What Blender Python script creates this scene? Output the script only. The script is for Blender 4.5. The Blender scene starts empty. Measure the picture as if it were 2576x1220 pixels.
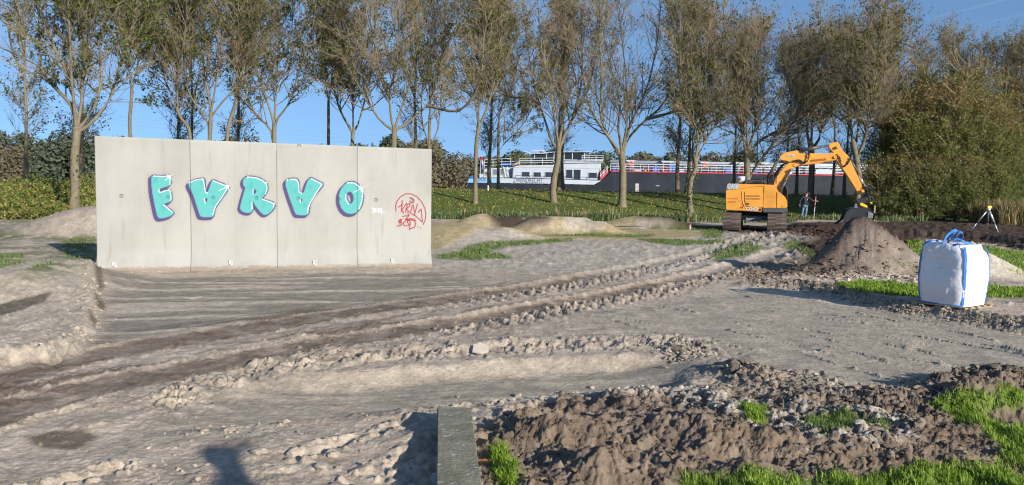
import bpy, bmesh, math, random
import numpy as np
from mathutils import Vector, Matrix
R = math.radians
random.seed(7)
sc = bpy.context.scene
col = sc.collection

# ------------------------------------------------------------------ camera, sky, sun, exposure
FPX, IW, IH = 1946.0, 2576.0, 1220.0        # focal length and frame in the same unit
EYE = np.array([0.0, 0.0, 2.03])
_p, _r = R(4.07), R(0.95)
CF = np.array([0, math.cos(_p), -math.sin(_p)])
_R0 = np.array([1.0, 0, 0]); _U0 = np.array([0, math.sin(_p), math.cos(_p)])
CR = math.cos(_r) * _R0 + math.sin(_r) * _U0
CU = -math.sin(_r) * _R0 + math.cos(_r) * _U0
cam = bpy.data.cameras.new("camera"); camo = bpy.data.objects.new("camera", cam)
col.objects.link(camo)
camo.matrix_world = Matrix(((CR[0], CU[0], -CF[0], EYE[0]), (CR[1], CU[1], -CF[1], EYE[1]),
                            (CR[2], CU[2], -CF[2], EYE[2]), (0, 0, 0, 1)))
cam.sensor_width = 36; cam.lens = 36 * FPX / IW; cam.clip_end = 12000; cam.clip_start = 0.05
sc.camera = camo

SUN_EL = R(18.9)
SUN_AZ_X, SUN_AZ_Y = 0.607, -0.794           # horizontal direction towards the sun (behind, to the right)
world = bpy.data.worlds.new("World"); sc.world = world; world.use_nodes = True
wn = world.node_tree; wn.nodes.clear()
sky = wn.nodes.new("ShaderNodeTexSky"); sky.sky_type = 'NISHITA'; sky.sun_disc = False
sky.sun_elevation = SUN_EL; sky.sun_rotation = math.atan2(SUN_AZ_X, SUN_AZ_Y)
sky.altitude = 0; sky.air_density = 1.2; sky.dust_density = 0.4; sky.ozone_density = 4.4
bg = wn.nodes.new("ShaderNodeBackground"); bg.inputs[1].default_value = 0.135
wo = wn.nodes.new("ShaderNodeOutputWorld")
tcw = wn.nodes.new('ShaderNodeTexCoord'); mpw = wn.nodes.new('ShaderNodeMapping'); mpw.inputs[1].default_value = (0, 0, .26)
nrw = wn.nodes.new('ShaderNodeVectorMath'); nrw.operation = 'NORMALIZE'
wn.links.new(tcw.outputs['Generated'], mpw.inputs[0]); wn.links.new(mpw.outputs[0], nrw.inputs[0]); wn.links.new(nrw.outputs[0], sky.inputs[0])
wn.links.new(sky.outputs[0], bg.inputs[0]); wn.links.new(bg.outputs[0], wo.inputs[0])
sl = bpy.data.lights.new("sun", 'SUN'); sl.energy = 5.0; sl.angle = R(0.55); sl.color = (1, 0.93, 0.83)
so = bpy.data.objects.new("sun", sl); col.objects.link(so)
_d = Vector((SUN_AZ_X * math.cos(SUN_EL), SUN_AZ_Y * math.cos(SUN_EL), math.sin(SUN_EL)))
so.rotation_euler = _d.to_track_quat('Z', 'Y').to_euler(); so.location = (30, -40, 30)
sc.view_settings.view_transform = 'Standard'; sc.view_settings.look = 'None'
sc.view_settings.exposure = 0.5; sc.view_settings.gamma = 1.0
sc.view_settings.use_curve_mapping = False
sc.cycles.filter_width = 1.15

# ------------------------------------------------------------------ geometry helpers
def ray(px, py):
    return CF + (px - IW / 2) / FPX * CR + (IH / 2 - py) / FPX * CU
def at(px, py, y):
    v = ray(px, py); return EYE + v * (y / v[1])
def G(px, py, z=0.0):
    v = ray(px, py); return EYE + v * ((z - EYE[2]) / v[2])
def proj(P):
    d = np.asarray(P, float) - EYE
    w = d @ CF
    return np.stack([IW / 2 + FPX * (d @ CR) / w, IH / 2 - FPX * (d @ CU) / w], -1)

def hsh(ix, iy, seed):
    h = (ix.astype(np.int64) * 374761393 + iy.astype(np.int64) * 668265263 + seed * 1274126177) & 0xffffffff
    h = ((h ^ (h >> 13)) * 1274126177) & 0xffffffff
    h = ((h ^ (h >> 16)) * 2246822519) & 0xffffffff
    return ((h ^ (h >> 15)) & 0xffffff) / float(0xffffff)
def vnoise(x, y, seed=0):
    ix = np.floor(x); iy = np.floor(y); fx = x - ix; fy = y - iy
    ux = fx * fx * fx * (fx * (fx * 6 - 15) + 10); uy = fy * fy * fy * (fy * (fy * 6 - 15) + 10)
    def g(a, b):
        t = hsh(ix + a, iy + b, seed) * 6.28318
        return np.cos(t) * (fx - a) + np.sin(t) * (fy - b)
    a = g(0, 0); b = g(1, 0); c = g(0, 1); d = g(1, 1)
    return 1.5 * ((a + (b - a) * ux) * (1 - uy) + (c + (d - c) * ux) * uy)
def fbm(x, y, octs=4, seed=0, gain=0.5):
    s = 0; a = 1.0; f = 1.0
    for i in range(octs):
        s = s + a * vnoise(x * f + 13.7 * i, y * f - 7.1 * i, seed + i); a *= gain; f *= 2.03
    return s
def worley(x, y, seed=0):
    ix = np.floor(x); iy = np.floor(y)
    best = np.full(x.shape, 9.0); bid = np.zeros(x.shape)
    for a in (-1, 0, 1):
        for b in (-1, 0, 1):
            cx = ix + a; cy = iy + b
            qx = cx + 0.15 + 0.7 * hsh(cx, cy, seed); qy = cy + 0.15 + 0.7 * hsh(cx, cy, seed + 5)
            d = (qx - x) ** 2 + (qy - y) ** 2
            m = d < best
            best = np.where(m, d, best); bid = np.where(m, hsh(cx, cy, seed + 9), bid)
    return np.sqrt(best), bid
def clods(x, y, s, seed=0):
    wx = x / s + 0.35 * vnoise(x / s * 1.7, y / s * 1.7, seed + 30); wy = y / s + 0.35 * vnoise(x / s * 1.7 + 9, y / s * 1.7, seed + 31)
    d, i = worley(wx, wy, seed)
    return np.clip(1 - (d / (0.30 + 0.35 * i)) ** 2, 0, 1) ** 0.6 * (0.25 + 0.75 * i)
def sstep(a, b, x):
    t = np.clip((x - a) / (b - a), 0, 1); return t * t * (3 - 2 * t)
def polydist(x, y, pts):
    """unsigned distance, signed side and arc length along an open polyline (world metres)"""
    best = np.full(x.shape, 1e9); side = np.zeros(x.shape); arc = np.zeros(x.shape); s0 = 0
    for (ax, ay), (bx, by) in zip(pts[:-1], pts[1:]):
        dx, dy = bx - ax, by - ay; L = math.hypot(dx, dy)
        t = np.clip(((x - ax) * dx + (y - ay) * dy) / (L * L), 0, 1)
        ex = x - ax - t * dx; ey = y - ay - t * dy; d = ex * ex + ey * ey
        m = d < best
        best = np.where(m, d, best); side = np.where(m, (dx * ey - dy * ex) / L, side); arc = np.where(m, s0 + t * L, arc)
        s0 += L
    return np.sqrt(best), side, arc
def polysd(x, y, pts):
    """signed distance to a closed polygon, negative inside"""
    best = np.full(x.shape, 1e9); ins = np.zeros(x.shape, bool)
    n = len(pts)
    for i in range(n):
        ax, ay = pts[i]; bx, by = pts[(i + 1) % n]
        dx, dy = bx - ax, by - ay; L2 = dx * dx + dy * dy + 1e-12
        t = np.clip(((x - ax) * dx + (y - ay) * dy) / L2, 0, 1)
        best = np.minimum(best, (x - ax - t * dx) ** 2 + (y - ay - t * dy) ** 2)
        c = (ay > y) != (by > y)
        with np.errstate(divide='ignore', invalid='ignore'):
            ins ^= c & (x < (bx - ax) * (y - ay) / (by - ay + 1e-12) + ax)
    d = np.sqrt(best)
    return np.where(ins, -d, d)
def GP(pts, z=0.0):
    return [tuple(G(a, b, z)[:2]) for a, b in pts]
def pmask(x, y, pts, soft=0.15):
    xs = [p[0] for p in pts]; ys = [p[1] for p in pts]
    m = (x > min(xs) - soft * 2) & (x < max(xs) + soft * 2) & (y > min(ys) - soft * 2) & (y < max(ys) + soft * 2)
    out = np.zeros(x.shape)
    if m.any():
        out[m] = 1 - sstep(-soft, soft, polysd(x[m], y[m], pts))
    return out

def mesh_np(name, V, F, cols=None, smooth=False, uvcol='col'):
    """V (n,3); F list of int arrays (m,k)"""
    me = bpy.data.meshes.new(name)
    V = np.ascontiguousarray(V, np.float32).reshape(-1, 3)
    F = [np.asarray(f, np.int32) for f in F if len(f)]
    me.vertices.add(len(V)); me.vertices.foreach_set('co', V.ravel())
    loops = np.concatenate([f.ravel() for f in F]); tot = np.concatenate([np.full(len(f), f.shape[1], np.int32) for f in F])
    start = np.concatenate([[0], np.cumsum(tot)[:-1]]).astype(np.int32)
    me.loops.add(len(loops)); me.loops.foreach_set('vertex_index', loops)
    me.polygons.add(len(tot)); me.polygons.foreach_set('loop_start', start); me.polygons.foreach_set('loop_total', tot)
    me.polygons.foreach_set('use_smooth', np.full(len(tot), bool(smooth)))
    me.update(calc_edges=True)
    if cols is not None:
        c = np.ones((len(V), 4), np.float32); c[:, :cols.shape[1]] = cols
        a = me.color_attributes.new(name=uvcol, type='FLOAT_COLOR', domain='POINT'); a.data.foreach_set('color', c.ravel())
    return me
def link(name, me, mat=None, parent=None, label=None, cat=None, group=None, kind=None, loc=None):
    o = bpy.data.objects.new(name, me); col.objects.link(o)
    if mat is not None and me is not None and not me.materials: me.materials.append(mat)
    if parent is not None: o.parent = parent
    if label: o['label'] = label
    if cat: o['category'] = cat
    if group: o['group'] = group
    if kind: o['kind'] = kind
    if loc is not None: o.location = loc
    return o
def thing(name, label, cat, loc=(0, 0, 0), group=None, rz=0):
    o = link(name, None, None, None, label, cat, group, None, loc); o.rotation_euler[2] = rz; o.empty_display_size = .3
    return o

class PB:
    """part builder: gathers prisms, boxes, tubes into one mesh"""
    def __init__(s): s.bm = bmesh.new()
    def poly(s, pts, d, b=0.0, axis='y', o=0.0):
        """prism: closed outline pts (a,b) extruded from o to o+d along axis"""
        bm = s.bm
        def mk(a, c, t):
            return {'y': (a, t, c), 'x': (t, a, c), 'z': (a, c, t)}[axis]
        v0 = [bm.verts.new(mk(a, c, o)) for a, c in pts]; v1 = [bm.verts.new(mk(a, c, o + d)) for a, c in pts]
        fs = [bm.faces.new(v0), bm.faces.new(v1[::-1])]
        n = len(pts)
        for i in range(n): fs.append(bm.faces.new((v0[i], v1[i], v1[(i + 1) % n], v0[(i + 1) % n])))
        bmesh.ops.recalc_face_normals(bm, faces=fs)
        if b:
            es = set(e for f in fs for e in f.edges)
            bmesh.ops.bevel(bm, geom=list(es), offset=b, segments=2, affect='EDGES', clamp_overlap=True)
        return s
    def box(s, x0, x1, y0, y1, z0, z1, b=0.0):
        return s.poly([(x0, z0), (x1, z0), (x1, z1), (x0, z1)], y1 - y0, b, 'y', y0)
    def cyl(s, p0, p1, r0, r1=None, n=10, cap=True):
        r1 = r0 if r1 is None else r1
        p0, p1 = Vector(p0), Vector(p1); d = (p1 - p0)
        q = d.to_track_quat('Z', 'Y'); bm = s.bm
        A = [bm.verts.new(p0 + q @ Vector((r0 * math.cos(i * 2 * math.pi / n), r0 * math.sin(i * 2 * math.pi / n), 0))) for i in range(n)]
        B = [bm.verts.new(p1 + q @ Vector((r1 * math.cos(i * 2 * math.pi / n), r1 * math.sin(i * 2 * math.pi / n), 0))) for i in range(n)]
        for i in range(n):
            f = bm.faces.new((A[i], A[(i + 1) % n], B[(i + 1) % n], B[i])); f.smooth = n > 6
        if cap: bm.faces.new(A[::-1]); bm.faces.new(B)
        return s
    def tube(s, pts, r, n=6):
        P = [Vector(p) for p in pts]; bm = s.bm; rings = []
        for i, p in enumerate(P):
            t = (P[min(i + 1, len(P) - 1)] - P[max(i - 1, 0)]).normalized(); q = t.to_track_quat('Z', 'Y')
            rr = r[i] if hasattr(r, '__len__') else r
            rings.append([bm.verts.new(p + q @ Vector((rr * math.cos(k * 2 * math.pi / n), rr * math.sin(k * 2 * math.pi / n), 0))) for k in range(n)])
        for a, b in zip(rings[:-1], rings[1:]):
            for k in range(n):
                f = bm.faces.new((a[k], a[(k + 1) % n], b[(k + 1) % n], b[k])); f.smooth = True
        bm.faces.new(rings[0][::-1]); bm.faces.new(rings[-1])
        return s
    def mesh(s, name):
        me = bpy.data.meshes.new(name); s.bm.to_mesh(me); s.bm.free(); return me
    def out(s, name, mat, parent=None, **k):
        return link(name, s.mesh(name), mat, parent, **k)

# ------------------------------------------------------------------ materials
def new_mat(name):
    m = bpy.data.materials.new(name); m.use_nodes = True
    return m, m.node_tree, m.node_tree.nodes['Principled BSDF']
def simple(name, c, rough=0.6, metal=0.0, var=0.12, scale=3.0, bump=0.0, dirt=None, dirt_scale=1.5, dirt_amt=0.5, spec=0.5):
    m, nt, b = new_mat(name); N = nt.nodes; L = nt.links
    tc = N.new('ShaderNodeTexCoord'); no = N.new('ShaderNodeTexNoise'); no.inputs['Scale'].default_value = scale; no.inputs['Detail'].default_value = 5
    L.new(tc.outputs['Object'], no.inputs['Vector'])
    mp = N.new('ShaderNodeMapRange'); mp.inputs[1].default_value = .3; mp.inputs[2].default_value = .7
    mp.inputs[3].default_value = 1 - var; mp.inputs[4].default_value = 1 + var
    L.new(no.outputs['Fac'], mp.inputs[0])
    mu = N.new('ShaderNodeVectorMath'); mu.operation = 'SCALE'; mu.inputs[0].default_value = c; L.new(mp.outputs[0], mu.inputs['Scale'])
    src = mu.outputs[0]
    if dirt is not None:
        n2 = N.new('ShaderNodeTexNoise'); n2.inputs['Scale'].default_value = dirt_scale; n2.inputs['Detail'].default_value = 8; n2.inputs['Roughness'].default_value = .7
        L.new(tc.outputs['Object'], n2.inputs['Vector'])
        m2 = N.new('ShaderNodeMapRange'); m2.inputs[1].default_value = .62 - .3 * dirt_amt; m2.inputs[2].default_value = .72; L.new(n2.outputs['Fac'], m2.inputs[0])
        mx = N.new('ShaderNodeMix'); mx.data_type = 'RGBA'; L.new(m2.outputs[0], mx.inputs[0]); L.new(src, mx.inputs[6]); mx.inputs[7].default_value = (*dirt, 1)
        src = mx.outputs[2]
    L.new(src, b.inputs['Base Color'])
    b.inputs['Roughness'].default_value = rough; b.inputs['Metallic'].default_value = metal
    b.inputs['Specular IOR Level'].default_value = spec
    if bump:
        bp = N.new('ShaderNodeBump'); bp.inputs['Strength'].default_value = bump; bp.inputs['Distance'].default_value = .02
        n3 = N.new('ShaderNodeTexNoise'); n3.inputs['Scale'].default_value = scale * 6; n3.inputs['Detail'].default_value = 6
        L.new(tc.outputs['Object'], n3.inputs['Vector']); L.new(n3.outputs['Fac'], bp.inputs['Height']); L.new(bp.outputs[0], b.inputs['Normal'])
    return m
def attr_mat(name, rough=0.9, var=0.15, scale=8.0, bump=0.0, transl=0.0, spec=0.3, bscale=60.0):
    """base colour from the mesh's own colour attribute, broken up by noise"""
    m, nt, b = new_mat(name); N = nt.nodes; L = nt.links
    a = N.new('ShaderNodeAttribute'); a.attribute_name = 'col'
    tc = N.new('ShaderNodeTexCoord'); no = N.new('ShaderNodeTexNoise'); no.inputs['Scale'].default_value = scale; no.inputs['Detail'].default_value = 6; no.inputs['Roughness'].default_value = .65
    L.new(tc.outputs['Object'], no.inputs['Vector'])
    mp = N.new('ShaderNodeMapRange'); mp.inputs[1].default_value = .3; mp.inputs[2].default_value = .7
    mp.inputs[3].default_value = 1 - var; mp.inputs[4].default_value = 1 + var
    L.new(no.outputs['Fac'], mp.inputs[0])
    mu = N.new('ShaderNodeVectorMath'); mu.operation = 'SCALE'; L.new(a.outputs['Color'], mu.inputs[0]); L.new(mp.outputs[0], mu.inputs['Scale'])
    L.new(mu.outputs[0], b.inputs['Base Color']); b.inputs['Roughness'].default_value = rough; b.inputs['Specular IOR Level'].default_value = spec
    if bump:
        bp = N.new('ShaderNodeBump'); bp.inputs['Strength'].default_value = bump; bp.inputs['Distance'].default_value = .02
        n3 = N.new('ShaderNodeTexNoise'); n3.inputs['Scale'].default_value = bscale; n3.inputs['Detail'].default_value = 5; n3.inputs['Roughness'].default_value = .7
        L.new(tc.outputs['Object'], n3.inputs['Vector']); L.new(n3.outputs['Fac'], bp.inputs['Height']); L.new(bp.outputs[0], b.inputs['Normal'])
    if transl:
        tr = N.new('ShaderNodeBsdfTranslucent'); L.new(mu.outputs[0], tr.inputs['Color'])
        ms = N.new('ShaderNodeMixShader'); ms.inputs[0].default_value = transl
        out = N['Material Output']; L.new(b.outputs[0], ms.inputs[1]); L.new(tr.outputs[0], ms.inputs[2]); L.new(ms.outputs[0], out.inputs[0])
    return m

# ------------------------------------------------------------------ terrain
def foot(x):
    return np.interp(x, [-24, -8, 6, 26, 34], [37, 47, 48, 50, 50])
# outlines and lines of the site, in metres on the ground
TRA = GP([(-60, 985), (60, 935), (200, 898), (400, 862), (700, 815), (1000, 768), (1250, 735), (1500, 693), (1700, 652), (1850, 614), (1935, 592)])
TRB = GP([(-80, 1060), (60, 1020), (300, 960), (700, 882), (1000, 832), (1250, 790), (1420, 762), (1600, 728), (1760, 692), (1900, 655), (2000, 622)])
SM1 = GP([(262, 705), (1085, 684), (1240, 722), (900, 780), (560, 828), (215, 868), (262, 790)])
SM2 = GP([(1420, 800), (1870, 738), (2240, 790), (2576, 850), (2900, 890), (2900, 1000), (2420, 962), (2300, 985), (2120, 985), (1900, 915), (1730, 850)])
SM3 = GP([(1110, 675), (1600, 655), (1560, 670), (1260, 728)])
LANE = GP([(420, 1010), (700, 960), (1000, 930), (1400, 902), (1700, 895), (1760, 910), (1700, 965), (1400, 985), (1100, 1010), (700, 1050), (400, 1080)])
FACE = GP([(470, 985), (560, 945), (700, 915), (830, 892), (1100, 872), (1400, 857), (1720, 846)])
RUB = GP([(1195, 1400), (1195, 1090), (1260, 1045), (1430, 1000), (1640, 985), (1860, 990), (2060, 1020), (2260, 1030), (2400, 980), (2600, 970), (2700, 1300)])
BAGP = GP([(1870, 716), (2010, 728), (2130, 752), (2240, 780), (2400, 806), (2580, 838), (2900, 880), (2900, 700), (2300, 690), (2100, 705)])
PLAT = GP([(1990, 592), (2120, 600), (2250, 598), (2330, 600), (2480, 608), (2580, 626), (2720, 660), (3000, 650), (3000, 565), (1990, 562)])
LEFTB = GP([(-300, 700), (-300, 1020), (0, 915), (120, 905), (190, 885), (215, 850), (240, 790), (228, 735), (246, 690), (235, 668), (130, 655), (0, 690)])
BERM = GP([(1850, 945), (1960, 985), (2100, 1012), (2260, 1020), (2340, 998), (2420, 972), (2600, 985)])
def cone(x, y, c, rx, ry, h, rot=0.0, flat=0.0, pw=1.0):
    dx, dy = x - c[0], y - c[1]; a = math.cos(rot); b = math.sin(rot)
    u = (dx * a + dy * b) / rx; v = (-dx * b + dy * a) / ry
    r = np.sqrt(u * u + v * v)
    t = np.clip((1 - r) / (1 - flat), 0, 1)
    return h * (t ** pw * 0.45 + 0.55 * t * t * (3 - 2 * t))
PILE = at(2182, 640, 19.3)
SAND = at(2450, 640, 18.2)
BUCK = at(2130, 575, 37.0)
MOUND = at(325, 560, 29.5)
H1 = at(1130, 570, 31.0)      # tan ramp beside the wall
H2 = at(1262, 545, 38.0)
H3 = at(1440, 555, 34.5)
H4 = at(1625, 553, 40.0)
RID = (at(40, 760, 12.9), at(200, 700, 15.4))
def terrain(x, y):
    """large forms only"""
    x = np.asarray(x, float); y = np.asarray(y, float)
    f = foot(x); s = y - f
    z = 1.7 * sstep(0, 17, s) - 3.4 * sstep(33, 42, s)
    z = z + 0.10 * sstep(24, 34, y)
    near = y < 52
    z = z + np.where(near, 0.17 * pmask(x, y, BAGP, 0.28) + 0.22 * pmask(x, y, PLAT, 0.5), 0)
    z = z + cone(x, y, PILE, 1.58, 1.5, 1.27, 0.2, 0.0, 0.9)
    z = z + cone(x, y, PILE + np.array([-1.2, -0.7, 0]), 1.5, 1.2, 0.42)
    z = z + cone(x, y, SAND, 1.32, 1.4, 0.62, 0.1, 0.0)
    z = z + cone(x, y, MOUND, 5.2, 2.7, 1.02, 0.0, 0.28)
    z = z + cone(x, y, BUCK, 2.2, 1.6, .30) + .30 * (1 - sstep(1.4, 3.0, y))
    # left spoil bank
    d, sd, ar = polydist(x, y, [tuple(RID[0][:2]), tuple(RID[1][:2])])
    z = z + np.where(near, 0.14 * pmask(x, y, LEFTB, 0.10), 0) + 0.34 * np.clip(1 - d / 1.5, 0, 1) ** 1.2
    # trench lane in front of the scarp
    z = z - 0.15 * pmask(x, y, LANE, 0.20) * (1 - sstep(1.3, 2.4, x)) * sstep(-3.6, -1.4, x)
    d, sd, ar = polydist(x, y, FACE)
    z = z + (0.035 + .03 * fbm(ar * 2.2, ar * 0, 2, 33)) * np.exp(-(d / 0.16) ** 2) * (y < 30) * sstep(-3.6, -1.4, x)
    # jumps of the pump track
    z = z + np.maximum(cone(x, y, H1, 2.9, 5.2, 0.46, 0.1, 0.2), cone(x, y, H1 + np.array([2.3, -.4, 0]), 1.7, 1.3, 0.42))
    z = z + np.maximum(cone(x, y, H2 + np.array([-.9, 0, 0]), 2.0, 1.8, 0.66, 0, .1), cone(x, y, H2 + np.array([.6, -.6, 0]), 2.4, 1.5, 0.62))
    z = z + np.maximum(cone(x, y, H3 + np.array([-.6, 0, 0]), 2.6, 1.5, 0.66, 0, .45), cone(x, y, H3 + np.array([1.1, -.4, 0]), 1.5, 1.2, 0.58))
    z = z + cone(x, y, H4, 3.2, 1.6, 0.56, 0, .2)
    # rubble heaps in the foreground
    z = z + 0.07 * pmask(x, y, RUB, 0.35)
    for c, rx, ry, h in RHEAPS: z = z + cone(x, y, c, rx, ry, h)
    d, sd, ar = polydist(x, y, BERM)
    z = z + 0.09 * np.clip(1 - d / 0.36, 0, 1) * (y < 12) * (0.5 + 0.9 * np.clip(fbm(ar * 1.6, ar * 0, 2, 5) + .5, 0, 1))
    return z
RHEAPS = [(G(1660, 1090, .1), 0.95, 0.6, 0.19), (G(1400, 1090, .1), 0.6, 0.5, 0.13), (G(1980, 1120, .1), .9, .5, 0.16),
          (G(2250, 1130, .1), .8, .45, 0.14), (G(1900, 1185, .1), .8, .3, 0.10), (G(2480, 1010, .1), .9, .35, .18),
          (G(1500, 1180, .1), .7, .4, .14), (G(1290, 1190, .1), .35, .4, .05), (G(1000, 1120, 0), .5, .5, .07),
          (G(720, 1120, 0), .8, .4, .05), (G(2120, 690, 0), 1.3, .9, .25), (G(2310, 1070, .1), .5, .3, .1)]
def hit(px, py, dmin=2.0, dmax=95.0):
    v = ray(px, py); t = np.concatenate([np.linspace(dmin, 20, 500), np.linspace(20, dmax, 900)])
    P = EYE + v[None, :] * (t / v[1])[:, None]
    d = P[:, 2] - terrain(P[:, 0], P[:, 1])
    i = np.argmax(d < 0)
    if d[i] >= 0: i = len(t) - 1
    return P[i]
def zt(x, y): return float(terrain(np.array([x]), np.array([y]))[0])
# ------------------------------------------------------------------ ground sheet
def HP(pts): return [tuple(hit(a, b)[:2]) for a, b in pts]
T1 = HP([(1060, 575), (1120, 556), (1185, 558), (1222, 571), (1190, 587), (1145, 606), (1060, 640)])
T2 = HP([(1110, 559), (1160, 550), (1200, 541), (1240, 541), (1250, 556), (1330, 572), (1290, 577), (1240, 571), (1180, 563)])
T3 = HP([(1290, 574), (1330, 560), (1380, 540), (1450, 536), (1440, 552), (1415, 572), (1340, 578)])
T4 = HP([(1345, 583), (1500, 578), (1600, 577), (1750, 579), (1775, 590), (1730, 598), (1600, 602), (1450, 600), (1320, 594), (1260, 584)])
T5 = HP([(1480, 556), (1560, 548), (1640, 541), (1655, 550), (1600, 558), (1500, 562)])
G3 = HP([(1420, 576), (1452, 540), (1480, 538), (1528, 562), (1505, 574)])
G1 = HP([(1165, 606), (1215, 578), (1260, 574), (1320, 586), (1345, 600), (1250, 604)])
D1 = HP([(1225, 545), (1250, 537), (1320, 548), (1390, 556), (1375, 566), (1300, 566), (1240, 556)])
D2 = HP([(1600, 557), (1650, 541), (1700, 548), (1760, 566), (1900, 575), (1830, 580), (1700, 566)])
EXD = HP([(1690, 563), (1830, 566), (2000, 561), (2300, 556), (2800, 560), (3000, 640), (2576, 632), (2480, 612), (2330, 602), (2250, 602), (2090, 612), (1960, 592), (1850, 588), (1760, 578)])
GR = [HP(g) for g in [
    [(1092, 645), (1160, 632), (1180, 618), (1250, 606), (1440, 600), (1440, 606), (1300, 618), (1230, 630), (1290, 650), (1200, 655), (1110, 652)],
    [(1600, 601), (1700, 603), (1800, 606), (1830, 612), (1700, 617), (1640, 611)],
    [(1790, 642), (1830, 624), (1880, 616), (1925, 621), (1890, 640), (1800, 656)],
    [(2000, 602), (2120, 598), (2150, 602), (2100, 625), (2010, 628), (1960, 622)],
    [(2100, 714), (2200, 708), (2320, 722), (2320, 750), (2180, 740), (2115, 728)],
    [(2280, 606), (2400, 617), (2480, 622), (2800, 660), (2800, 720), (2580, 700), (2480, 658), (2400, 645), (2300, 640)],
    [(2465, 722), (2800, 728), (2800, 760), (2470, 748)],
    [(-200, 562), (100, 556), (170, 548), (110, 578), (30, 600), (-200, 640)],
    [(-100, 642), (60, 640), (50, 668), (-100, 676)],
    [(100, 668), (150, 660), (185, 672), (120, 692), (60, 702)],
    [(1370, 592), (1500, 587), (1650, 592), (1620, 597), (1450, 595)],
    [(1460, 576), (1640, 566), (1815, 575), (1815, 598), (1775, 600), (1760, 580), (1600, 575)],
    [(2180, 640), (2330, 640), (2400, 660), (2300, 690)],
    [(170, 590), (240, 590), (240, 660), (200, 668), (150, 620)]]]
GRN = [HP(g) for g in [
    [(2330, 1022), (2420, 1000), (2500, 1003), (2620, 985), (2900, 1000), (2900, 1500), (1650, 1500), (1720, 1206), (2000, 1196), (2300, 1184), (2440, 1174), (2510, 1160), (2530, 1135), (2470, 1085), (2400, 1050)],
    [(2020, 1052), (2120, 1042), (2230, 1060), (2220, 1085), (2080, 1085)],
    [(1860, 1032), (1930, 1025), (1925, 1062), (1880, 1062)],
    [(1232, 1142), (1268, 1128), (1290, 1160), (1304, 1200), (1292, 1240), (1255, 1225), (1240, 1180)]]]
STONEY = HP([(1440, 985), (1640, 975), (1900, 1000), (2100, 1025), (2260, 1045), (2330, 1100), (2240, 1130), (2050, 1110), (1850, 1060), (1700, 1010), (1500, 1000)])
DCL = HP([(2470, 1035), (2620, 1030), (2700, 1060), (2540, 1075)])
WET = HP([(60, 1105), (120, 1088), (210, 1082), (250, 1100), (190, 1125), (100, 1125)])
WET2 = GP([(236, 745), (268, 770), (262, 782), (242, 778)]); WET3 = GP([(224, 800), (248, 812), (240, 822), (224, 820)])
WET4 = GP([(238, 690), (256, 700), (262, 735), (250, 742), (240, 720)])
WET5 = GP([(-40, 795), (60, 780), (130, 770), (110, 785), (20, 815), (-40, 825)])

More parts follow.
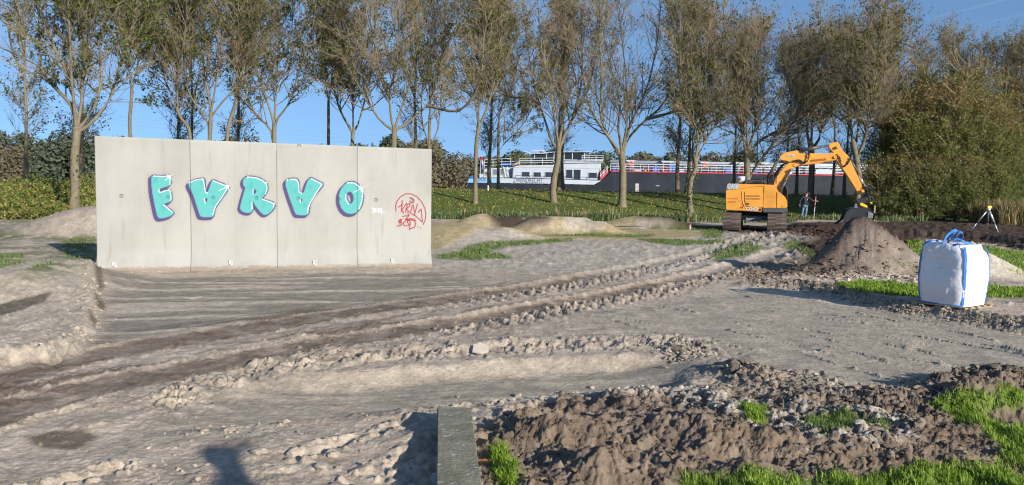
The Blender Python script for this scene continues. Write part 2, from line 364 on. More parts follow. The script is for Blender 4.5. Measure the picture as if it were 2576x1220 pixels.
def surface(x, y):
    """full height and albedo of the ground at arrays x, y"""
    z = terrain(x, y)
    sm1 = pmask(x, y, SM1, .25); sm2 = pmask(x, y, SM2, .3); sm3 = pmask(x, y, SM3, .25); lane = pmask(x, y, LANE, .2)
    smooth = np.clip(sm1 + sm2 + sm3 + lane, 0, 1)
    rub = pmask(x, y, RUB, .22); bag = pmask(x, y, BAGP, .25); plat = pmask(x, y, PLAT, .4); leftb = pmask(x, y, LEFTB, .12)
    exd = pmask(x, y, EXD, .5)
    n1 = fbm(x * .6, y * .6, 3, 1); n2 = fbm(x * 2.3, y * 2.3, 3, 11); n3 = fbm(x * 9, y * 9, 3, 21); n4 = fbm(x * 31, y * 31, 2, 41)
    dike = sstep(-1, 2, y - foot(x))
    pile = np.clip(cone(x, y, PILE, 1.9, 1.75, 1, .2) * 3, 0, 1); pile = np.maximum(pile, np.clip(cone(x, y, PILE + np.array([-1.2, -.7, 0]), 1.7, 1.4, 1) * 3, 0, 1))
    sandh = np.clip(cone(x, y, SAND, 1.4, 1.5, 1, .1) * 3, 0, 1); mound = np.clip(cone(x, y, MOUND, 5.3, 2.8, 1, 0, .4) * 4, 0, 1)
    # --- heights
    rough = 0.55 + 0.45 * np.clip(n1 + .2, -1, 1)
    rough = rough * (1 - .82 * smooth) + .25 * sstep(-2, .5, -(y - 9)) * (1 - smooth)
    n5 = fbm(x * 70, y * 70, 2, 43)
    bl = np.abs(vnoise(x * 5.5, y * 5.5, 101)) + .5 * np.abs(vnoise(x * 12, y * 12, 102)) + .28 * np.abs(vnoise(x * 25, y * 25, 103)) + .14 * np.abs(vnoise(x * 52, y * 52, 104))
    z = z + .020 * n1 * (1 - dike) + .013 * n2 * rough + .006 * n3 * (rough + .10) + (.0045 * n4 + .0022 * n5) * (rough + .25) * np.where(y < 20, 1, 0)
    mid = sstep(17.5, 20, y) * (1 - sstep(27, 31, y)) * sstep(-3, -1, x)
    c1 = clods(x, y, .17, 3); c2 = clods(x, y, .085, 4); c3 = clods(x, y, .34, 5)
    near = y < 30
    bl2 = np.abs(vnoise(x * 10, y * 10, 111)) + .6 * np.abs(vnoise(x * 19, y * 19, 112)) + .4 * np.abs(vnoise(x * 37, y * 37, 113))
    cr1 = np.minimum(np.abs(vnoise(x * 8.5 + n3 * .4, y * 8.5, 121)) * 4.5, 1) ** .7; cr2 = np.minimum(np.abs(vnoise(x * 18 + n3 * .5, y * 18, 122)) * 4, 1) ** .7; cr3 = np.minimum(np.abs(vnoise(x * 38, y * 38, 123)) * 3, 1)
    lumps = sstep(.05, .7, n2 + .35 * n1) * (1 - smooth)
    z = z + np.where(near, (.006 * c1 + .006 * c2 + .026 * (bl - .35)) * lumps * (1 - dike), 0)
    rr = np.clip(rub + .0, 0, 1)
    z = z + np.where(near, rr * (.055 * n2 + .022 * n3 + .032 * cr1 + .020 * cr2 + .010 * cr3 + .012 * c1 * sstep(.1, .5, n2) + .003 * n4 - .06), 0)
    z = z + np.where(y < 24, (.04 * c3 * pile + .02 * c1 * pile + .05 * (bl - .3) * pile) * (.35 + .65 * sstep(-.1, .5, n1 + n2 * .5)), 0) + mound * .03 * n2
    dB, sB, aB = polydist(x, y, BERM); berm = np.exp(-(dB / .42) ** 2) * (y < 12)
    z = z + berm * (.05 * cr1 + .025 * cr2 + .012 * cr3 + .02 * c1 - .02)
    sdb = polysd(x, y, BAGP); edge = np.exp(-((sdb + .05) / .28) ** 2) * (x > 5.2) * near
    z = z + edge * (.05 * cr1 + .03 * cr2 + .03 * c1 - .05)
    dF, sF, aF = polydist(x, y + .30, FACE); face = np.exp(-((dF) / .34) ** 2) * (y < 14) * sstep(-.7, .2, -(x - 2.6)) * (.75 + .45 * np.clip(n2, -1, 1))
    z = z + face * (.07 * np.minimum(np.abs(vnoise(x * 6 + n3 * .6, y * 2.5, 125)) * 4, 1) + .03 * cr2 + .012 * cr3 + .03 * n2 + .014 * n3 - .08)
    endc = G(1735, 880, 0); ee = np.exp(-((x - endc[0]) ** 2 + (y - endc[1]) ** 2) / .35 ** 2)
    z = z + ee * (.12 * c1 + .06 * c2)
    le = np.exp(-(polysd(x, y, LEFTB) / .16) ** 2) * near; z = z + le * (.03 * bl + .012 * n3)
    z = z + leftb * .02 * n3 + mid * (.022 * n2 + .012 * c1 * sstep(-.2, .5, n2))
    z = z + exd * np.where(y < 48, .04 * n2 + .05 * clods(x, y, .4, 8) * sstep(.0, .6, n2 + .3), 0)
    sdp = polysd(x, y, PLAT); pe = np.exp(-((sdp) / .6) ** 2) * (y < 40); z = z + pe * .09 * clods(x, y, .35, 9)
    # scrape lines left by the bucket
    wv = .25 * vnoise(x * .35, y * .35, 60)
    a1 = R(14); v = -(x) * math.sin(a1) + y * math.cos(a1) + wv; u = x * math.cos(a1) + y * math.sin(a1)
    st1 = fbm(u * .16, v * 2.3, 3, 62); z = z + sm1 * (.016 * st1 + .012 * np.clip(np.abs(st1) - .5, 0, 1))
    pa, pb = G(1560, 770), G(2500, 965); a2 = math.atan2(pb[1] - pa[1], pb[0] - pa[0]) 
    v2 = -x * math.sin(a2) + y * math.cos(a2) + wv * .6 + .02 * (x ** 2) * .3; u2 = x * math.cos(a2) + y * math.sin(a2)
    st2 = fbm(u2 * .22, v2 * 2.0, 3, 72)
    ln = np.clip(1 - np.abs(fbm(u2 * .3, v2 * 1.4, 2, 75)) / .07, 0, 1) * sstep(-.1, .3, vnoise(u2 * .8, v2 * 2, 76))
    ln2 = sstep(-.02, .03, fbm(u2 * .22 + 5, v2 * 1.1, 2, 79)) * sstep(0, .3, vnoise(u2 * .5, v2 * 1.5, 80)); z = z + (sm2 + sm3) * (.008 * st2 + .042 * ln * (.5 + .9 * c2 + .5 * n3) + .02 * ln2)
    st3 = fbm(u * .2, v * 4, 3, 82); z = z + lane * .008 * st3
    # caterpillar and tyre tracks
    dk = np.zeros(x.shape); wet = np.zeros(x.shape); crust = np.zeros(x.shape)
    for T, w in ((TRA, .36), (TRB, .34)):
        d, s, a = polydist(x, y, T)
        side = np.sign(s) * d + .10 * vnoise(a * .5, a * 0, 91)
        band = 1 - sstep(w * .8, w * 1.25, np.abs(side))
        z = z - (.022 + .03 * sstep(-2.5, 1.0, x)) * band
        far0 = sstep(-2.5, 1.0, x)
        sh = np.exp(-((np.abs(side) - w * 1.25) / .13) ** 2)
        tread = sstep(-.2, .4, np.sin((a + .25 * np.abs(side) + .03 * n2) * 2 * math.pi / .29))
        far = far0
        lo = np.exp(-((side + w * 1.75) / .26) ** 2) * far
        z = z + sh * ((.004 + .018 * far) + .012 * n3 + .008 * n4 + .020 * tread * far) + lo * (.072 * tread * sstep(-.5, .1, n3) - .016 + .014 * n3) 
        z = z + band * .012 * tread * np.exp(-((np.abs(side) - w * .75) / .1) ** 2)
        dk = np.maximum(dk, (lo + .6 * sh * far) * (1 - tread) * .8)
        wet = np.maximum(wet, band * (.75 + .35 * n2)); crust = np.maximum(crust, np.clip(sh + lo, 0, 1))
        wet = np.maximum(wet, np.exp(-((side - .55) / .5) ** 2) * sstep(-.1, .5, fbm(a * .5, side * 7, 3, 95)) * .9 * sstep(1.0, -.5, x) * 1.0)
    # diagonal wheel ruts, lower left
    for k, (p, q) in enumerate([((1030, 1210), (1500, 1010)), ((880, 1215), (1400, 1005)), ((760, 1150), (1300, 985)), ((300, 1180), (60, 1240))]):
        d, s, a = polydist(x, y, GP([p, q])); m = np.exp(-(d / .05) ** 2) * sstep(-.3, .3, vnoise(a * 2.2, a * 0 + k, 97)); z = z - .035 * m + .03 * np.exp(-((d - .10) / .06) ** 2) * sstep(-.2, .4, n3)
    d, s, a = polydist(x, y, GP([(110, 925), (178, 880), (215, 845)])); z = z - .05 * np.exp(-(d / .05) ** 2)
    # tyre prints on the way to the digger
    tp = sstep(25, 27, y) * (1 - sstep(36, 38, y)); q1, q2 = G(1860, 610), G(2040, 585)
    d, s, a = polydist(x, y, GP([(1820, 625), (1900, 605), (1935, 592)])); z = z + np.exp(-((d - .5) / .3) ** 2) * .06 * (y > 20) * sstep(-.2, .5, n3)
    # --- albedo
    C = np.empty(x.shape + (3,)); C[:] = (.40, .335, .273)
    def mixc(c, m):
        m = np.clip(m, 0, 1)[..., None]; C[:] = C * (1 - m) + np.array(c) * m
    mixc((.31, .255, .208), sstep(-.5, .6, n1 * .7 + n2 * .5) * .8)
    mixc((.45, .38, .31), sstep(.1, .8, n2 - .4 * n1) * .6)
    mixc((.24, .19, .152), sstep(.35, .8, fbm(x * 1.3, y * 1.3, 4, 15)) * .7 * (1 - smooth))
    mixc((.215, .188, .155), smooth * .85); mixc((.345, .295, .24), (sm2 + sm3 + .6 * lane) * .9)
    mixc((.42, .355, .29), sm1 * sstep(0.1, .55, st1) * .95 + (sm2 + sm3) * sstep(.25, .9, st2) * .45 + lane * sstep(.2, .8, st3) * .8)
    mixc((.23, .20, .165), sm1 * sstep(.1, .8, -st1) * .5); mixc((.30, .255, .205), sm2 * sstep(.2, .9, -st2) * .5)
    mixc((.125, .088, .062), wet * .85)
    mixc((.39, .325, .26), crust * .6 * (1 - wet))
    mixc((.19, .15, .12), dk)
    mixc((.385, .325, .265), face * (.5 + .5 * n2)); mixc((.29, .24, .195), face * sstep(.1, .7, n3 - n2)); mixc((.38, .325, .265), leftb * .85 + le * .5)
    mixc((.36, .31, .265), mid * .7); mixc((.46, .41, .35), mid * sstep(.0, .6, n2) * .6)
    mixc((.185, .137, .098), rub * (.92 + .3 * n2)); mixc((.25, .195, .148), rub * sstep(-.1, .7, n1 + n3 * .5) * .6); mixc((.125, .092, .068), rub * sstep(.2, .8, -n2) * .6)
    st = pmask(x, y, STONEY, .12); mixc((.44, .39, .325), st * sstep(-.15, .5, n3 + .5 * n2) * .85)
    mixc((.20, .158, .122), berm * (.7 + .4 * n2)); mixc((.25, .20, .155), edge * .8); mixc((.36, .31, .25), edge * c2 * .4)
    mixc((.20, .165, .135), ee * .7)
    mixc((.175, .138, .112), pile * (.9 + .3 * n2)); mixc((.25, .205, .17), pile * sstep(-.1, .6, n1 + n2 * .6) * .6)
    mixc((.46, .41, .34), sandh); mixc((.33, .275, .23), mound * .9)
    mixc((.16, .115, .08), pmask(x, y, GP([(1850, 660), (2120, 640), (2120, 720), (1860, 705)]), .5) * .75)
    for T in (T1, T2, T3, T4, T5): mixc((.335, .265, .15), pmask(x, y, T, .14) * .95)
    for T in (T1, T4): 
        if True:
            sd = np.abs(polysd(x, y, T)) if T is T1 else np.abs(polysd(x, y, T)); mixc((.46, .38, .25), np.exp(-(sd / .16) ** 2) * .6 * (y < 45))
    mixc((.36, .315, .27), np.maximum(pmask(x, y, G3, .18), pmask(x, y, G1, .25)) * .9)
    mixc((.075, .052, .040), pmask(x, y, D1, .25) + .0); mixc((.075, .06, .048), pmask(x, y, D2, .5) * .8)
    mixc((.066, .044, .032), exd * (1 - dike)); mixc((.105, .075, .055), exd * sstep(.1, .7, n2) * .6 * (1 - dike))
    mixc((.34, .30, .25), exd * sstep(.75, 1.0, np.abs(n3) + .2 * n1) * .3)
    tyre = pmask(x, y, GP([(1740, 602), (1830, 590), (1960, 590), (2060, 603), (1960, 625), (1850, 640), (1780, 650)]), .5)
    mixc((.36, .31, .255), tyre * .8); z = z + tyre * .05 * sstep(-.2, .5, np.sin((x * .8 + y * .6) * 2 * math.pi / .35)) * sstep(-.1, .5, n2)
    for W_ in (WET, WET2, WET3, WET4, WET5): mixc((.105, .083, .066), pmask(x, y, W_, .05) * .85)
    g = np.zeros(x.shape)
    for P in GR: g = np.maximum(g, pmask(x, y, P, .35))
    for P in GRN: g = np.maximum(g, pmask(x, y, P, .10))
    g = g * (1 - pmask(x, y, DCL, .1)) * (1 - pile) * (1 - sandh) * (1 - .8 * mound) * sstep(-.75, -.1, n2 + .4 * n1)
    mixc((.085, .105, .030), g * .85); mixc((.13, .19, .03), g * .85 * (y < 12))
    lw = sstep(-9.5, -11, x) * sstep(17, 19, y) * (1 - dike) * (1 - mound)
    mixc((.15, .15, .07), lw * sstep(-.3, .4, n2 + n1) * .7)
    mixc((.088, .115, .028), dike); mixc((.14, .15, .04), dike * sstep(.0, .8, n1) * .6); mixc((.12, .09, .05), dike * sstep(.3, .9, n2) * .5)
    d = np.abs(y - foot(x) - 18.0); mixc((.28, .24, .18), np.exp(-(d / .5) ** 2) * .8)
    C[:] = C * (1 + (np.array([.19, .18, .12]) * (1 - dike - .5 * exd - .5 * wet - .9 * rub - .8 * pile).clip(0, 1)[..., None]))
    big = (1 + .10 * n3 + .08 * fbm(x * 4, y * 4, 2, 19))[..., None]
    return z, np.clip(C * big, .01, .8), g

def soil_mat():
    m, nt, b = new_mat("soil"); N = nt.nodes; L = nt.links
    a = N.new('ShaderNodeAttribute'); a.attribute_name = 'col'
    tc = N.new('ShaderNodeTexCoord')
    def noise(sc_, det, ro, st=(1, 1, 1)):
        mp = N.new('ShaderNodeMapping'); mp.inputs['Scale'].default_value = st; L.new(tc.outputs['Object'], mp.inputs[0])
        n = N.new('ShaderNodeTexNoise'); n.inputs['Scale'].default_value = sc_; n.inputs['Detail'].default_value = det; n.inputs['Roughness'].default_value = ro
        L.new(mp.outputs[0], n.inputs['Vector']); return n.outputs['Fac']
    def rng(o, a0, a1, b0, b1):
        r = N.new('ShaderNodeMapRange'); r.inputs[1].default_value = a0; r.inputs[2].default_value = a1; r.inputs[3].default_value = b0; r.inputs[4].default_value = b1
        L.new(o, r.inputs[0]); return r.outputs[0]
    def mul(p, q, op='MULTIPLY'):
        r = N.new('ShaderNodeMath'); r.operation = op; L.new(p, r.inputs[0]); L.new(q, r.inputs[1]); return r.outputs[0]
    n1 = noise(3.2, 12, .72); n2 = noise(17, 8, .7); n3 = noise(60, 5, .7)
    f = mul(mul(rng(n1, .35, .65, .78, 1.22), rng(n2, .35, .65, .82, 1.18)), rng(n3, .35, .65, .88, 1.12))
    mu = N.new('ShaderNodeVectorMath'); mu.operation = 'SCALE'; L.new(a.outputs['Color'], mu.inputs[0]); L.new(f, mu.inputs['Scale'])
    L.new(mu.outputs[0], b.inputs['Base Color']); b.inputs['Roughness'].default_value = .95; b.inputs['Specular IOR Level'].default_value = .12
    h = mul(mul(rng(n1, 0, 1, 0, 1.6), rng(n2, 0, 1, 0, .7), 'ADD'), rng(n3, 0, 1, 0, .28), 'ADD')
    bp = N.new('ShaderNodeBump'); bp.inputs['Strength'].default_value = .75; bp.inputs['Distance'].default_value = .04
    L.new(h, bp.inputs['Height']); L.new(bp.outputs[0], b.inputs['Normal'])
    return m
mat_soil = soil_mat()
def build_ground():
    ys = np.concatenate([np.linspace(1.2, 3.3, 14)[:-1], 1 / np.linspace(1 / 3.3, 1 / 96., 600)])
    us = np.concatenate([-.74 - np.linspace(1.0, .02, 34) ** 1.5 * 1.3, np.linspace(-.74, .74, 830), .74 + np.linspace(.02, 1.0, 34) ** 1.5 * 1.3])
    Y, U = np.meshgrid(ys, us, indexing='ij'); X = U * (Y + 1.2)
    Z, C, g = surface(X.ravel(), Y.ravel())
    V = np.stack([X.ravel(), Y.ravel(), Z], -1)
    ny, nx = Y.shape; i = np.arange(ny * nx).reshape(ny, nx)
    Q = np.stack([i[:-1, :-1], i[:-1, 1:], i[1:, 1:], i[1:, :-1]], -1).reshape(-1, 4)
    cx = V[Q[:, 0], 0]; cy = V[Q[:, 0], 1]
    isd = cy > foot(cx) + .3
    def sub(Q):
        u, inv = np.unique(Q, return_inverse=True); return V[u], inv.reshape(-1, 4), C[u]
    a, b, c = sub(Q[~isd]); link("ground", mesh_np("ground", a, [b], c, True), mat_soil, kind='structure')
    a, b, c = sub(Q[isd]); link("dike", mesh_np("dike", a, [b], c, True), mat_soil, kind='structure')
build_ground()
# raised bank the photographer stands on
_x = np.linspace(-14, 14, 60); _y = np.linspace(1.45, -12, 50); X_, Y_ = np.meshgrid(_x, _y); Z_ = .24 + .62 * sstep(1.3, -.9, Y_) + .03 * fbm(X_ * 1.5, Y_ * 1.5, 3, 9); _i = np.arange(3000).reshape(50, 60)
link("bank", mesh_np("bank", np.stack([X_.ravel(), Y_.ravel(), Z_.ravel()], -1), [np.stack([_i[:-1, :-1], _i[1:, :-1], _i[1:, 1:], _i[:-1, 1:]], -1).reshape(-1, 4)], None, True), simple("bank_turf", (.10, .13, .04), .95, var=.3, scale=2, bump=.5), kind='structure')
# rest of the land out to the horizon, canal, far bank
mat_field = simple("field", (.09, .11, .04), .95, var=.3, scale=.05)
mat_water = simple("canal_water", (.03, .045, .05), .12, var=.1, scale=.3, bump=.25)
def sheet(name, x0, x1, y0, y1, z, mat, n=8):
    xs = np.linspace(x0, x1, n); ys = np.linspace(y0, y1, n); X, Y = np.meshgrid(xs, ys)
    i = np.arange(n * n).reshape(n, n)
    link(name, mesh_np(name, np.stack([X.ravel(), Y.ravel(), X.ravel() * 0 + z], -1), [np.stack([i[:-1, :-1], i[:-1, 1:], i[1:, 1:], i[1:, :-1]], -1).reshape(-1, 4)]), mat, kind='structure')
sheet("field", -900, 900, -700, 80, -0.75, mat_field)
sheet("water", -900, 900, 80.01, 165, -1.3, mat_water)
sheet("far_bank", -3500, 3500, 160, 5000, -0.6, mat_field)
# ------------------------------------------------------------------ concrete wall: four foot-flared panels, sprayed
WL, WR = G(244.5, 681)[:2], G(1084, 668)[:2]
wdir = (WR - WL) / np.linalg.norm(WR - WL); wlen = float(np.linalg.norm(WR - WL))
wnrm = np.array([wdir[1], -wdir[0]])                       # towards the camera
def wall_u(px, py=610):
    v = ray(px, py)[:2]; A = np.array([[wdir[0], -v[0]], [wdir[1], -v[1]]]); return float(np.linalg.solve(A, -WL)[0])
def topz(px, py):
    v = ray(px, py); u = wall_u(px, py); p = WL + wdir * u; return EYE[2] + v[2] * (p[1] / v[1])
JU = [0.0, wall_u(480.5), wall_u(697), wall_u(898), wlen]
zl, zr = topz(243, 342), topz(1082, 375)
def wtop(u): return zl + (zr - zl) * u / wlen
def i6(p): return [(550 + a / 3.68, 650 + b / 3.68) for a, b in p]
def i7(p): return [(1150 + a / 4.067, 650 + b / 4.067) for a, b in p]
def close_smooth(pts, it=2):
    P = np.array(pts, float)
    for _ in range(it):
        Q = np.roll(P, -1, 0); P = np.stack([P * .8 + Q * .2, P * .2 + Q * .8], 1).reshape(-1, 2)
    return P
LET = [
 (i6([(205, 205), (235, 190), (300, 200), (360, 200), (440, 188), (480, 200), (492, 240), (490, 300), (470, 340), (430, 355), (370, 372), (325, 388), (322, 432), (345, 436), (400, 410), (465, 400), (490, 425), (500, 470), (505, 530), (490, 575), (440, 590), (388, 606), (400, 630), (440, 665), (500, 710), (532, 740), (520, 765), (470, 795), (400, 815), (340, 822), (305, 810), (285, 770), (265, 680), (240, 560), (220, 450), (207, 330)]), [], (-38, 36)),
 (i6([(750, 310), (785, 285), (850, 255), (920, 240), (975, 235), (990, 260), (990, 330), (995, 400), (1010, 440), (1032, 442), (1050, 400), (1075, 320), (1100, 265), (1125, 262), (1200, 295), (1280, 325), (1340, 345), (1345, 375), (1310, 430), (1230, 540), (1160, 640), (1135, 690), (1125, 760), (1115, 795), (1080, 803), (960, 803), (925, 790), (905, 740), (870, 630), (830, 500), (795, 420), (765, 365)]), [i6([(983, 520), (1032, 528), (1024, 570), (1005, 608), (992, 580)])], (-34, 34)),
 (i6([(1560, 250), (1590, 215), (1660, 205), (1740, 215), (1820, 245), (1885, 290), (1915, 340), (1915, 400), (1890, 455), (1855, 500), (1830, 530), (1860, 545), (1930, 565), (2000, 590), (2025, 620), (2010, 670), (1970, 720), (1900, 770), (1860, 770), (1820, 740), (1770, 680), (1720, 610), (1705, 575), (1690, 572), (1695, 610), (1702, 680), (1680, 730), (1640, 745), (1580, 735), (1530, 710), (1510, 675), (1520, 610), (1545, 520), (1570, 430), (1590, 370), (1565, 345), (1550, 300)]), [i6([(1703, 390), (1740, 395), (1755, 425), (1735, 458), (1703, 474)])], (-28, 26)),
 (i7([(-32, 330), (-25, 295), (10, 275), (80, 262), (140, 262), (175, 290), (185, 360), (190, 430), (195, 485), (240, 502), (270, 480), (290, 410), (315, 330), (350, 265), (390, 250), (450, 280), (520, 320), (570, 340), (575, 370), (530, 430), (460, 510), (400, 590), (365, 670), (350, 760), (340, 830), (310, 855), (200, 857), (140, 845), (110, 790), (80, 700), (30, 570), (-5, 450), (-25, 390)]), [i7([(212, 588), (248, 590), (238, 630), (222, 660)])], (-32, 32)),
 (i7([(835, 560), (850, 480), (890, 400), (960, 330), (1040, 310), (1120, 330), (1190, 400), (1225, 480), (1232, 560), (1215, 670), (1170, 760), (1110, 820), (1030, 838), (950, 820), (880, 750), (845, 660)]), [i7([(960, 560), (965, 510), (985, 480), (1015, 472), (1050, 490), (1075, 545), (1075, 620), (1045, 665), (1010, 672), (978, 630)])], (-34, 34))]
HI = [i6(p) for p in [
 [(250, 200), (350, 206), (460, 200)], [(480, 230), (480, 320)], [(315, 390), (315, 436), (345, 440), (400, 415), (470, 403), (490, 430), (490, 560)], [(385, 622), (460, 685), (520, 735)],
 [(755, 300), (850, 258), (960, 240), (985, 330), (995, 430), (1035, 455)], [(1110, 268), (1320, 350), (1300, 420), (1230, 530), (1150, 640), (1108, 770)], [(983, 530), (1000, 605)],
 [(1620, 215), (1740, 222), (1850, 268), (1902, 330), (1905, 400), (1880, 465)], [(1705, 398), (1702, 470)], [(1838, 542), (1930, 570), (2008, 605), (1998, 655)], [(1683, 582), (1690, 685)]]] + \
 [i7(p) for p in [[(40, 275), (140, 275), (178, 330), (190, 480), (235, 502)], [(390, 262), (560, 352), (470, 490), (390, 620), (352, 700)], [(335, 735), (328, 820)], [(198, 592), (216, 652)],
 [(1000, 325), (1100, 338), (1180, 410), (1218, 490), (1224, 555)], [(1215, 600), (1168, 752)], [(948, 520), (946, 600), (1000, 682)]]]
DOTS = i6([(248, 199), (1625, 216), (1890, 300), (2205, 262), (2015, 608)]) + i7([(0, 285), (985, 330), (1217, 566), (347, 712)])
STARS = [(i6([(470, 210)])[0], i6([(415, 155), (550, 148), (577, 325), (410, 260)])), (i6([(1325, 352)])[0], i6([(1285, 250), (1477, 295), (1430, 625), (1200, 415)])),
         (i7([(1205, 420)])[0], i7([(1135, 260), (1387, 330), (1325, 640), (1075, 482)]))]
W24 = [i7(p) for p in [[(1375, 752), (1398, 740), (1408, 762), (1386, 803), (1412, 805)], [(1428, 750), (1420, 775), (1432, 806), (1446, 775), (1430, 748)], [(1458, 750), (1480, 742), (1486, 765), (1464, 806), (1492, 806)], [(1506, 745), (1500, 788), (1545, 790)], [(1526, 742), (1526, 850)], [(1553, 812), (1555, 813)], [(1573, 814), (1575, 815)]]]
def arc_pts(cx, cy, rx, ry, a0, a1, n=14): return [(cx + rx * math.cos(R(a0 + (a1 - a0) * i / n)), cy + ry * math.sin(R(a0 + (a1 - a0) * i / n))) for i in range(n + 1)]
RED = [i7(p) for p in [
 [(1766, 786), (1755, 720), (1775, 640), (1830, 565), (1915, 512), (2010, 510), (2105, 556), (2188, 650), (2235, 750), (2251, 850), (2238, 940), (2207, 1010)],
 [(1982, 576), (2012, 573), (2050, 596), (2057, 630), (2036, 660), (2005, 656), (1983, 630)],
 [(1865, 620), (1862, 700), (1850, 805)], [(1800, 726), (1850, 700), (1865, 660)], [(1938, 660), (1900, 720), (1862, 765), (1888, 830)],
 [(1950, 680), (1938, 740), (1918, 806)], [(1948, 682), (1985, 668), (1994, 700), (1960, 735), (1925, 748), (1955, 775), (1975, 806)],
 [(2028, 700), (2018, 760), (1996, 808)], [(2050, 690), (2052, 750), (2066, 806)], [(2112, 678), (2090, 760), (2060, 862)],
 [(1952, 812), (1978, 862), (1920, 868), (1868, 880)], [(1978, 862), (1915, 930), (1990, 912), (2050, 920), (2085, 945)],
 [(1995, 822), (2075, 862), (2196, 970), (2183, 860), (2172, 758), (2125, 812)],
 [(1838, 925), (1826, 970), (1830, 1005)], [(1798, 972), (1820, 935), (1860, 925), (1845, 962), (1822, 970), (1866, 985), (1850, 1020), (1790, 1038), (1786, 1020)],
 [(1922, 950), (1888, 975), (1886, 1015), (1918, 1034)], [(1984, 946), (1952, 948), (1950, 975), (1978, 1005), (1965, 1030), (1938, 1026)],
 [(1996, 945), (1992, 1010), (1985, 1084)], [(1940, 935), (2010, 930), (2066, 950), (2086, 1000), (2064, 1055), (1980, 1086)], [(2124, 1045), (2128, 1048)], [(2168, 1062), (2172, 1070)]]]
CONES = [(305, 493), (422, 496), (536, 497), (645, 498), (750, 499), (852, 501), (945, 503), (1035, 504)]
def stroke(X, Y, pts, w):
    d, s, a = polydist(X, Y, [tuple(p) for p in pts]); return 1 - sstep(w * .6, w * 1.15, d)
def paint(X, Y):
    """X, Y in photo pixels of the sprayed face -> colour and cover"""
    n = len(X); C = np.zeros((n, 3)); A = np.zeros(n)
    def put(c, m):
        nonlocal C, A
        C = np.where(m[:, None] > 1e-4, C * (1 - m[:, None]) + np.array(c) * m[:, None], C); A = A + (1 - A) * m
    for poly, holes, off in LET:
        P = close_smooth(poly); ox, oy = off[0] / 3.8, off[1] / 3.8
        b = (X > P[:, 0].min() - 30) & (X < P[:, 0].max() + 25) & (Y > P[:, 1].min() - 25) & (Y < P[:, 1].max() + 30)
        x, y = X[b], Y[b]
        sd = polysd(x, y, [tuple(q) for q in P])
        for h in holes: sd = np.maximum(sd, -polysd(x, y, [tuple(q) for q in close_smooth(h, 1)]))
        sw = sd
        for t in (.25, .5, .75, 1.0):
            s2 = polysd(x - ox * t, y - oy * t, [tuple(q) for q in P])
            for h in holes: s2 = np.maximum(s2, -polysd(x - ox * t, y - oy * t, [tuple(q) for q in close_smooth(h, 1)]))
            sw = np.minimum(sw, s2)
        m = np.zeros(n); m[b] = .22 * np.exp(-np.clip(sw - 3, 0, 99) / 5.0); put((.25, .20, .42), m)
        m = np.zeros(n); m[b] = 1 - sstep(3.4, 5.2, sw); put((.070, .052, .135), m)
        m = np.zeros(n); m[b] = 1 - sstep(-1.0, 1.2, sd)
        put((.088, .335, .315), m)
        sh = np.zeros(n); sh[b] = (1 - sstep(-3, 0, sd)) * sstep(.1, .7, fbm(x / 40., y / 55., 2, 77)) * .5; put((.04, .27, .27), sh)
    for p in HI: put((.60, .64, .64), stroke(X, Y, p, 1.75) * .95)
    for d in DOTS: put((.75, .78, .78), 1 - sstep(1.8, 3.6, np.hypot(X - d[0], Y - d[1])))
    for c, es in STARS:
        put((.78, .80, .80), np.exp(-(np.hypot(X - c[0], Y - c[1]) / 5.5) ** 2) * .98)
        for e in es: put((.75, .77, .77), stroke(X, Y, [c, e], 1.3) * .75)
    for p in W24: put((.74, .75, .74), stroke(X, Y, p, 2.2))
    for p in RED: put((.36, .010, .035), stroke(X, Y, p, 2.3) * .97)
    return C, A
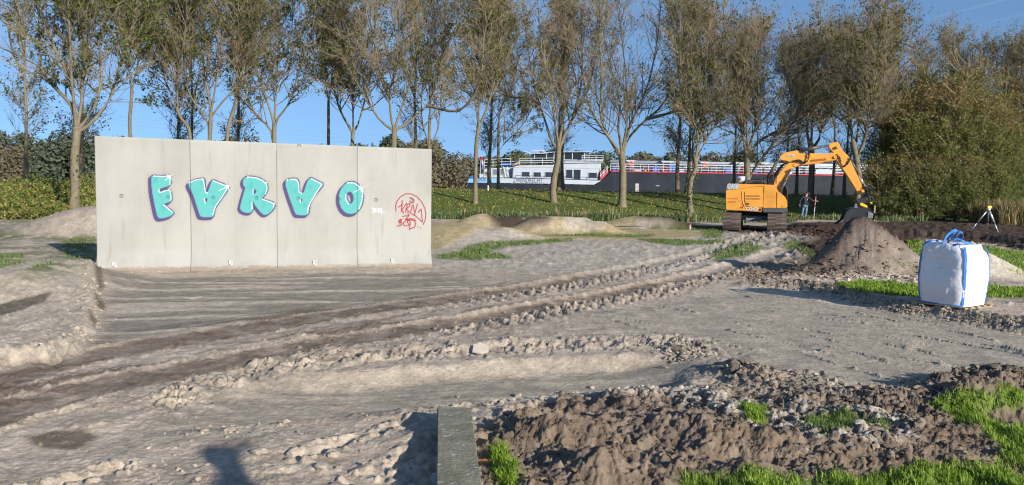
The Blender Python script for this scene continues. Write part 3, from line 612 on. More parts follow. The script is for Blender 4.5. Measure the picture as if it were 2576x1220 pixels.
def concrete_mat(seed):
    m, nt, b = new_mat("cast_concrete"); N = nt.nodes; L = nt.links
    tc = N.new('ShaderNodeTexCoord')
    def noise(scl, det, ro, st=(1, 1, 1)):
        mp = N.new('ShaderNodeMapping'); mp.inputs['Scale'].default_value = st; mp.inputs['Location'].default_value = (seed * 3.1, seed, seed * 2); L.new(tc.outputs['Object'], mp.inputs[0])
        n = N.new('ShaderNodeTexNoise'); n.inputs['Scale'].default_value = scl; n.inputs['Detail'].default_value = det; n.inputs['Roughness'].default_value = ro
        L.new(mp.outputs[0], n.inputs['Vector']); return n.outputs['Fac']
    def ramp(o, a0, a1, c0, c1):
        r = N.new('ShaderNodeMapRange'); r.inputs[1].default_value = a0; r.inputs[2].default_value = a1; L.new(o, r.inputs[0])
        x = N.new('ShaderNodeMix'); x.data_type = 'RGBA'; L.new(r.outputs[0], x.inputs[0])
        for k, c in ((6, c0), (7, c1)):
            if isinstance(c, tuple): x.inputs[k].default_value = (*c, 1)
            else: L.new(c, x.inputs[k])
        return x.outputs[2]
    base = ramp(noise(.9, 4, .6, (1, 1, .55)), .38, .64, (.295, .288, .256), (.350, .344, .310))
    streak = ramp(noise(5, 3, .5, (1.2, 1, .12)), .60, .80, base, (.262, .252, .222))
    sp = ramp(noise(26, 6, .75), .66, .70, streak, (.20, .18, .15))
    at_ = N.new('ShaderNodeAttribute'); at_.attribute_name = 'dirt'
    dn = N.new('ShaderNodeMath'); dn.operation = 'MULTIPLY'; L.new(at_.outputs['Fac'], dn.inputs[0]); L.new(noise(9, 6, .8, (.5, 1, 1)), dn.inputs[1])
    dd = ramp(dn.outputs[0], .36, .52, sp, (.25, .20, .155))
    pa = N.new('ShaderNodeAttribute'); pa.attribute_name = 'col'
    mx = N.new('ShaderNodeMix'); mx.data_type = 'RGBA'; L.new(pa.outputs['Alpha'], mx.inputs[0]); L.new(dd, mx.inputs[6]); L.new(pa.outputs['Color'], mx.inputs[7])
    L.new(mx.outputs[2], b.inputs['Base Color']); b.inputs['Roughness'].default_value = .85; b.inputs['Specular IOR Level'].default_value = .25
    bp = N.new('ShaderNodeBump'); bp.inputs['Strength'].default_value = .25; bp.inputs['Distance'].default_value = .01
    L.new(noise(40, 6, .7), bp.inputs['Height']); L.new(bp.outputs[0], b.inputs['Normal'])
    return m
mat_label = simple("paper_label", (.42, .42, .41), .6, var=.03); mat_ink = simple("ink", (.05, .05, .05), .6)
mat_recess = simple("recess_dark", (.10, .09, .075), .9)
mat_conc_plain = simple("plain_concrete", (.36, .34, .30), .85, var=.12, scale=4, bump=.2)
PLAB = ["pale concrete wall panel at the left end sprayed with a turquoise letter E", "pale concrete wall panel carrying the first upside-down turquoise A and an R",
        "pale concrete wall panel carrying the second upside-down turquoise A and half an O", "pale concrete wall panel at the right end with the red marker tag in an arc"]
TH = .14
def wall_panel(k):
    u0, u1 = JU[k] + .004, JU[k + 1] - .004
    t = thing("concrete_wall_panel", PLAB[k], "wall panel", (WL[0] + wdir[0] * u0, WL[1] + wdir[1] * u0, 0), "flared concrete panels of the sprayed wall", math.atan2(wdir[1], wdir[0]))
    w = u1 - u0
    us = np.concatenate([[0, .012], np.linspace(.03, w - .03, int((w - .06) / .0135)), [w - .012, w]])
    zs = np.concatenate([np.linspace(-.25, .9, 30)[:-1], np.arange(.9, 2.26, .0135), np.linspace(2.28, 3.2, 16)])
    nu, nz = len(us), len(zs)
    U, Zr = np.meshgrid(us, zs, indexing='ij'); top = wtop(u0 + U)
    Zs = np.where(Zr > 2.26, 2.26 + (Zr - 2.26) / (3.2 - 2.26) * (top - 2.26), Zr)
    fl = .22 * np.clip((.52 - Zs) / .52, 0, 1.4) ** 2                    # foot flares out towards the front
    bev = .006 * (np.minimum(U, w - U) < .006) + .012 * (Zr >= 3.199)
    seam = .004 * np.exp(-((U - w * .5) / .008) ** 2)
    dep = -fl + bev + seam
    X3 = np.stack([U, dep, Zs], -1).reshape(-1, 3)
    wx = WL[0] + wdir[0] * (u0 + X3[:, 0]) - wnrm[0] * X3[:, 1]; wy = WL[1] + wdir[1] * (u0 + X3[:, 0]) - wnrm[1] * X3[:, 1]
    P = proj(np.stack([wx, wy, X3[:, 2]], -1)); sx, sy = P[:, 0] * 4096 / IW, P[:, 1] * 4096 / IW
    C, A = paint(sx, sy)
    rec = np.zeros(len(sx))
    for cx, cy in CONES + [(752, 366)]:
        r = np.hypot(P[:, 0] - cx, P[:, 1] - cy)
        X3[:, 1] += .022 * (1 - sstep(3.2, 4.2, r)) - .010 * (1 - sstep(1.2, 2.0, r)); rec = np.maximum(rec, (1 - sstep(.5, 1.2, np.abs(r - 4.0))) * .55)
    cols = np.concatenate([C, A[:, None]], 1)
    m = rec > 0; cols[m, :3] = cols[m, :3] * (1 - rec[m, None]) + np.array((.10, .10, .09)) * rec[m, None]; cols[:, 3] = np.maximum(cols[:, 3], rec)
    i = np.arange(nu * nz).reshape(nu, nz)
    Q = np.stack([i[:-1, :-1], i[1:, :-1], i[1:, 1:], i[:-1, 1:]], -1).reshape(-1, 4)
    # back, sides and top
    back = np.array([[0, TH, -.25], [w, TH, -.25], [w, TH, wtop(u1)], [0, TH, wtop(u0)]]); nb = nu * nz
    V = np.concatenate([X3, back]); F3 = [[nb + 1, nb, nb + 3, nb + 2]]
    l = [i[0, j] for j in range(nz)]; r_ = [i[-1, j] for j in range(nz)]; tp = [i[j, -1] for j in range(nu)]
    tris = []
    for a, b in zip(l[:-1], l[1:]): tris.append([a, b, nb + (3 if a >= nz // 2 else 0)])
    tris.append([l[nz // 2], nb + 3, nb])
    for a, b in zip(r_[:-1], r_[1:]): tris.append([b, a, nb + (2 if (a - r_[0]) >= nz // 2 else 1)])
    tris.append([r_[nz // 2], nb + 1, nb + 2])
    for a, b in zip(tp[:-1], tp[1:]): tris.append([a, b, nb + 3])
    tris.append([tp[-1], nb + 2, nb + 3])
    cols = np.concatenate([cols, np.zeros((4, 4))])
    me = mesh_np("panel_slab", V, [Q, F3, tris], cols, False)
    d = me.attributes.new("dirt", 'FLOAT', 'POINT')
    dv = np.clip(1.25 - V[:, 2] / .16, 0, 1.1).astype(np.float32) + .05; d.data.foreach_set('value', dv)
    link("panel_slab", me, concrete_mat(k), t)
    # back foot slab of the panel
    b = PB(); b.box(.01, w - .01, TH + .001, 1.2, -.3, -.02); b.out("foot_slab", mat_conc_plain, t)
    # white delivery label with printed lines near the foot
    lx, ly, lw = [(291, 665, 13), (581, 660, 12), (791, 661, 12), (986, 656, 11)][k]
    uu = wall_u(lx, ly) - u0; pz = at(lx, ly, (WL + wdir * wall_u(lx, ly))[1])[2]; f = -.22 * max((.52 - pz) / .52, 0) ** 2 - .006 - .01
    ww = .045 if k else .05
    b = PB(); b.poly([(uu - ww, pz - .07), (uu + ww, pz - .07), (uu + ww, pz + .07), (uu - ww, pz + .07)], .003, 0, 'y', f - .012); lb = b.out("label", mat_label, t)
    b = PB()
    for q in range(3): b.box(uu - ww * .1, uu + ww * .8, f - .014, f - .0125, pz + .045 - q * .025, pz + .052 - q * .025)
    b.box(uu - ww * .8, uu - ww * .3, f - .014, f - .0125, pz - .05, pz - .02); b.out("print", mat_ink, lb)
    return t
for k in range(4): wall_panel(k)

# ------------------------------------------------------------------ mossy concrete beam in the foreground
def beam_mat():
    m = simple("mossy_concrete", (.25, .225, .17), .9, var=.35, scale=6, bump=.5, dirt=(.135, .13, .066), dirt_scale=4.5, dirt_amt=.9)
    nt = m.node_tree; N = nt.nodes; L = nt.links; b = N['Principled BSDF']; src = b.inputs['Base Color'].links[0].from_socket
    tc = N.new('ShaderNodeTexCoord'); n = N.new('ShaderNodeTexNoise'); n.inputs['Scale'].default_value = 17; n.inputs['Detail'].default_value = 6; n.inputs['Roughness'].default_value = .6
    L.new(tc.outputs['Object'], n.inputs['Vector']); r = N.new('ShaderNodeMapRange'); r.inputs[1].default_value = .61; r.inputs[2].default_value = .65; L.new(n.outputs['Fac'], r.inputs[0])
    x = N.new('ShaderNodeMix'); x.data_type = 'RGBA'; L.new(r.outputs[0], x.inputs[0]); L.new(src, x.inputs[6]); x.inputs[7].default_value = (.40, .40, .37, 1)
    L.new(x.outputs[2], b.inputs['Base Color']); return m
bz = .20
a0, a1 = G(1101, 1021, bz), G(1186, 1026, bz); b0, b1 = G(1098, 1219, bz), G(1212, 1219, bz)
ext = 1.0 + (a0[1] - 1.6) / (a0[1] - b0[1]) - 1.0
c0 = a0 + (b0 - a0) * ext; c1 = a1 + (b1 - a1) * ext
bm_ = bmesh.new(); n = 26; rows = []
rg = np.random.default_rng(3)
for i in range(n + 1):
    t = i / n; L0 = a0 * (1 - t) + c0 * t; L1 = a1 * (1 - t) + c1 * t; j = rg.normal(0, .0025, 8)
    prof = [(0, -.45), (0, -.022), (.022, 0), (.35, .002), (.65, .002), (.978, 0), (1, -.022), (1, -.45)]
    rows.append([bm_.verts.new(L0 + (L1 - L0) * (a if a in (0, 1) else (a if .1 < a < .9 else a)) + np.array([j[q] * (a in (0, 1)), j[(q + 3) % 8], z + j[q] * .8])) for q, (a, z) in enumerate(prof)])
for A_, B_ in zip(rows[:-1], rows[1:]):
    for q in range(7): bm_.faces.new((A_[q], A_[q + 1], B_[q + 1], B_[q]))
bm_.faces.new(rows[0][::-1]); bm_.faces.new(rows[-1]); bmesh.ops.recalc_face_normals(bm_, faces=bm_.faces[:])
me = bpy.data.meshes.new("concrete_beam"); bm_.to_mesh(me); bm_.free()
link("concrete_beam", me, beam_mat(), None, "mossy grey concrete beam pointing away at the bottom edge, spotted with lichen", "beam")
# ------------------------------------------------------------------ trees
mat_bark = attr_mat("bark", .9, .25, 5.0, .6, spec=.15, bscale=22)
mat_leaf = attr_mat("foliage", .75, .12, 2.0, transl=.35, spec=.2)
def unit(v): return v / (np.linalg.norm(v, axis=-1, keepdims=True) + 1e-9)
def resample(P, k):
    P = np.asarray(P, float); d = np.concatenate([[0], np.cumsum(np.linalg.norm(np.diff(P, axis=0), axis=1))])
    t = np.linspace(0, d[-1], k * 3); Q = np.stack([np.interp(t, d, P[:, i]) for i in range(3)], -1)
    for _ in range(3): Q[1:-1] = (Q[:-2] + 2 * Q[1:-1] + Q[2:]) / 4
    return Q[np.linspace(0, len(Q) - 1, k).astype(int)]
def tubes(P, Rr, n, tip=False):
    """P (m,k,3), Rr (m,k) -> verts, quads"""
    m, k, _ = P.shape
    T = unit(np.gradient(P, axis=1)); ref = np.where(np.abs(T[..., 2:3]) > .9, np.array([1., 0, 0]), np.array([0, 0, 1.]))
    A = unit(np.cross(T, ref)); B = np.cross(T, A)
    th = np.arange(n) * 2 * np.pi / n
    V = P[:, :, None] + Rr[:, :, None, None] * (A[:, :, None] * np.cos(th)[None, None, :, None] + B[:, :, None] * np.sin(th)[None, None, :, None])
    i = np.arange(m * k * n).reshape(m, k, n); j = np.roll(i, -1, 2)
    if tip:   # the last ring collapses to a point
        Q = np.stack([i[:, :-2], j[:, :-2], j[:, 1:-1], i[:, 1:-1]], -1).reshape(-1, 4) if k > 2 else np.zeros((0, 4), int)
        t3 = np.stack([i[:, -2], j[:, -2], np.repeat(i[:, -1, :1], n, 1)], -1).reshape(-1, 3)
        V[:, -1] = P[:, -1][:, None]
        return V.reshape(-1, 3), Q, t3
    Q = np.stack([i[:, :-1], j[:, :-1], j[:, 1:], i[:, 1:]], -1).reshape(-1, 4)
    return V.reshape(-1, 3), Q, np.zeros((0, 3), int)
def grow(P, W, n, t0, t1, ang, length, k, up, wig, rg, out=None):
    """n children shared over the parent lines P (m,K,3) by weight W"""
    m, K, _ = P.shape
    idx = rg.choice(m, n, p=W / W.sum()); t = t0 + (t1 - t0) * rg.random(n)
    f = t * (K - 1); a = np.clip(f.astype(int), 0, K - 2); fr = (f - a)[:, None]
    p = P[idx, a] * (1 - fr) + P[idx, a + 1] * fr; T = unit(P[idx, a + 1] - P[idx, a])
    N = rg.normal(size=(n, 3)); N = unit(N - (N * T).sum(1, keepdims=True) * T)
    if out is not None: N = unit(N + out * .5)
    al = ang[0] + (ang[1] - ang[0]) * rg.random((n, 1)); d = unit(T * np.cos(al) + N * np.sin(al))
    L = (length[0] + (length[1] - length[0]) * rg.random(n)) * (1.15 - .55 * t); st = (L / (k - 1))[:, None]
    Q = [p]
    for s in range(k - 1):
        d = unit(d + np.array([0, 0, up]) + rg.normal(size=(n, 3)) * wig); Q.append(Q[-1] + d * st)
    return np.stack(Q, 1), idx, t, L
def taper(n, k, r0, r1): return r0[:, None] * (1 - np.linspace(0, 1, k)[None]) + r1[:, None] * np.linspace(0, 1, k)[None] if hasattr(r0, '__len__') else np.tile(np.linspace(r0, r1, k), (n, 1))
def bark_cols(V, base, rg, green):
    n = len(V); a = np.clip(fbm(V[:, 0] * 1.3 + V[:, 1], V[:, 2] * .7, 2, 8) * .5 + .5, 0, 1)[:, None]
    c = np.array(base) * (1 - green * a) + np.array((.16, .15, .06)) * green * a
    return c * (.85 + .3 * rg.random((n, 1)))
def leaves(pts, size, pal, rg, droop=.3):
    n = len(pts); N = unit(rg.normal(size=(n, 3)) + np.array([0, 0, .5])); A = unit(np.cross(N, rg.normal(size=(n, 3)))); B = np.cross(N, A)
    s = size * (.6 + .8 * rg.random((n, 1))); w = s * .55
    V = np.stack([pts, pts + A * s * .5 + B * w * .5 + N * s * .12, pts + A * s, pts + A * s * .5 - B * w * .5 + N * s * .12], 1).reshape(-1, 3)
    i = np.arange(n * 4).reshape(n, 4)
    pal = np.array(pal); c = pal[rg.integers(0, len(pal), n)] * (.7 + .6 * rg.random((n, 1)))
    return V, i, np.repeat(c, 4, 0)
DARKG = [(.06, .085, .02), (.075, .10, .026), (.11, .13, .03), (.15, .15, .035)]
OLIVE = [(.12, .13, .03), (.17, .16, .04), (.20, .165, .05), (.09, .11, .028)]
RUST = [(.17, .11, .035), (.20, .105, .03), (.12, .11, .03), (.15, .09, .03)]
BARK = (.175, .145, .105); TWIG = (.25, .20, .13)
def tree_parts(limbs, rg, n1=110, n2=6, n3=5, l1=(1.4, 4.2), leaf=2500, lsize=.17, pal=DARKG, zmin=None, green=.35, twig=TWIG, lowleaf=0, nolow=True):
    """limbs: list of (pts, r0, r1) -> meshes trunk, branches, foliage"""
    K = 16; n1 = int(n1 * (1.45 if nolow else 1)); leaf = int(leaf * 2.0)
    P = np.stack([resample(l[0], K) for l in limbs]); Rr = np.stack([l[1] + (l[2] - l[1]) * np.linspace(0, 1, K) ** .55 for l in limbs])
    Rr[0] *= 1 + .35 * np.exp(-np.linspace(0, 1, K) * 12)                 # root flare
    Rr *= 1 + .05 * rg.normal(size=Rr.shape)
    vt, qt, _ = tubes(P, Rr, 9); trunk = mesh_np("trunk", vt, [qt], bark_cols(vt, BARK, rg, green), True)
    L = np.linalg.norm(np.diff(P, axis=1), axis=2).sum(1)
    W = L.copy(); W[0] *= .0 if nolow else 1
    t0 = .16 if len(limbs) > 1 else .4
    mids = np.median(P[:, -1], 0); 
    B1, ix, t, L1 = grow(P, W, n1, t0, 1.0, (.45, 1.15), l1, 6, .12, .12, rg)
    r1 = np.clip(L1 * .011, .014, .05)
    v1, q1, x1 = tubes(B1, taper(n1, 6, r1, r1 * .35), 4, True)
    a, i2, tt, L2 = grow(B1, L1, n1 * n2, .2, 1.0, (.3, .8), (.6, 1.7), 3, .10, .14, rg)
    r2 = np.clip(L2 * .0085, .007, .015); v2, q2, x2 = tubes(a, taper(len(a), 3, r2, r2 * .4), 3, True)
    c, i3, tt, L3 = grow(a, L2, n1 * n2 * n3, .1, 1.0, (.3, .9), (.3, .85), 2, .08, .16, rg)
    v3, q3, x3 = tubes(c, taper(len(c), 2, .008, .004), 3, True)
    o1 = len(v1); o2 = o1 + len(v2); V = np.concatenate([v1, v2, v3])
    cols = np.concatenate([bark_cols(v1, BARK, rg, green), bark_cols(v2, twig, rg, green * .4), bark_cols(v3, twig, rg, green * .2)])
    br = mesh_np("branches", V, [q1, q2 + o1, q3 + o2, x1, x2 + o1, x3 + o2], cols, False)
    fol = None
    if leaf:
        # leaves sit in clumps: whole side branches carry them, others are bare
        k1 = rg.random(len(B1)) < .55; has = k1[i2][i3] & (rg.random(len(c)) < .5)
        if zmin is not None: pass
        cand = np.nonzero(has)[0]; pick = rg.choice(cand, leaf); f = rg.random((leaf, 1))
        pts = c[pick, 0] * (1 - f) + c[pick, -1] * f + rg.normal(size=(leaf, 3)) * .07
        if lowleaf:
            pl = rg.choice(np.arange(len(P)), lowleaf); kk = rg.integers(3, 12, lowleaf); p2 = P[pl, kk] + rg.normal(size=(lowleaf, 3)) * np.array([.2, .2, .4]); pts = np.concatenate([pts, p2])
        V, F, cc = leaves(pts, lsize, pal, rg); fol = mesh_np("foliage", V, [F], cc, False)
    return trunk, br, fol
def put_tree(parts, name, label, loc, group, rz=0, s=1.0):
    t = thing(name, label, "tree", loc, group, rz); t.scale = (s, s, s)
    a = link("trunk", parts[0], mat_bark, t); b = link("branches", parts[1], mat_bark, t, kind='stuff')
    if parts[2] is not None: link("foliage", parts[2], mat_leaf, t, kind='stuff')
    return t
KX = 4096 / IW
def IA(p): return [((0 + a / 1.22) / KX, b / 1.22 / KX) for a, b in p]
def IB(p): return [((900 + a / 1.22) / KX, b / 1.22 / KX) for a, b in p]
def IC(p): return [((1700 + a / 1.22) / KX, b / 1.22 / KX) for a, b in p]
def ID(p): return [((2400 + a / 1.22) / KX, b / 1.22 / KX) for a, b in p]
def IE(p): return [((3096 + a / 1.22) / KX, b / 1.22 / KX) for a, b in p]
def hero(conv, trunk, w, limbs, ztop, label, seed, depth=None, **k):
    """trunk and limb lines read off the photo, given a depth of their own and random depth to the limbs"""
    rg = np.random.default_rng(seed)
    tp = conv(trunk); bx, by = tp[0]
    if depth is None: base = hit(bx, by)
    else:
        base = at(bx, by, depth); 
    Y = base[1]; gz = zt(base[0], Y)
    P = [at(a, b, Y) for a, b in tp]; P[0] = np.array([P[0][0], Y, gz - .15])
    if depth is not None and P[1][2] < gz: pass
    r = w * .88 / FPX * Y / 2
    L = [(np.array(P), r * .88, r * .66)]
    for q in limbs:
        lp = conv(q); n = len(lp); dy = rg.uniform(-1, 1) * 2.2; pts = [at(a, b, Y + dy * (i / (n - 1)) ** 1.1) for i, (a, b) in enumerate(lp)]
        e = pts[-1]; dd = unit(pts[-1] - pts[-2]); zt_ = ztop - rg.random() * 2.2
        while e[2] < zt_:
            dd = unit(dd * .8 + np.array([0, 0, .35]) + rg.normal(size=3) * .09); e = e + dd * 1.1; pts.append(e)
        r0 = r * rg.uniform(.34, .48)
        d0 = np.linalg.norm(np.array(P) - pts[0], axis=1); jn = int(np.argmin(d0))
        if d0[jn] < 1.6: pts = [P[max(jn - 1, 0)] * .35 + P[jn] * .65] + pts if jn > 0 else pts
        L.append((np.array(pts), r0, .022))
    org = np.array([base[0], Y, gz]); L = [(p - org, a, b) for p, a, b in L]
    return put_tree(tree_parts(L, rg, **k), "roadside_tree", label, tuple(org), "bare autumn trees along the dike")
def generic(H, fork, rg, nl=5, sway=.25, r=.2):
    z = np.linspace(-.2, H, 10); x = np.cumsum(rg.normal(size=10) * sway * .3); y = np.cumsum(rg.normal(size=10) * sway * .3)
    x -= x[0]; y -= y[0]
    T = np.stack([x, y, z], -1); L = [(T, r, .03)]
    for i in range(nl):
        z0 = H * (fork + (.85 - fork) * rg.random()); p = np.array([np.interp(z0, z, x), np.interp(z0, z, y), z0]); a = rg.random() * 6.28; d = unit(np.array([math.cos(a) * .55, math.sin(a) * .55, .8])); pts = [p]
        while p[2] < H * .97 - rg.random() * 2: d = unit(d * .8 + np.array([0, 0, .3]) + rg.normal(size=3) * .1); p = p + d * 1.0; pts.append(p)
        if len(pts) < 3: pts = [pts[0], pts[0] + d, pts[0] + 2 * d]
        L.append((np.array(pts), r * .45, .02))
    return L
# -- front trees, left to right
hero(IA, [(360, 1015), (368, 900), (362, 780), (372, 690), (375, 620)], 33, [
    [(372, 620), (360, 500), (350, 400), (345, 300), (340, 150), (330, 0)], [(378, 610), (400, 500), (405, 400), (412, 280), (432, 150), (450, 0)],
    [(395, 640), (440, 610), (500, 540), (545, 470), (565, 380), (600, 270), (640, 150), (670, 0)], [(420, 590), (450, 540), (480, 470), (500, 380), (482, 250), (520, 100)],
    [(362, 520), (290, 450), (240, 400), (200, 340), (190, 260)], [(350, 400), (300, 300), (250, 200), (200, 60)]], 15.5, "thick gnarled tree rising behind the soil mound left of the wall", 11, depth=40, leaf=5200, lowleaf=500, n1=150)
hero(IA, [(652, 680), (632, 600), (640, 500), (645, 440)], 14, [[(645, 440), (655, 380), (680, 300), (690, 150), (700, 0)], [(643, 450), (625, 300), (620, 150), (600, 0)]], 16, "slender bent tree above the left wall panel with its stem split in two", 12, depth=50, leaf=2600, n1=70)
hero(IA, [(940, 680), (925, 625), (880, 575), (860, 520)], 13, [[(860, 520), (840, 460), (800, 390), (790, 300), (800, 220), (740, 150)], [(870, 545), (862, 430), (880, 300), (905, 150), (905, 0)], [(795, 330), (830, 220), (850, 100), (850, 0)]], 16, "crooked tree leaning left above the joint of the first two panels", 13, depth=50, leaf=2800, n1=95)
hero(IA, [(1012, 690), (1026, 620), (1030, 545)], 17, [[(1030, 540), (1010, 420), (990, 300), (1002, 150), (980, 0)], [(1032, 530), (1060, 380), (1080, 200), (1080, 0)], [(1036, 560), (1090, 490), (1150, 430), (1190, 330)], [(1020, 590), (970, 540), (930, 470)]], 16, "dark forked tree behind the second wall panel", 14, depth=51, leaf=3000, n1=105)
hero(IA, [(1082, 690), (1115, 610), (1150, 505)], 15, [[(1150, 500), (1180, 400), (1212, 300), (1232, 150), (1250, 0)], [(1140, 530), (1160, 400), (1140, 250), (1160, 100)], [(1180, 390), (1240, 330), (1290, 200), (1320, 60)]], 16, "tree leaning to the right behind the second wall panel", 15, depth=52, leaf=2200, n1=90)
hero(IB, [(235, 700), (240, 640), (242, 600)], 18, [[(240, 600), (215, 520), (180, 430), (150, 340), (135, 240), (140, 100)], [(243, 595), (245, 500), (255, 350), (265, 200), (270, 50)], [(246, 590), (270, 560), (320, 500), (345, 400), (380, 300), (420, 180), (440, 60)], [(232, 640), (200, 600), (150, 570), (110, 480)], [(262, 300), (310, 220), (330, 100)]], 16, "three-stemmed vase-shaped tree above the joint of the middle wall panels", 16, depth=52, leaf=2600, n1=110)
hero(IB, [(505, 710), (505, 600), (505, 490)], 12, [[(505, 490), (490, 400), (470, 300), (460, 150), (450, 0)], [(508, 470), (522, 380), (532, 250), (545, 100)]], 16, "slim straight tree above the third wall panel with dark clumps of leaves", 17, depth=56, leaf=3600, n1=90, pal=DARKG[:3])
hero(IB, [(620, 715), (622, 670), (625, 640)], 17, [[(622, 640), (600, 610), (560, 540), (530, 430), (520, 300)], [(625, 635), (625, 560), (622, 430), (600, 300), (590, 100)], [(630, 640), (650, 610), (680, 500), (700, 400), (722, 200), (740, 60)]], 16, "three-pronged tree above the right half of the third panel", 18, depth=53, leaf=3200, n1=110, pal=OLIVE)
hero(IB, [(823, 725), (825, 670), (826, 620)], 23, [[(820, 640), (790, 615), (755, 590), (720, 530), (680, 480), (650, 400)], [(818, 620), (808, 560), (800, 450), (830, 350), (850, 200), (850, 60)], [(832, 640), (880, 610), (940, 560), (1000, 500), (1030, 420), (1060, 300)], [(828, 620), (880, 480), (915, 330), (950, 180), (970, 40)], [(805, 480), (760, 380), (740, 250), (700, 120)], [(985, 515), (1050, 530), (1100, 545), (1140, 550)]], 16.5, "broad spreading tree above the right wall panel, dense brown twigs and hardly any leaves", 19, depth=50, leaf=1500, n1=190, n2=7)
hero(IB, [(995, 735), (997, 640), (1000, 560)], 13, [[(1000, 560), (1000, 400), (1002, 250), (1010, 100)], [(1006, 700), (1040, 640), (1048, 560), (1060, 450)], [(992, 690), (965, 620), (960, 560)]], 15.5, "thin-stemmed tree at the right end of the wall with two low side stems", 20, depth=55, leaf=2400, n1=90)
hero(IC, [(245, 992), (246, 850), (250, 700), (265, 600)], 16, [[(262, 610), (250, 530), (235, 400), (230, 250), (215, 100)], [(268, 600), (295, 550), (322, 460), (350, 350), (380, 200), (390, 60)], [(262, 590), (265, 450), (290, 300), (300, 120)]], 16, "slim tree right of the wall in front of the barge's stern", 21, leaf=4600, n1=120, pal=OLIVE)
hero(IC, [(358, 925), (358, 750), (360, 600)], 11, [[(360, 600), (362, 450), (380, 300), (400, 100)], [(362, 560), (400, 500), (440, 380), (460, 250)], [(362, 640), (400, 640), (450, 600), (500, 540)], [(362, 720), (400, 690), (450, 640)]], 16, "leafy tree with green-stained stem and low twigs before the barge's aft deck", 22, leaf=5200, lowleaf=0, n1=95, pal=OLIVE, green=.8)
hero(IC, [(628, 990), (624, 930), (630, 870), (650, 780), (652, 720)], 24, [[(645, 730), (618, 690), (580, 570), (540, 440), (520, 350), (500, 220)], [(652, 700), (640, 640), (620, 500), (618, 400), (570, 280), (560, 120)], [(655, 690), (672, 600), (668, 480), (662, 350), (690, 200), (700, 50)], [(665, 700), (695, 620), (745, 540), (800, 430), (822, 330), (840, 150)], [(560, 510), (500, 470), (450, 480)], [(720, 580), (760, 430), (770, 280), (760, 120)]], 16.5, "kinked many-stemmed tree in front of the barge's white deckhouse", 23, leaf=1500, n1=180, n2=7)
hero(IC, [(962, 1008), (965, 930), (966, 850), (960, 740)], 28, [[(950, 735), (925, 710), (880, 650), (820, 560), (790, 490), (785, 420), (760, 300)], [(965, 700), (985, 640), (985, 480), (980, 350), (962, 200), (950, 50)], [(975, 700), (1010, 650), (1080, 580), (1150, 530), (1200, 440), (1240, 340)], [(980, 680), (1005, 600), (1060, 490), (1100, 380), (1130, 220), (1150, 60)], [(955, 690), (940, 620), (955, 500), (920, 380), (890, 250), (860, 100)], [(1080, 580), (1170, 560), (1230, 540), (1290, 510)], [(890, 660), (850, 560), (860, 470)]], 17, "stout wide-crowned bare tree in front of the dark barge hull", 24, leaf=900, n1=230, n2=7)
hero(ID, [(442, 1037), (436, 960), (442, 880), (470, 815), (462, 760)], 20, [[(465, 780), (478, 700), (480, 640), (440, 570), (400, 430), (390, 280)], [(468, 790), (492, 730), (530, 660), (590, 570), (645, 470), (680, 350)], [(470, 760), (500, 620), (520, 480), (510, 300), (540, 120)], [(450, 800), (452, 700), (470, 560), (450, 400)]], 14.2, "tree with a curved foot and ivy-green leaves, just left of the excavator", 25, leaf=3400, lowleaf=1100, n1=190, n2=7, pal=DARKG)
hero(ID, [(722, 925), (718, 840), (715, 750)], 23, [[(712, 760), (695, 640), (660, 560), (640, 450), (610, 300)], [(718, 740), (740, 680), (780, 560), (770, 400), (760, 240), (790, 100)], [(722, 750), (765, 700), (830, 650), (900, 640), (965, 580), (1010, 480)], [(730, 860), (775, 790), (825, 730), (870, 660)], [(700, 660), (715, 500), (700, 350), (690, 180)]], 13.4, "dark wide-armed tree behind the excavator's engine housing", 26, depth=54, leaf=1800, lowleaf=200, n1=210, n2=7)
hero(ID, [(1026, 1010), (1030, 900), (1035, 800), (1028, 700)], 24, [[(1024, 710), (1008, 640), (1012, 550), (990, 430), (1000, 300)], [(1036, 720), (1068, 690), (1085, 600), (1070, 540), (1110, 480), (1150, 350)], [(1030, 690), (1040, 560), (1060, 400), (1050, 250), (1080, 130)]], 13.0, "pale knobbly tree standing behind the man under the excavator's boom", 27, leaf=2200, n1=170, n2=7)
hero(IE, [(415, 950), (412, 850), (400, 760), (385, 690)], 24, [[(385, 690), (372, 600), (380, 500), (360, 380), (350, 250)], [(405, 770), (440, 690), (462, 600), (470, 480), (500, 350), (510, 220)], [(400, 720), (420, 560), (410, 400), (440, 260)]], 12.6, "tree forking wide just behind the excavator's bucket", 28, depth=50, leaf=3000, lowleaf=500, n1=190, n2=7, pal=OLIVE)
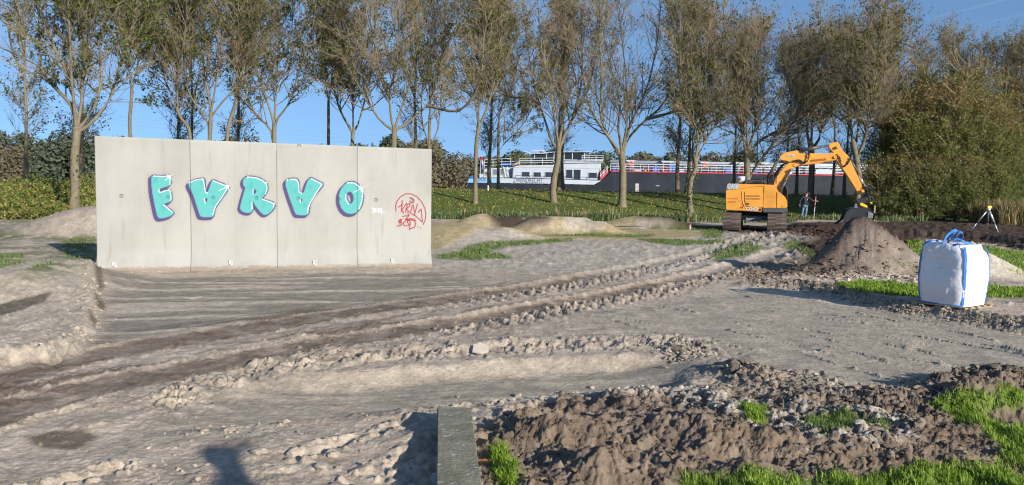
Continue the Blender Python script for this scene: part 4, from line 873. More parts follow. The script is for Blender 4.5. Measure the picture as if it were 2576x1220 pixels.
# -- straight back-row trees: a few grown once, then copied
BACK = []
for i, (H, fk, nl, lf, pal) in enumerate([(17.0, .42, 6, 2300, DARKG), (16.0, .5, 5, 1500, OLIVE), (17.5, .38, 7, 1100, OLIVE), (15.0, .45, 6, 600, RUST)]):
    rg = np.random.default_rng(100 + i); BACK.append(tree_parts(generic(H, fk, rg, nl), rg, n1=150, n2=6, n3=5, leaf=lf, pal=pal, green=.5, l1=(1.2, 3.2), nolow=False))
BT = [(IA, (130, 893), 62, 0, 1.0, "thin straight tree at the left edge standing alone on the dike top"), (IA, (403, 893), 56, 1, 1.0, "green-stemmed straight tree half hidden behind the gnarled tree"),
      (IA, (-150, 900), 60, 2, 1.0, "tree just outside the left edge whose twigs hang into view"), (IA, (866, 690), 64, 0, .98, "thin tree behind the crooked one over the first panel joint"), (IA, (1163, 700), 63, 1, 1.0, "very straight bare tree over the second panel"),
      (IA, (945, 690), 66, 2, .97, "upright tree close beside the dark forked one over the second panel"), (IB, (935, 740), 62, 2, 1.0, "straight tree over the right wall panel behind the spreading one"),
      (IC, (318, 937), 66, 1, 1.0, "pole-straight tree before the barge's after cabin"), (IC, (672, 925), 70, 2, 1.0, "straight green-stemmed tree right behind the kinked one"), (IC, (655, 945), 64, 3, .95, "slim bare stem tucked beside the kinked tree"),
      (IC, (1236, 935), 66, 1, 1.0, "straight mossy tree before the middle of the barge hull"), (IC, (1276, 942), 64, 3, 1.0, "thin grey stem next to the mossy tree before the hull"),
      (ID, (655, 930), 66, 3, 1.0, "thin knotted stem just above the excavator's white drum"), (ID, (700, 930), 68, 2, 1.0, "slim stem hard against the dark wide-armed tree"),
      (ID, (902, 955), 66, 1, .95, "slim stem seen through the excavator's lift cylinders"), (ID, (957, 957), 65, 3, 1.0, "pale straight stem left of the man under the boom"), (ID, (1132, 947), 66, 2, .98, "straight pale stem right of the man under the boom"),
      (ID, (1193, 960), 64, 1, .96, "straight stem between the boom and the dipper arm"), (IE, (505, 950), 66, 3, .95, "thin stem right of the bucket at the edge of the thicket"), (IE, (560, 950), 68, 2, .92, "thin stem inside the left flank of the thicket"),
      (IE, (700, 950), 68, 3, .90, "bare crown rising behind the left of the rusty thicket"), (IE, (840, 960), 68, 2, .86, "bare crown rising behind the middle of the rusty thicket"), (IE, (960, 960), 66, 3, .88, "bare grey crown behind the right shoulder of the rusty thicket"),
      (IE, (1080, 960), 66, 1, .84, "dark-tipped crown near the right edge above the reeds"), (IE, (1190, 960), 64, 2, .80, "crown at the right edge of the tree row"), (IE, (1330, 970), 62, 3, .80, "tree just outside the right edge"), (IE, (1140, 950), 58, 2, .72, "bushy-headed tree in front of the right end of the row")]
for i, (cv, b, Y, v, s, lab) in enumerate(BT):
    px, py = cv([b])[0]; p = at(px, py, Y); z = zt(p[0], Y); s = s * (.97 if px > 2230 else .84 if px > 1800 else 1)
    put_tree(BACK[v], "roadside_tree", lab, (p[0], Y, z), "bare autumn trees along the dike", rz=i * 1.9, s=s)

# -- leafy thicket at the right: each bushy tree has its own stems and a crown down to the ground
def dense(H, Rm, rg, nleaf, lo=.0, ls=.15):
    z = np.linspace(-.2, H * .96, 9); L = []
    for q in range(6):
        a = rg.random() * 6.28; rr = Rm * rg.uniform(.1, .55); L.append((np.stack([math.cos(a) * rr * np.sin(z / H * 1.6) , math.sin(a) * rr * np.sin(z / H * 1.6), z * rg.uniform(.75, 1)], -1), .11, .02))
    P = np.stack([resample(l[0], 16) for l in L]); v, q_, _ = tubes(P, np.stack([np.linspace(l[1], l[2], 16) for l in L]), 6)
    tr = mesh_np("trunk", v, [q_], bark_cols(v, BARK, rg, .5), True)
    n = 420; B1, ix, t, L1 = grow(P, np.ones(6), n, .08, 1, (.7, 1.2), (Rm * .5, Rm * 1.0), 6, .05, .1, rg)
    c, i3, tt, L3 = grow(B1, L1, n * 9, .25, 1.0, (.4, 1.0), (.4, 1.1), 2, .03, .2, rg)
    def prof(P_):
        h = P_[:, 2] / H; lim = Rm * np.clip(np.where(h < .45, .82 + .4 * h, np.sqrt(np.clip(1 - ((h - .45) / .57) ** 2, 0, 1))), 0, 1.05)
        return lim * (1 + .22 * fbm(np.arctan2(P_[:, 1], P_[:, 0]) * 1.7, h * 5, 2, 7))
    mk = np.hypot(c[:, -1, 0], c[:, -1, 1]) < prof(c[:, -1]); c = c[mk]
    kb = np.hypot(B1[:, -1, 0], B1[:, -1, 1]) < prof(B1[:, -1]) * 1.02; B1 = B1[kb]
    v1, q1, x1 = tubes(B1, np.tile(np.linspace(.035, .01, 6), (len(B1), 1)), 3, True); v3, q3, x3 = tubes(c, np.tile(np.linspace(.011, .004, 2), (len(c), 1)), 3, True)
    o = len(v1); br = mesh_np("branches", np.concatenate([v1, v3]), [q1, q3 + o, x1, x3 + o], bark_cols(np.concatenate([v1, v3]), TWIG, rg, .3), False)
    pk = rg.integers(0, len(c), nleaf); f = rg.random((nleaf, 1)); pts = c[pk, 0] * (1 - f) + c[pk, -1] * f + rg.normal(size=(nleaf, 3)) * .10
    pts = pts[(pts[:, 2] > lo)]
    pts = pts[rg.random(len(pts)) < (1.02 - .35 * np.clip(pts[:, 2] / H, 0, 1) ** 1.5)]
    V, F, cc = leaves(pts, ls, [(1, 1, 1)], rg)
    h = np.clip(pts[:, 2] / H + .16 * fbm(pts[:, 0] * .9, pts[:, 2] * .9, 2, 3) + .10 * rg.normal(size=len(pts)), 0, 1)
    g = np.array((.105, .165, .032)); y_ = np.array((.18, .205, .05)); o_ = np.array((.27, .155, .055)); 
    c1 = g + (y_ - g) * sstep(.1, .55, h)[:, None]; c1 = c1 + (o_ - c1) * (sstep(.58, .92, h) * (rg.random(len(h)) < .7))[:, None]
    return tr, br, mesh_np("foliage", V, [F], cc * np.repeat(c1, 4, 0), False)
rg = np.random.default_rng(5)
DV = [dense(11.8, 4.5, rg, 23000), dense(9.5, 3.0, rg, 17000), dense(6.0, 2.6, rg, 12000, ls=.15)]
for i, (px, Y, v, s, lab) in enumerate([(2345, 54, 0, 1.07, "tall domed tree of the thicket, rusty on top and green below"), (2275, 56, 0, .93, "narrower rust-topped tree on the left of the thicket's dome"), (2430, 56, 0, .95, "rust-edged tree on the right of the thicket's dome"),
        (2245, 52.5, 1, .95, "green bush at the left foot of the thicket behind the bucket"), (2310, 51.5, 1, 1.0, "deep green bush left of the thicket's middle above the dark soil"), (2375, 51.5, 1, 1.05, "deep green bush in the middle of the thicket above the dark soil"), (2445, 51.8, 1, .95, "green bush right of the thicket's middle, behind the tripod"),
        (2500, 53, 1, .95, "yellowish bush at the right end of the thicket"), (2222, 51.2, 2, .75, "low bush closest to the excavator's bucket"), (2280, 50.8, 2, .8, "low bush at the thicket's foot right of the wooden stake"), (2342, 50.6, 2, .8, "low bush at the foot of the domed tree"),
        (2405, 50.6, 2, .8, "low bush at the foot of the thicket between middle and tripod"), (2468, 50.8, 2, .75, "low bush behind the tripod"), (2545, 57, 1, 1.15, "tall bush behind the reeds at the right edge")]):
    p = at(px, 500, Y); t = thing("leafy_tree" if v == 0 else "bush", lab, "tree" if v == 0 else "bush", (p[0], Y, zt(p[0], Y) - .1), "leafy thicket at the right", i * 1.3)
    t.scale = (s, s, s * (1.0 if v else 1.0)); link("trunk", DV[v][0], mat_bark, t); link("branches", DV[v][1], mat_bark, t, kind='stuff'); link("foliage", DV[v][2], mat_leaf, t, kind='stuff')

# -- trees on the far bank
def far_tree(H, Rm, rg, pal, n=4200, slim=False):
    tr = PB(); tr.cyl((0, 0, -1), (0, 0, H * .6), .35, .12, 6)
    for q in range(3): a = rg.random() * 6.28; tr.cyl((0, 0, H * .3), (math.cos(a) * Rm * .4, math.sin(a) * Rm * .4, H * .75), .15, .05, 5)
    nb = 20; cs = np.stack([rg.normal(size=nb) * Rm * .42, rg.normal(size=nb) * Rm * .42, H * (.25 + .6 * rg.random(nb))], -1); cs[0] = (0, 0, H * .78)
    rr = Rm * (.28 + .30 * rg.random(nb)) * (1.15 - .5 * cs[:, 2] / H)
    k = rg.integers(0, nb, n); d = unit(rg.normal(size=(n, 3))); pts = cs[k] + d * rr[k][:, None] * (.75 + .4 * rg.random((n, 1)) ** 1.0) * np.array([1, 1, 1.15])
    pts[:, 2] = np.clip(pts[:, 2], .1, None)
    N = unit(d + rg.normal(size=(n, 3)) * .45); A = unit(np.cross(N, rg.normal(size=(n, 3)))); B = np.cross(N, A); s = .10 + .20 * rg.random((n, 1))
    V = np.stack([pts - A * s - B * s * .6, pts + A * s - B * s * .5, pts + A * s * .8 + B * s, pts - A * s * .7 + B * s * .8], 1).reshape(-1, 3)
    pal = np.array(pal); c = pal[(k * 7) % len(pal)] * (.75 + .5 * rg.random((n, 1)))
    return tr.mesh("trunk"), mesh_np("crown", V, [np.arange(n * 4).reshape(n, 4)], np.repeat(c, 4, 0), False)
FP = [[(.125, .15, .095), (.14, .16, .11)], [(.105, .125, .065), (.12, .135, .065)], [(.17, .165, .09), (.155, .155, .085)], [(.19, .155, .10), (.165, .145, .095)], [(.15, .18, .13), (.14, .165, .12)], [(.10, .125, .085), (.115, .135, .09)]]  # leaf colours made paler and greyer to stand in for distance haze
rg = np.random.default_rng(21)
FV = [far_tree(rg.uniform(10, 12.5), rg.uniform(4.0, 5.2), rg, FP[i]) for i in range(6)]
SIZE = ["tall", "broad", "low", "rounded", "ragged", "leaning", "full-crowned", "narrow", "thin-topped", "bushy", "flat-topped", "lopsided"]
used_lab = set()
SIZE += ["dense", "pale-topped", "open-crowned"]
KIND = ["grey-green willow", "dark green tree", "olive yellowing tree", "rusty brown tree", "silvery willow", "dark bluish tree"]
far_list = []
x = -260.0; i = 0
while x < 165:
    row = i % 3; Y = 192 + row * 13 + rg.uniform(-3, 3) + (20 if x > -10 else 0); s = rg.uniform(.78, 1.12) * (1.28 if x < -95 else (1.34 if -42 < x < -14 else 1.2))
    far_list.append((x, Y, int(rg.integers(0, 6)), s)); x += rg.uniform(2.4, 4.2); i += 1
for i, (x, Y, v, s) in enumerate(far_list):
    px = proj(np.array([x, Y, 3.0]))[0]
    where = ("left of the concrete wall" if px < 245 else "behind the concrete wall" if px < 1080 else "between the wall and the barge's stern" if px < 1180 else "above the barge's deckhouse" if px < 1510 else "above the cargo deck left of the excavator" if px < 1830 else "behind the excavator" if px < 2200 else "behind the thicket at the right")
    q = i % 5
    while (q, v, where) in used_lab and q < 14: q += 1
    used_lab.add((q, v, where))
    t = thing("far_tree", f"{SIZE[q]} {KIND[v]} on the far bank {where}", "tree", (x, Y, -1.0), "trees along the far bank", rg.random() * 6.28); t.scale = (s * 1.1, s * 1.1, s)
    link("trunk", FV[v][0], mat_bark, t); link("crown", FV[v][1], mat_leaf, t, kind='stuff')
# ------------------------------------------------------------------ inland tanker barge on the canal
YS = 114.0
def I1(X, Y, y=YS): p = at(1163.5 + X * .1587, 364.8 + Y * .1587, y); return (p[0], p[2])
def I2(X, Y, y=YS): p = at(1509.4 + X * .1587, 364.8 + Y * .1587, y); return (p[0], p[2])
M = dict(
    hull=simple("hull_paint_dark", (.011, .016, .025), .6, spec=.2, var=.2, scale=.4, dirt=(.024, .030, .040), dirt_scale=.5, dirt_amt=.5),
    navy=simple("hull_paint_navy", (.015, .03, .06), .5), bluew=simple("hull_paint_blue", (.18, .38, .62), .5, var=.06),
    shipw=simple("ship_white", (.38, .42, .47), .5, var=.06, scale=.8), red=simple("deck_red", (.42, .02, .045), .5, var=.2), glass=simple("dark_glass", (.02, .028, .035), .08, spec=.8),  # ship white dulled to blue-grey, carrying the trees' shade in its colour
    pipe=simple("pipe_white", (.62, .63, .64), .5, var=.15), blue=simple("tank_blue", (.02, .12, .42), .5, var=.15), orange=simple("lifebuoy_orange", (.75, .13, .04), .6),
    yellow=simple("gear_yellow", (.65, .45, .03), .6), grey=simple("steel_grey", (.22, .23, .24), .5, var=.1), black=simple("rubber_black", (.02, .02, .022), .55, var=.2),
    dsteel=simple("dark_steel", (.045, .048, .052), .5, var=.25, scale=6, dirt=(.12, .085, .06), dirt_scale=3, dirt_amt=.5))
Mship = M
ship = thing("tanker_barge", "long dark tanker barge with a white deckhouse passing behind the trees on the canal", "barge", (0, 0, 0))
xe = 103.0; zd = 4.57
P = [I1(60, 720), I1(85, 603), I1(560, 606), I1(1500, 634), I1(2128, 632), I1(2362, 426)]
b = PB(); b.poly([(P[0][0] + .4, -1.6)] + P + [(xe, zd - .1), (xe, -1.6)], 11.4, .06, 'y', YS); b.out("hull", M['hull'], ship)
b = PB(); b.poly([I1(100, 555), I1(106, 528), I1(540, 520), I1(540, 600), I1(72, 596)], .5, .01, 'y', YS - .05); bw = b.out("bulwark_aft", M['bluew'], ship)
b = PB(); b.poly([I1(543, 520), I1(1500, 540), I1(2205, 562), I1(2085, 628), I1(1500, 614), I1(543, 600)], .5, .01, 'y', YS - .05); bw2 = b.out("bulwark", M['shipw'], ship)
b = PB(); b.poly([I1(100, 522), I1(540, 514), I1(1500, 533), I1(2215, 554), I1(2210, 562), I1(1500, 541), I1(540, 521), I1(100, 529)], .6, 0, 'y', YS - .12); b.out("rub_rail", M['navy'], ship)
b = PB(); b.poly([I1(2362, 424), I1(2340, 408), (xe, zd + .12), (xe, zd - .08)], .6, 0, 'y', YS - .08); b.out("deck_edge", M['red'], ship)
b = PB(); b.poly([I1(2175, 548), I1(2200, 405), I1(2345, 405), I1(2215, 556)], 2.0, 0, 'y', YS + .4); st = b.out("stair_bulkhead", M['red'], ship)
b = PB()
for q in range(6):
    x0, z0 = I1(2190 + q * 22, 540 - q * 22); b.cyl((x0, YS + .3, z0), (x0, YS + .3, z0 + 1.0), .03, n=5)
p0, p1 = I1(2180, 490), I1(2330, 345); b.cyl((p0[0], YS + .3, p0[1]), (p1[0], YS + .3, p1[1]), .03, n=5); b.out("stair_rail", M['pipe'], ship)
b = PB(); b.poly([I1(330, 372), I1(805, 342), I1(805, 524), I1(330, 522)], 7.5, .05, 'y', YS + 1.8); b.out("aft_cabin", M['shipw'], ship)
b = PB(); b.poly([I1(790, 530), I1(800, 345), I1(900, 320), I1(1450, 312), I1(1500, 285), I1(2205, 290), I1(2180, 400), I1(2165, 562), I1(1500, 540)], 9.5, .08, 'y', YS + .8); dh = b.out("deckhouse", M['shipw'], ship)
b = PB(); b.poly([I1(800, 349), I1(1450, 353), I1(2190, 374), I1(2190, 378), I1(1450, 358), I1(800, 353)], .02, 0, 'y', YS + .775); b.out("moulding", M['grey'], dh)
def window(x0, y0, x1, y1, host, y, conv=I1, glass=None, bars=0, fw=.09):
    a, c = conv(x0, y1, y), conv(x1, y0, y); w = link("window", None, None, host) if False else None
    f = PB(); X0, Z0, X1, Z1 = a[0], a[1], c[0], c[1]
    for q in ((X0 - fw, X1 + fw, Z1, Z1 + fw), (X0 - fw, X1 + fw, Z0 - fw, Z0), (X0 - fw, X0, Z0, Z1), (X1, X1 + fw, Z0, Z1)): f.box(q[0], q[1], y - .05, y + .01, q[2], q[3])
    for k in range(bars): zz = Z0 + (Z1 - Z0) * (k + 1) / (bars + 1); f.box(X0, X1, y - .04, y - .02, zz - .02, zz + .02)
    o = f.out("window", M['shipw'], host); g = PB(); g.box(X0, X1, y - .018, y - .005, Z0, Z1); g.out("pane", glass or M['glass'], o); return o
for w in ((940, 428, 1062, 500), (1125, 434, 1242, 503), (1310, 432, 1430, 506), (1640, 392, 1742, 525), (1995, 440, 2130, 522)): window(*w, ship, YS + .8)
window(1758, 392, 1872, 548, ship, YS + .79)  # open doorway; the dark pane stands in for the shade inside
for w in ((485, 388, 548, 468, 5), (600, 385, 645, 468, 5), (358, 428, 412, 482, 2)): window(*w[:4], ship, YS + 1.8, bars=w[4])
b = PB(); b.poly([I1(1455, 262), I1(1620, 255), I1(2245, 262), I1(2240, 275), I1(1620, 285), I1(1455, 280)], 9, .03, 'y', YS + .6); b.out("upper_deck", M['shipw'], ship)
b = PB(); b.poly([I1(770, 246), I1(1460, 232), I1(1460, 242), I1(770, 256)], 5, .01, 'y', YS + 2); b.poly([I1(1600, 222), I1(2235, 232), I1(2235, 246), I1(1600, 238)], 7, .01, 'y', YS + 1.5); b.out("awning", M['shipw'], ship)
wh = [I1(1140, 224, YS + 3), I1(1120, 150, YS + 3), I1(1450, 135, YS + 3), I1(1950, 122, YS + 3), I1(1925, 226, YS + 3)]
b = PB(); b.poly(wh, 5.5, .05, 'y', YS + 3); whs = b.out("wheelhouse", M['glass'], ship)
b = PB(); b.poly([I1(1085, 142, YS + 2.6), I1(1290, 118, YS + 2.6), I1(1460, 104, YS + 2.6), I1(2045, 100, YS + 2.6), I1(2040, 110, YS + 2.6), I1(1460, 118, YS + 2.6), I1(1290, 136, YS + 2.6)], 6.5, .02, 'y', YS + 2.6); b.out("wheelhouse_roof", M['shipw'], whs)
b = PB()
for xx in (1140, 1330, 1450, 1610, 1740, 1930):
    p, q = I1(xx, 222, YS + 2.98), I1(xx, 122, YS + 2.98); b.box(p[0] - .06, p[0] + .06, YS + 2.94, YS + 2.99, p[1], q[1])
b.out("mullions", M['shipw'], whs, kind="stuff")
b = PB(); p = I1(980, 100, YS + 4); q = I1(1150, 160, YS + 4); b.cyl((p[0], YS + 4, p[1]), (q[0], YS + 4, q[1]), .09, n=6); p = I1(1100, 92, YS + 4); q = I1(1300, 88, YS + 4); b.cyl((p[0], YS + 4, p[1]), (q[0], YS + 4, q[1]), .12, n=6)
p = I1(1190, 92, YS + 4); q = I1(1190, 150, YS + 4); b.cyl((p[0], YS + 4, p[1]), (q[0], YS + 4, q[1]), .08, n=6); b.out("radar_mast", M['shipw'], ship)
def railing(x0, z0, x1, z1, y, h=1.0, step=1.3, nr=3, mat='pipe', host=ship, r=.035):
    b = PB(); n = max(2, int(abs(x1 - x0) / step))
    for i in range(n + 1): t = i / n; x = x0 + (x1 - x0) * t; z = z0 + (z1 - z0) * t; b.cyl((x, y, z), (x, y, z + h), r, n=4, cap=False)
    for k in range(nr): o = h * (k + 1) / nr; b.cyl((x0, y, z0 + o), (x1, y, z1 + o), r, n=4, cap=False)
    return b.out("railing", M[mat], host)
a, c = I1(905, 316), I1(1450, 310); railing(a[0], a[1], c[0], c[1], YS + 1.0)
a, c = I1(335, 368), I1(760, 345); railing(a[0], a[1], c[0], c[1], YS + 1.8, 1.3)
a, c = I1(1900, 262), I1(2235, 262); railing(a[0], a[1], c[0], c[1], YS + .8, .9, .8)
a, c = I1(840, 525), I1(2190, 556); railing(a[0], a[1], c[0], c[1], YS - .02, .38, 2.0, 1, 'navy')
railing(I1(2345, 408)[0], zd + .1, xe, zd + .1, YS + .1, 1.05, 1.1, 3)
b = PB()
p = I1(640, 500, YS + 1.5)
for q in (0, 1): u, v = I1(650 + q * 60, 340, YS + 1.5), I1(690 + q * 45, 520, YS + 1.5); b.cyl((u[0], YS + 1.5, u[1]), (v[0], YS + 1.5, v[1]), .05, n=5)
for q in range(8): u, v = I1(655 + q * 5, 355 + q * 20, YS + 1.5), I1(712 + q * 4, 355 + q * 20, YS + 1.5); b.cyl((u[0], YS + 1.5, u[1]), (v[0], YS + 1.5, v[1]), .035, n=4)
b.out("ladder", M['pipe'], ship)
b = PB(); p, q = I1(780, 328, YS + 1.5), I1(905, 272, YS + 1.5); b.cyl((p[0], YS + 1.5, p[1]), (q[0], YS + 1.5, q[1]), .16, n=8); b.out("davit", simple("davit_paint", (.55, .28, .12), .6), ship)
b = PB(); p, q = I1(620, 332, YS + 2), I1(880, 286, YS + 2); b.box(p[0], q[0], YS + 2, YS + 4, p[1], q[1], .15); b.out("tarpaulin", M['blue'], ship)
b = PB(); p, q = I1(256, 520), I1(326, 456); b.box(p[0], q[0], YS + 1, YS + 2.4, p[1], q[1], .05); b.out("locker", M['shipw'], ship)
b = PB(); p, q = I1(108, 527), I1(172, 492); b.box(p[0], q[0], YS + .8, YS + 2.2, p[1], q[1], .05); b.out("winch_box", M['blue'], ship)
fl = PB(); p, q = I1(272, 520), I1(292, 172); fl.cyl((p[0], YS + 1, p[1]), (q[0], YS + 1, q[1] + .2), .05, n=6); flo = fl.out("flagpole", M['shipw'], ship)
for nm, y0, y1, m in (("flag_red", 178, 228, M['red']), ("flag_white", 228, 290, M['shipw']), ("flag_blue", 290, 365, simple("flag_blue", (.16, .15, .32), .8))):
    g = PB(); bm = g.bm; n = 6; vs = []
    for i in range(n + 1):
        t = i / n; xx = 268 + 62 * t; row = []
        for yy in (y0, y1): u = I1(xx + (yy - 178) * .12 * (1 - .3 * t), yy + 28 * t, YS + 1); row.append([bm.verts.new((u[0], YS + 1 + .16 * math.sin(t * 9) + dy, u[1])) for dy in (0, .03)])
        vs.append(row)
    for A_, B_ in zip(vs[:-1], vs[1:]):
        bm.faces.new((A_[0][0], B_[0][0], B_[1][0], A_[1][0])); bm.faces.new((A_[1][1], B_[1][1], B_[0][1], A_[0][1]))
    g.out(nm, m, flo)
# cargo deck gear
b = PB()
x0 = I1(2345, 408)[0]
for zz, yy, r in ((.45, 1.6, .16), (.85, 2.2, .14), (1.25, 3.0, .15), (1.55, 4.2, .12), (1.75, 5, .13)): b.cyl((x0 + .5, YS + yy, zd + zz), (xe - 3, YS + yy, zd + zz), r, n=8)
b.out("cargo_pipes", M['pipe'], ship)
b = PB()
for k in range(46): x = x0 + 1 + k * 2.0; b.box(x, x + .12, YS + 1.2, YS + 5.4, zd, zd + 1.0)
b.out("pipe_supports", M['grey'], ship)
for (xa, xb, ya) in ((200, 272, 345), (825, 965, 352), (1088, 1200, 322), (1985, 2105, 378), (2440, 2500, 372), (-700, -620, 360)):
    p, q = I2(xa, 425, YS + 1), I2(xb, ya, YS + 1); b = PB(); b.box(p[0], q[0], YS + 1, YS + 2.4, zd + .05, q[1], .06); b.out("deck_box", M['blue'], ship)
for X0, X1, y in ((-200, -140, 380), (540, 660, 385), (1250, 1330, 378)): p, q = I2(X0, 430, YS + 1), I2(X1, y, YS + 1); b = PB(); b.box(p[0], q[0], YS + 1.1, YS + 2, zd + .05, q[1], .05); b.out("deck_locker", M['shipw'], ship)
p, q = I2(700, 420, YS + .8), I2(762, 398, YS + .8); b = PB(); b.box(p[0], q[0], YS + .8, YS + 1.5, zd + .05, q[1], .1); b.out("spill_tray", M['yellow'], ship)
for X0, X1, Y0 in ((430, 537, 240), (990, 1142, 252), (1600, 1712, 264), (2150, 2240, 272), (-60, 35, 228), (2560, 2650, 275), (3300, 3400, 275)):
    p, q = I2(X0, Y0 + 26, YS + 3), I2(X1, Y0, YS + 3); b = PB(); b.poly([(p[0] - .3, q[1]), (q[0] + .3, q[1]), (q[0], p[1]), (p[0], p[1])], 2.5, .03, 'y', YS + 3)
    hz = b.out("deck_shelter", M['shipw'], ship); b = PB()
    for xx in (p[0] + .2, q[0] - .2): b.cyl((xx, YS + 3.3, zd), (xx, YS + 3.3, p[1]), .05, n=5); b.cyl((xx, YS + 5, zd), (xx, YS + 5, p[1]), .05, n=5)
    b.out("shelter_leg", M['pipe'], hz)
def torus(b, c, Rr, r, n=14, m=6, ax='y'):
    pts = []
    for i in range(n + 1): a = i * 2 * math.pi / n; pts.append((c[0] + Rr * math.cos(a), c[1], c[2] + Rr * math.sin(a)))
    b.tube(pts, r, m)
for X, Y in ((490, 295), (1665, 318), (1030, 385), (330, 372)):
    p = I2(X, Y, YS + .7); b = PB(); torus(b, (p[0], YS + .7, p[1]), .27 if Y != 385 else .38, .11); b.out("lifebuoy", M['orange'], ship)
for X in (760, 1405, 2262): p, q = I2(X, 430, YS + .6), I2(X + 22, 330, YS + .6); b = PB(); b.box(p[0], q[0], YS + .6, YS + 1.2, zd, q[1]); b.out("hose_post", M['red'], ship)
def C3(X, Y): return (1792.5 + X * .2166, 339.6 + Y * .2166)
def E(X, Y, y): p = at(*C3(X, Y), y); return (p[0], p[2])
p, q = E(1182, 452, YS + .5), E(1372, 402, YS + .5); b = PB(); b.box(p[0], q[0], YS - .02, YS + .04, p[1], q[1]); sb = b.out("sign_board", M['shipw'], ship)
def text3d(s, x, z, y, size, mat, parent, name="lettering", shear=0.0, ry=0.0, width=None, align='LEFT', bold=.0):
    """flat letters facing the camera side (-Y)"""
    cu = bpy.data.curves.new(name, 'FONT'); cu.body = s; cu.size = size; cu.shear = shear; cu.extrude = .003; cu.offset = bold; cu.align_x = align; cu.resolution_u = 3
    o = bpy.data.objects.new(name, cu); col.objects.link(o); dg = bpy.context.evaluated_depsgraph_get(); dg.update()
    me = bpy.data.meshes.new_from_object(o.evaluated_get(dg)); bpy.data.objects.remove(o); 
    co = np.array([v.co[:] for v in me.vertices]); sx = 1.0
    if width: sx = width / (co[:, 0].max() - co[:, 0].min())
    co[:, 0] = (co[:, 0] - co[:, 0].min()) * sx
    c_, s_ = math.cos(ry), math.sin(ry)
    X = x + co[:, 0] * c_ - co[:, 1] * s_; Z = z + co[:, 0] * s_ + co[:, 1] * c_; V = np.stack([X, y - co[:, 2], Z], -1).astype(np.float32)
    me.vertices.foreach_set('co', V.ravel()); me.update(); me.name = name; me.materials.clear()
    return link(name, me, mat, parent)
mat_blk = simple("letter_black", (.02, .025, .03), .5); mat_wht = simple("letter_white", (.55, .58, .60), .5, var=.02)
mat_navyl = simple("letter_navy", (.06, .09, .14), .5)
p, q = I1(800, 600), I1(1268, 606); text3d("ZWIJNDRECHT", p[0], p[1] + .05, YS - .07, 1.12, mat_navyl, bw2, width=q[0] - p[0], bold=.01)
p, q = I1(1272, 606), I1(1295, 606); text3d("...", p[0], p[1] + .05, YS - .07, .7, mat_navyl, bw2, width=q[0] - p[0])
p, q = I1(252, 582), I1(372, 582); text3d("ENDER", p[0], p[1] + .05, YS - .07, .95, mat_navyl, bw, width=q[0] - p[0])
for X in (575, 601):
    for k in range(6):
        p = I2(X, 622 + k * 21); b = PB(); b.box(p[0] - .13, p[0] + .13, YS - .03, YS - .001, p[1] - .12, p[1] + .1); b.out("draft_mark", simple("mark_pale", (.45, .38, .42), .6) if k == 0 and X == 575 else bpy.data.materials["mark_pale"], ship)
p, q = I2(885, 650), I2(942, 642); b = PB(); b.box(p[0], q[0], YS - .03, YS - .001, p[1], q[1]); b.out("load_mark", M['shipw'], ship)
for X in (200, 232): p, q = I2(X, 720), I2(X, 428); b = PB(); b.box(p[0], p[0] + .06, YS - .03, YS - .001, p[1] - 1, q[1]); b.out("weld_seam", M['navy'], ship)

# ------------------------------------------------------------------ excavator
YC = 39.3; YN = 37.9
ex0 = at(1893, 582, 37.2); zg = zt(ex0[0], 38.5) + .0
M.update(org=simple("excavator_orange", (.70, .315, .045), .38, var=.05, scale=2, dirt=(.50, .21, .04), dirt_scale=1.2, dirt_amt=.45, spec=.5), org2=simple("boom_orange", (.72, .33, .052), .4, var=.05, scale=2),
         skirt=simple("skirt_grey", (.075, .08, .085), .5, var=.1), mud=simple("muddy_steel", (.085, .066, .056), .7, var=.35, scale=7, bump=.4, dirt=(.20, .155, .12), dirt_scale=5, dirt_amt=.7), chrome=simple("cylinder_rod", (.62, .63, .66), .2, metal=.9, var=.03),
         plate=simple("undercarriage_grey", (.20, .215, .22), .6, var=.15, dirt=(.10, .08, .07), dirt_scale=3), yel=simple("coupler_yellow", (.75, .47, .02), .45), lred=simple("label_red", (.45, .03, .02), .6), tan=simple("letter_orange", (.55, .10, .02), .5))
ex = thing("excavator", "orange tracked excavator reaching right over the soil with its boom bent", "excavator", (ex0[0], YC, zg), None, R(-18))
_off = Vector((ex0[0], YC, zg))
def exo(b, name, mat, parent=None, **k):
    me = b.mesh(name); me.transform(Matrix.Translation(-_off)); return link(name, me, M[mat] if isinstance(mat, str) else mat, parent or ex, **k)
TEX = R(-18)
_O = np.array([ex0[0], YC]); _V = np.array([-math.sin(TEX), math.cos(TEX)]); _U = np.array([math.cos(TEX), math.sin(TEX)])
def E(X, Y, y):
    v = ray(*C3(X, Y)); t = ((_O + _V * (y - YC)) @ _V) / (v[:2] @ _V); p = EYE + v * t; return (_O[0] + (p[:2] - _O) @ _U, p[2])
def EX(y, pts): return [E(a, b, y) for a, b in pts]
b = PB(); b.poly(EX(YN, [(165, 566), (596, 573), (745, 583), (746, 642), (812, 690), (862, 742), (870, 800), (870, 850), (580, 850), (575, 897), (150, 872), (149, 700)]), 2.75, .06, 'y', YN); body = exo(b, "body", 'org')
b = PB(); b.poly(EX(YN, [(155, 640), (330, 648), (345, 800), (365, 845), (410, 862), (572, 852), (570, 892), (156, 868), (154, 700)]), .03, .012, 'y', YN - .03); exo(b, "counterweight", 'org')
b = PB(); b.poly(EX(YN, [(168, 569), (592, 577), (592, 600), (520, 596), (400, 615), (255, 632), (163, 630)]), .03, .012, 'y', YN - .03); exo(b, "top_panel", 'org')
b = PB(); b.poly(EX(YN, [(372, 655), (589, 659), (583, 840), (430, 838), (392, 822), (376, 780)]), .035, .012, 'y', YN - .035); dr = exo(b, "engine_door", 'org')
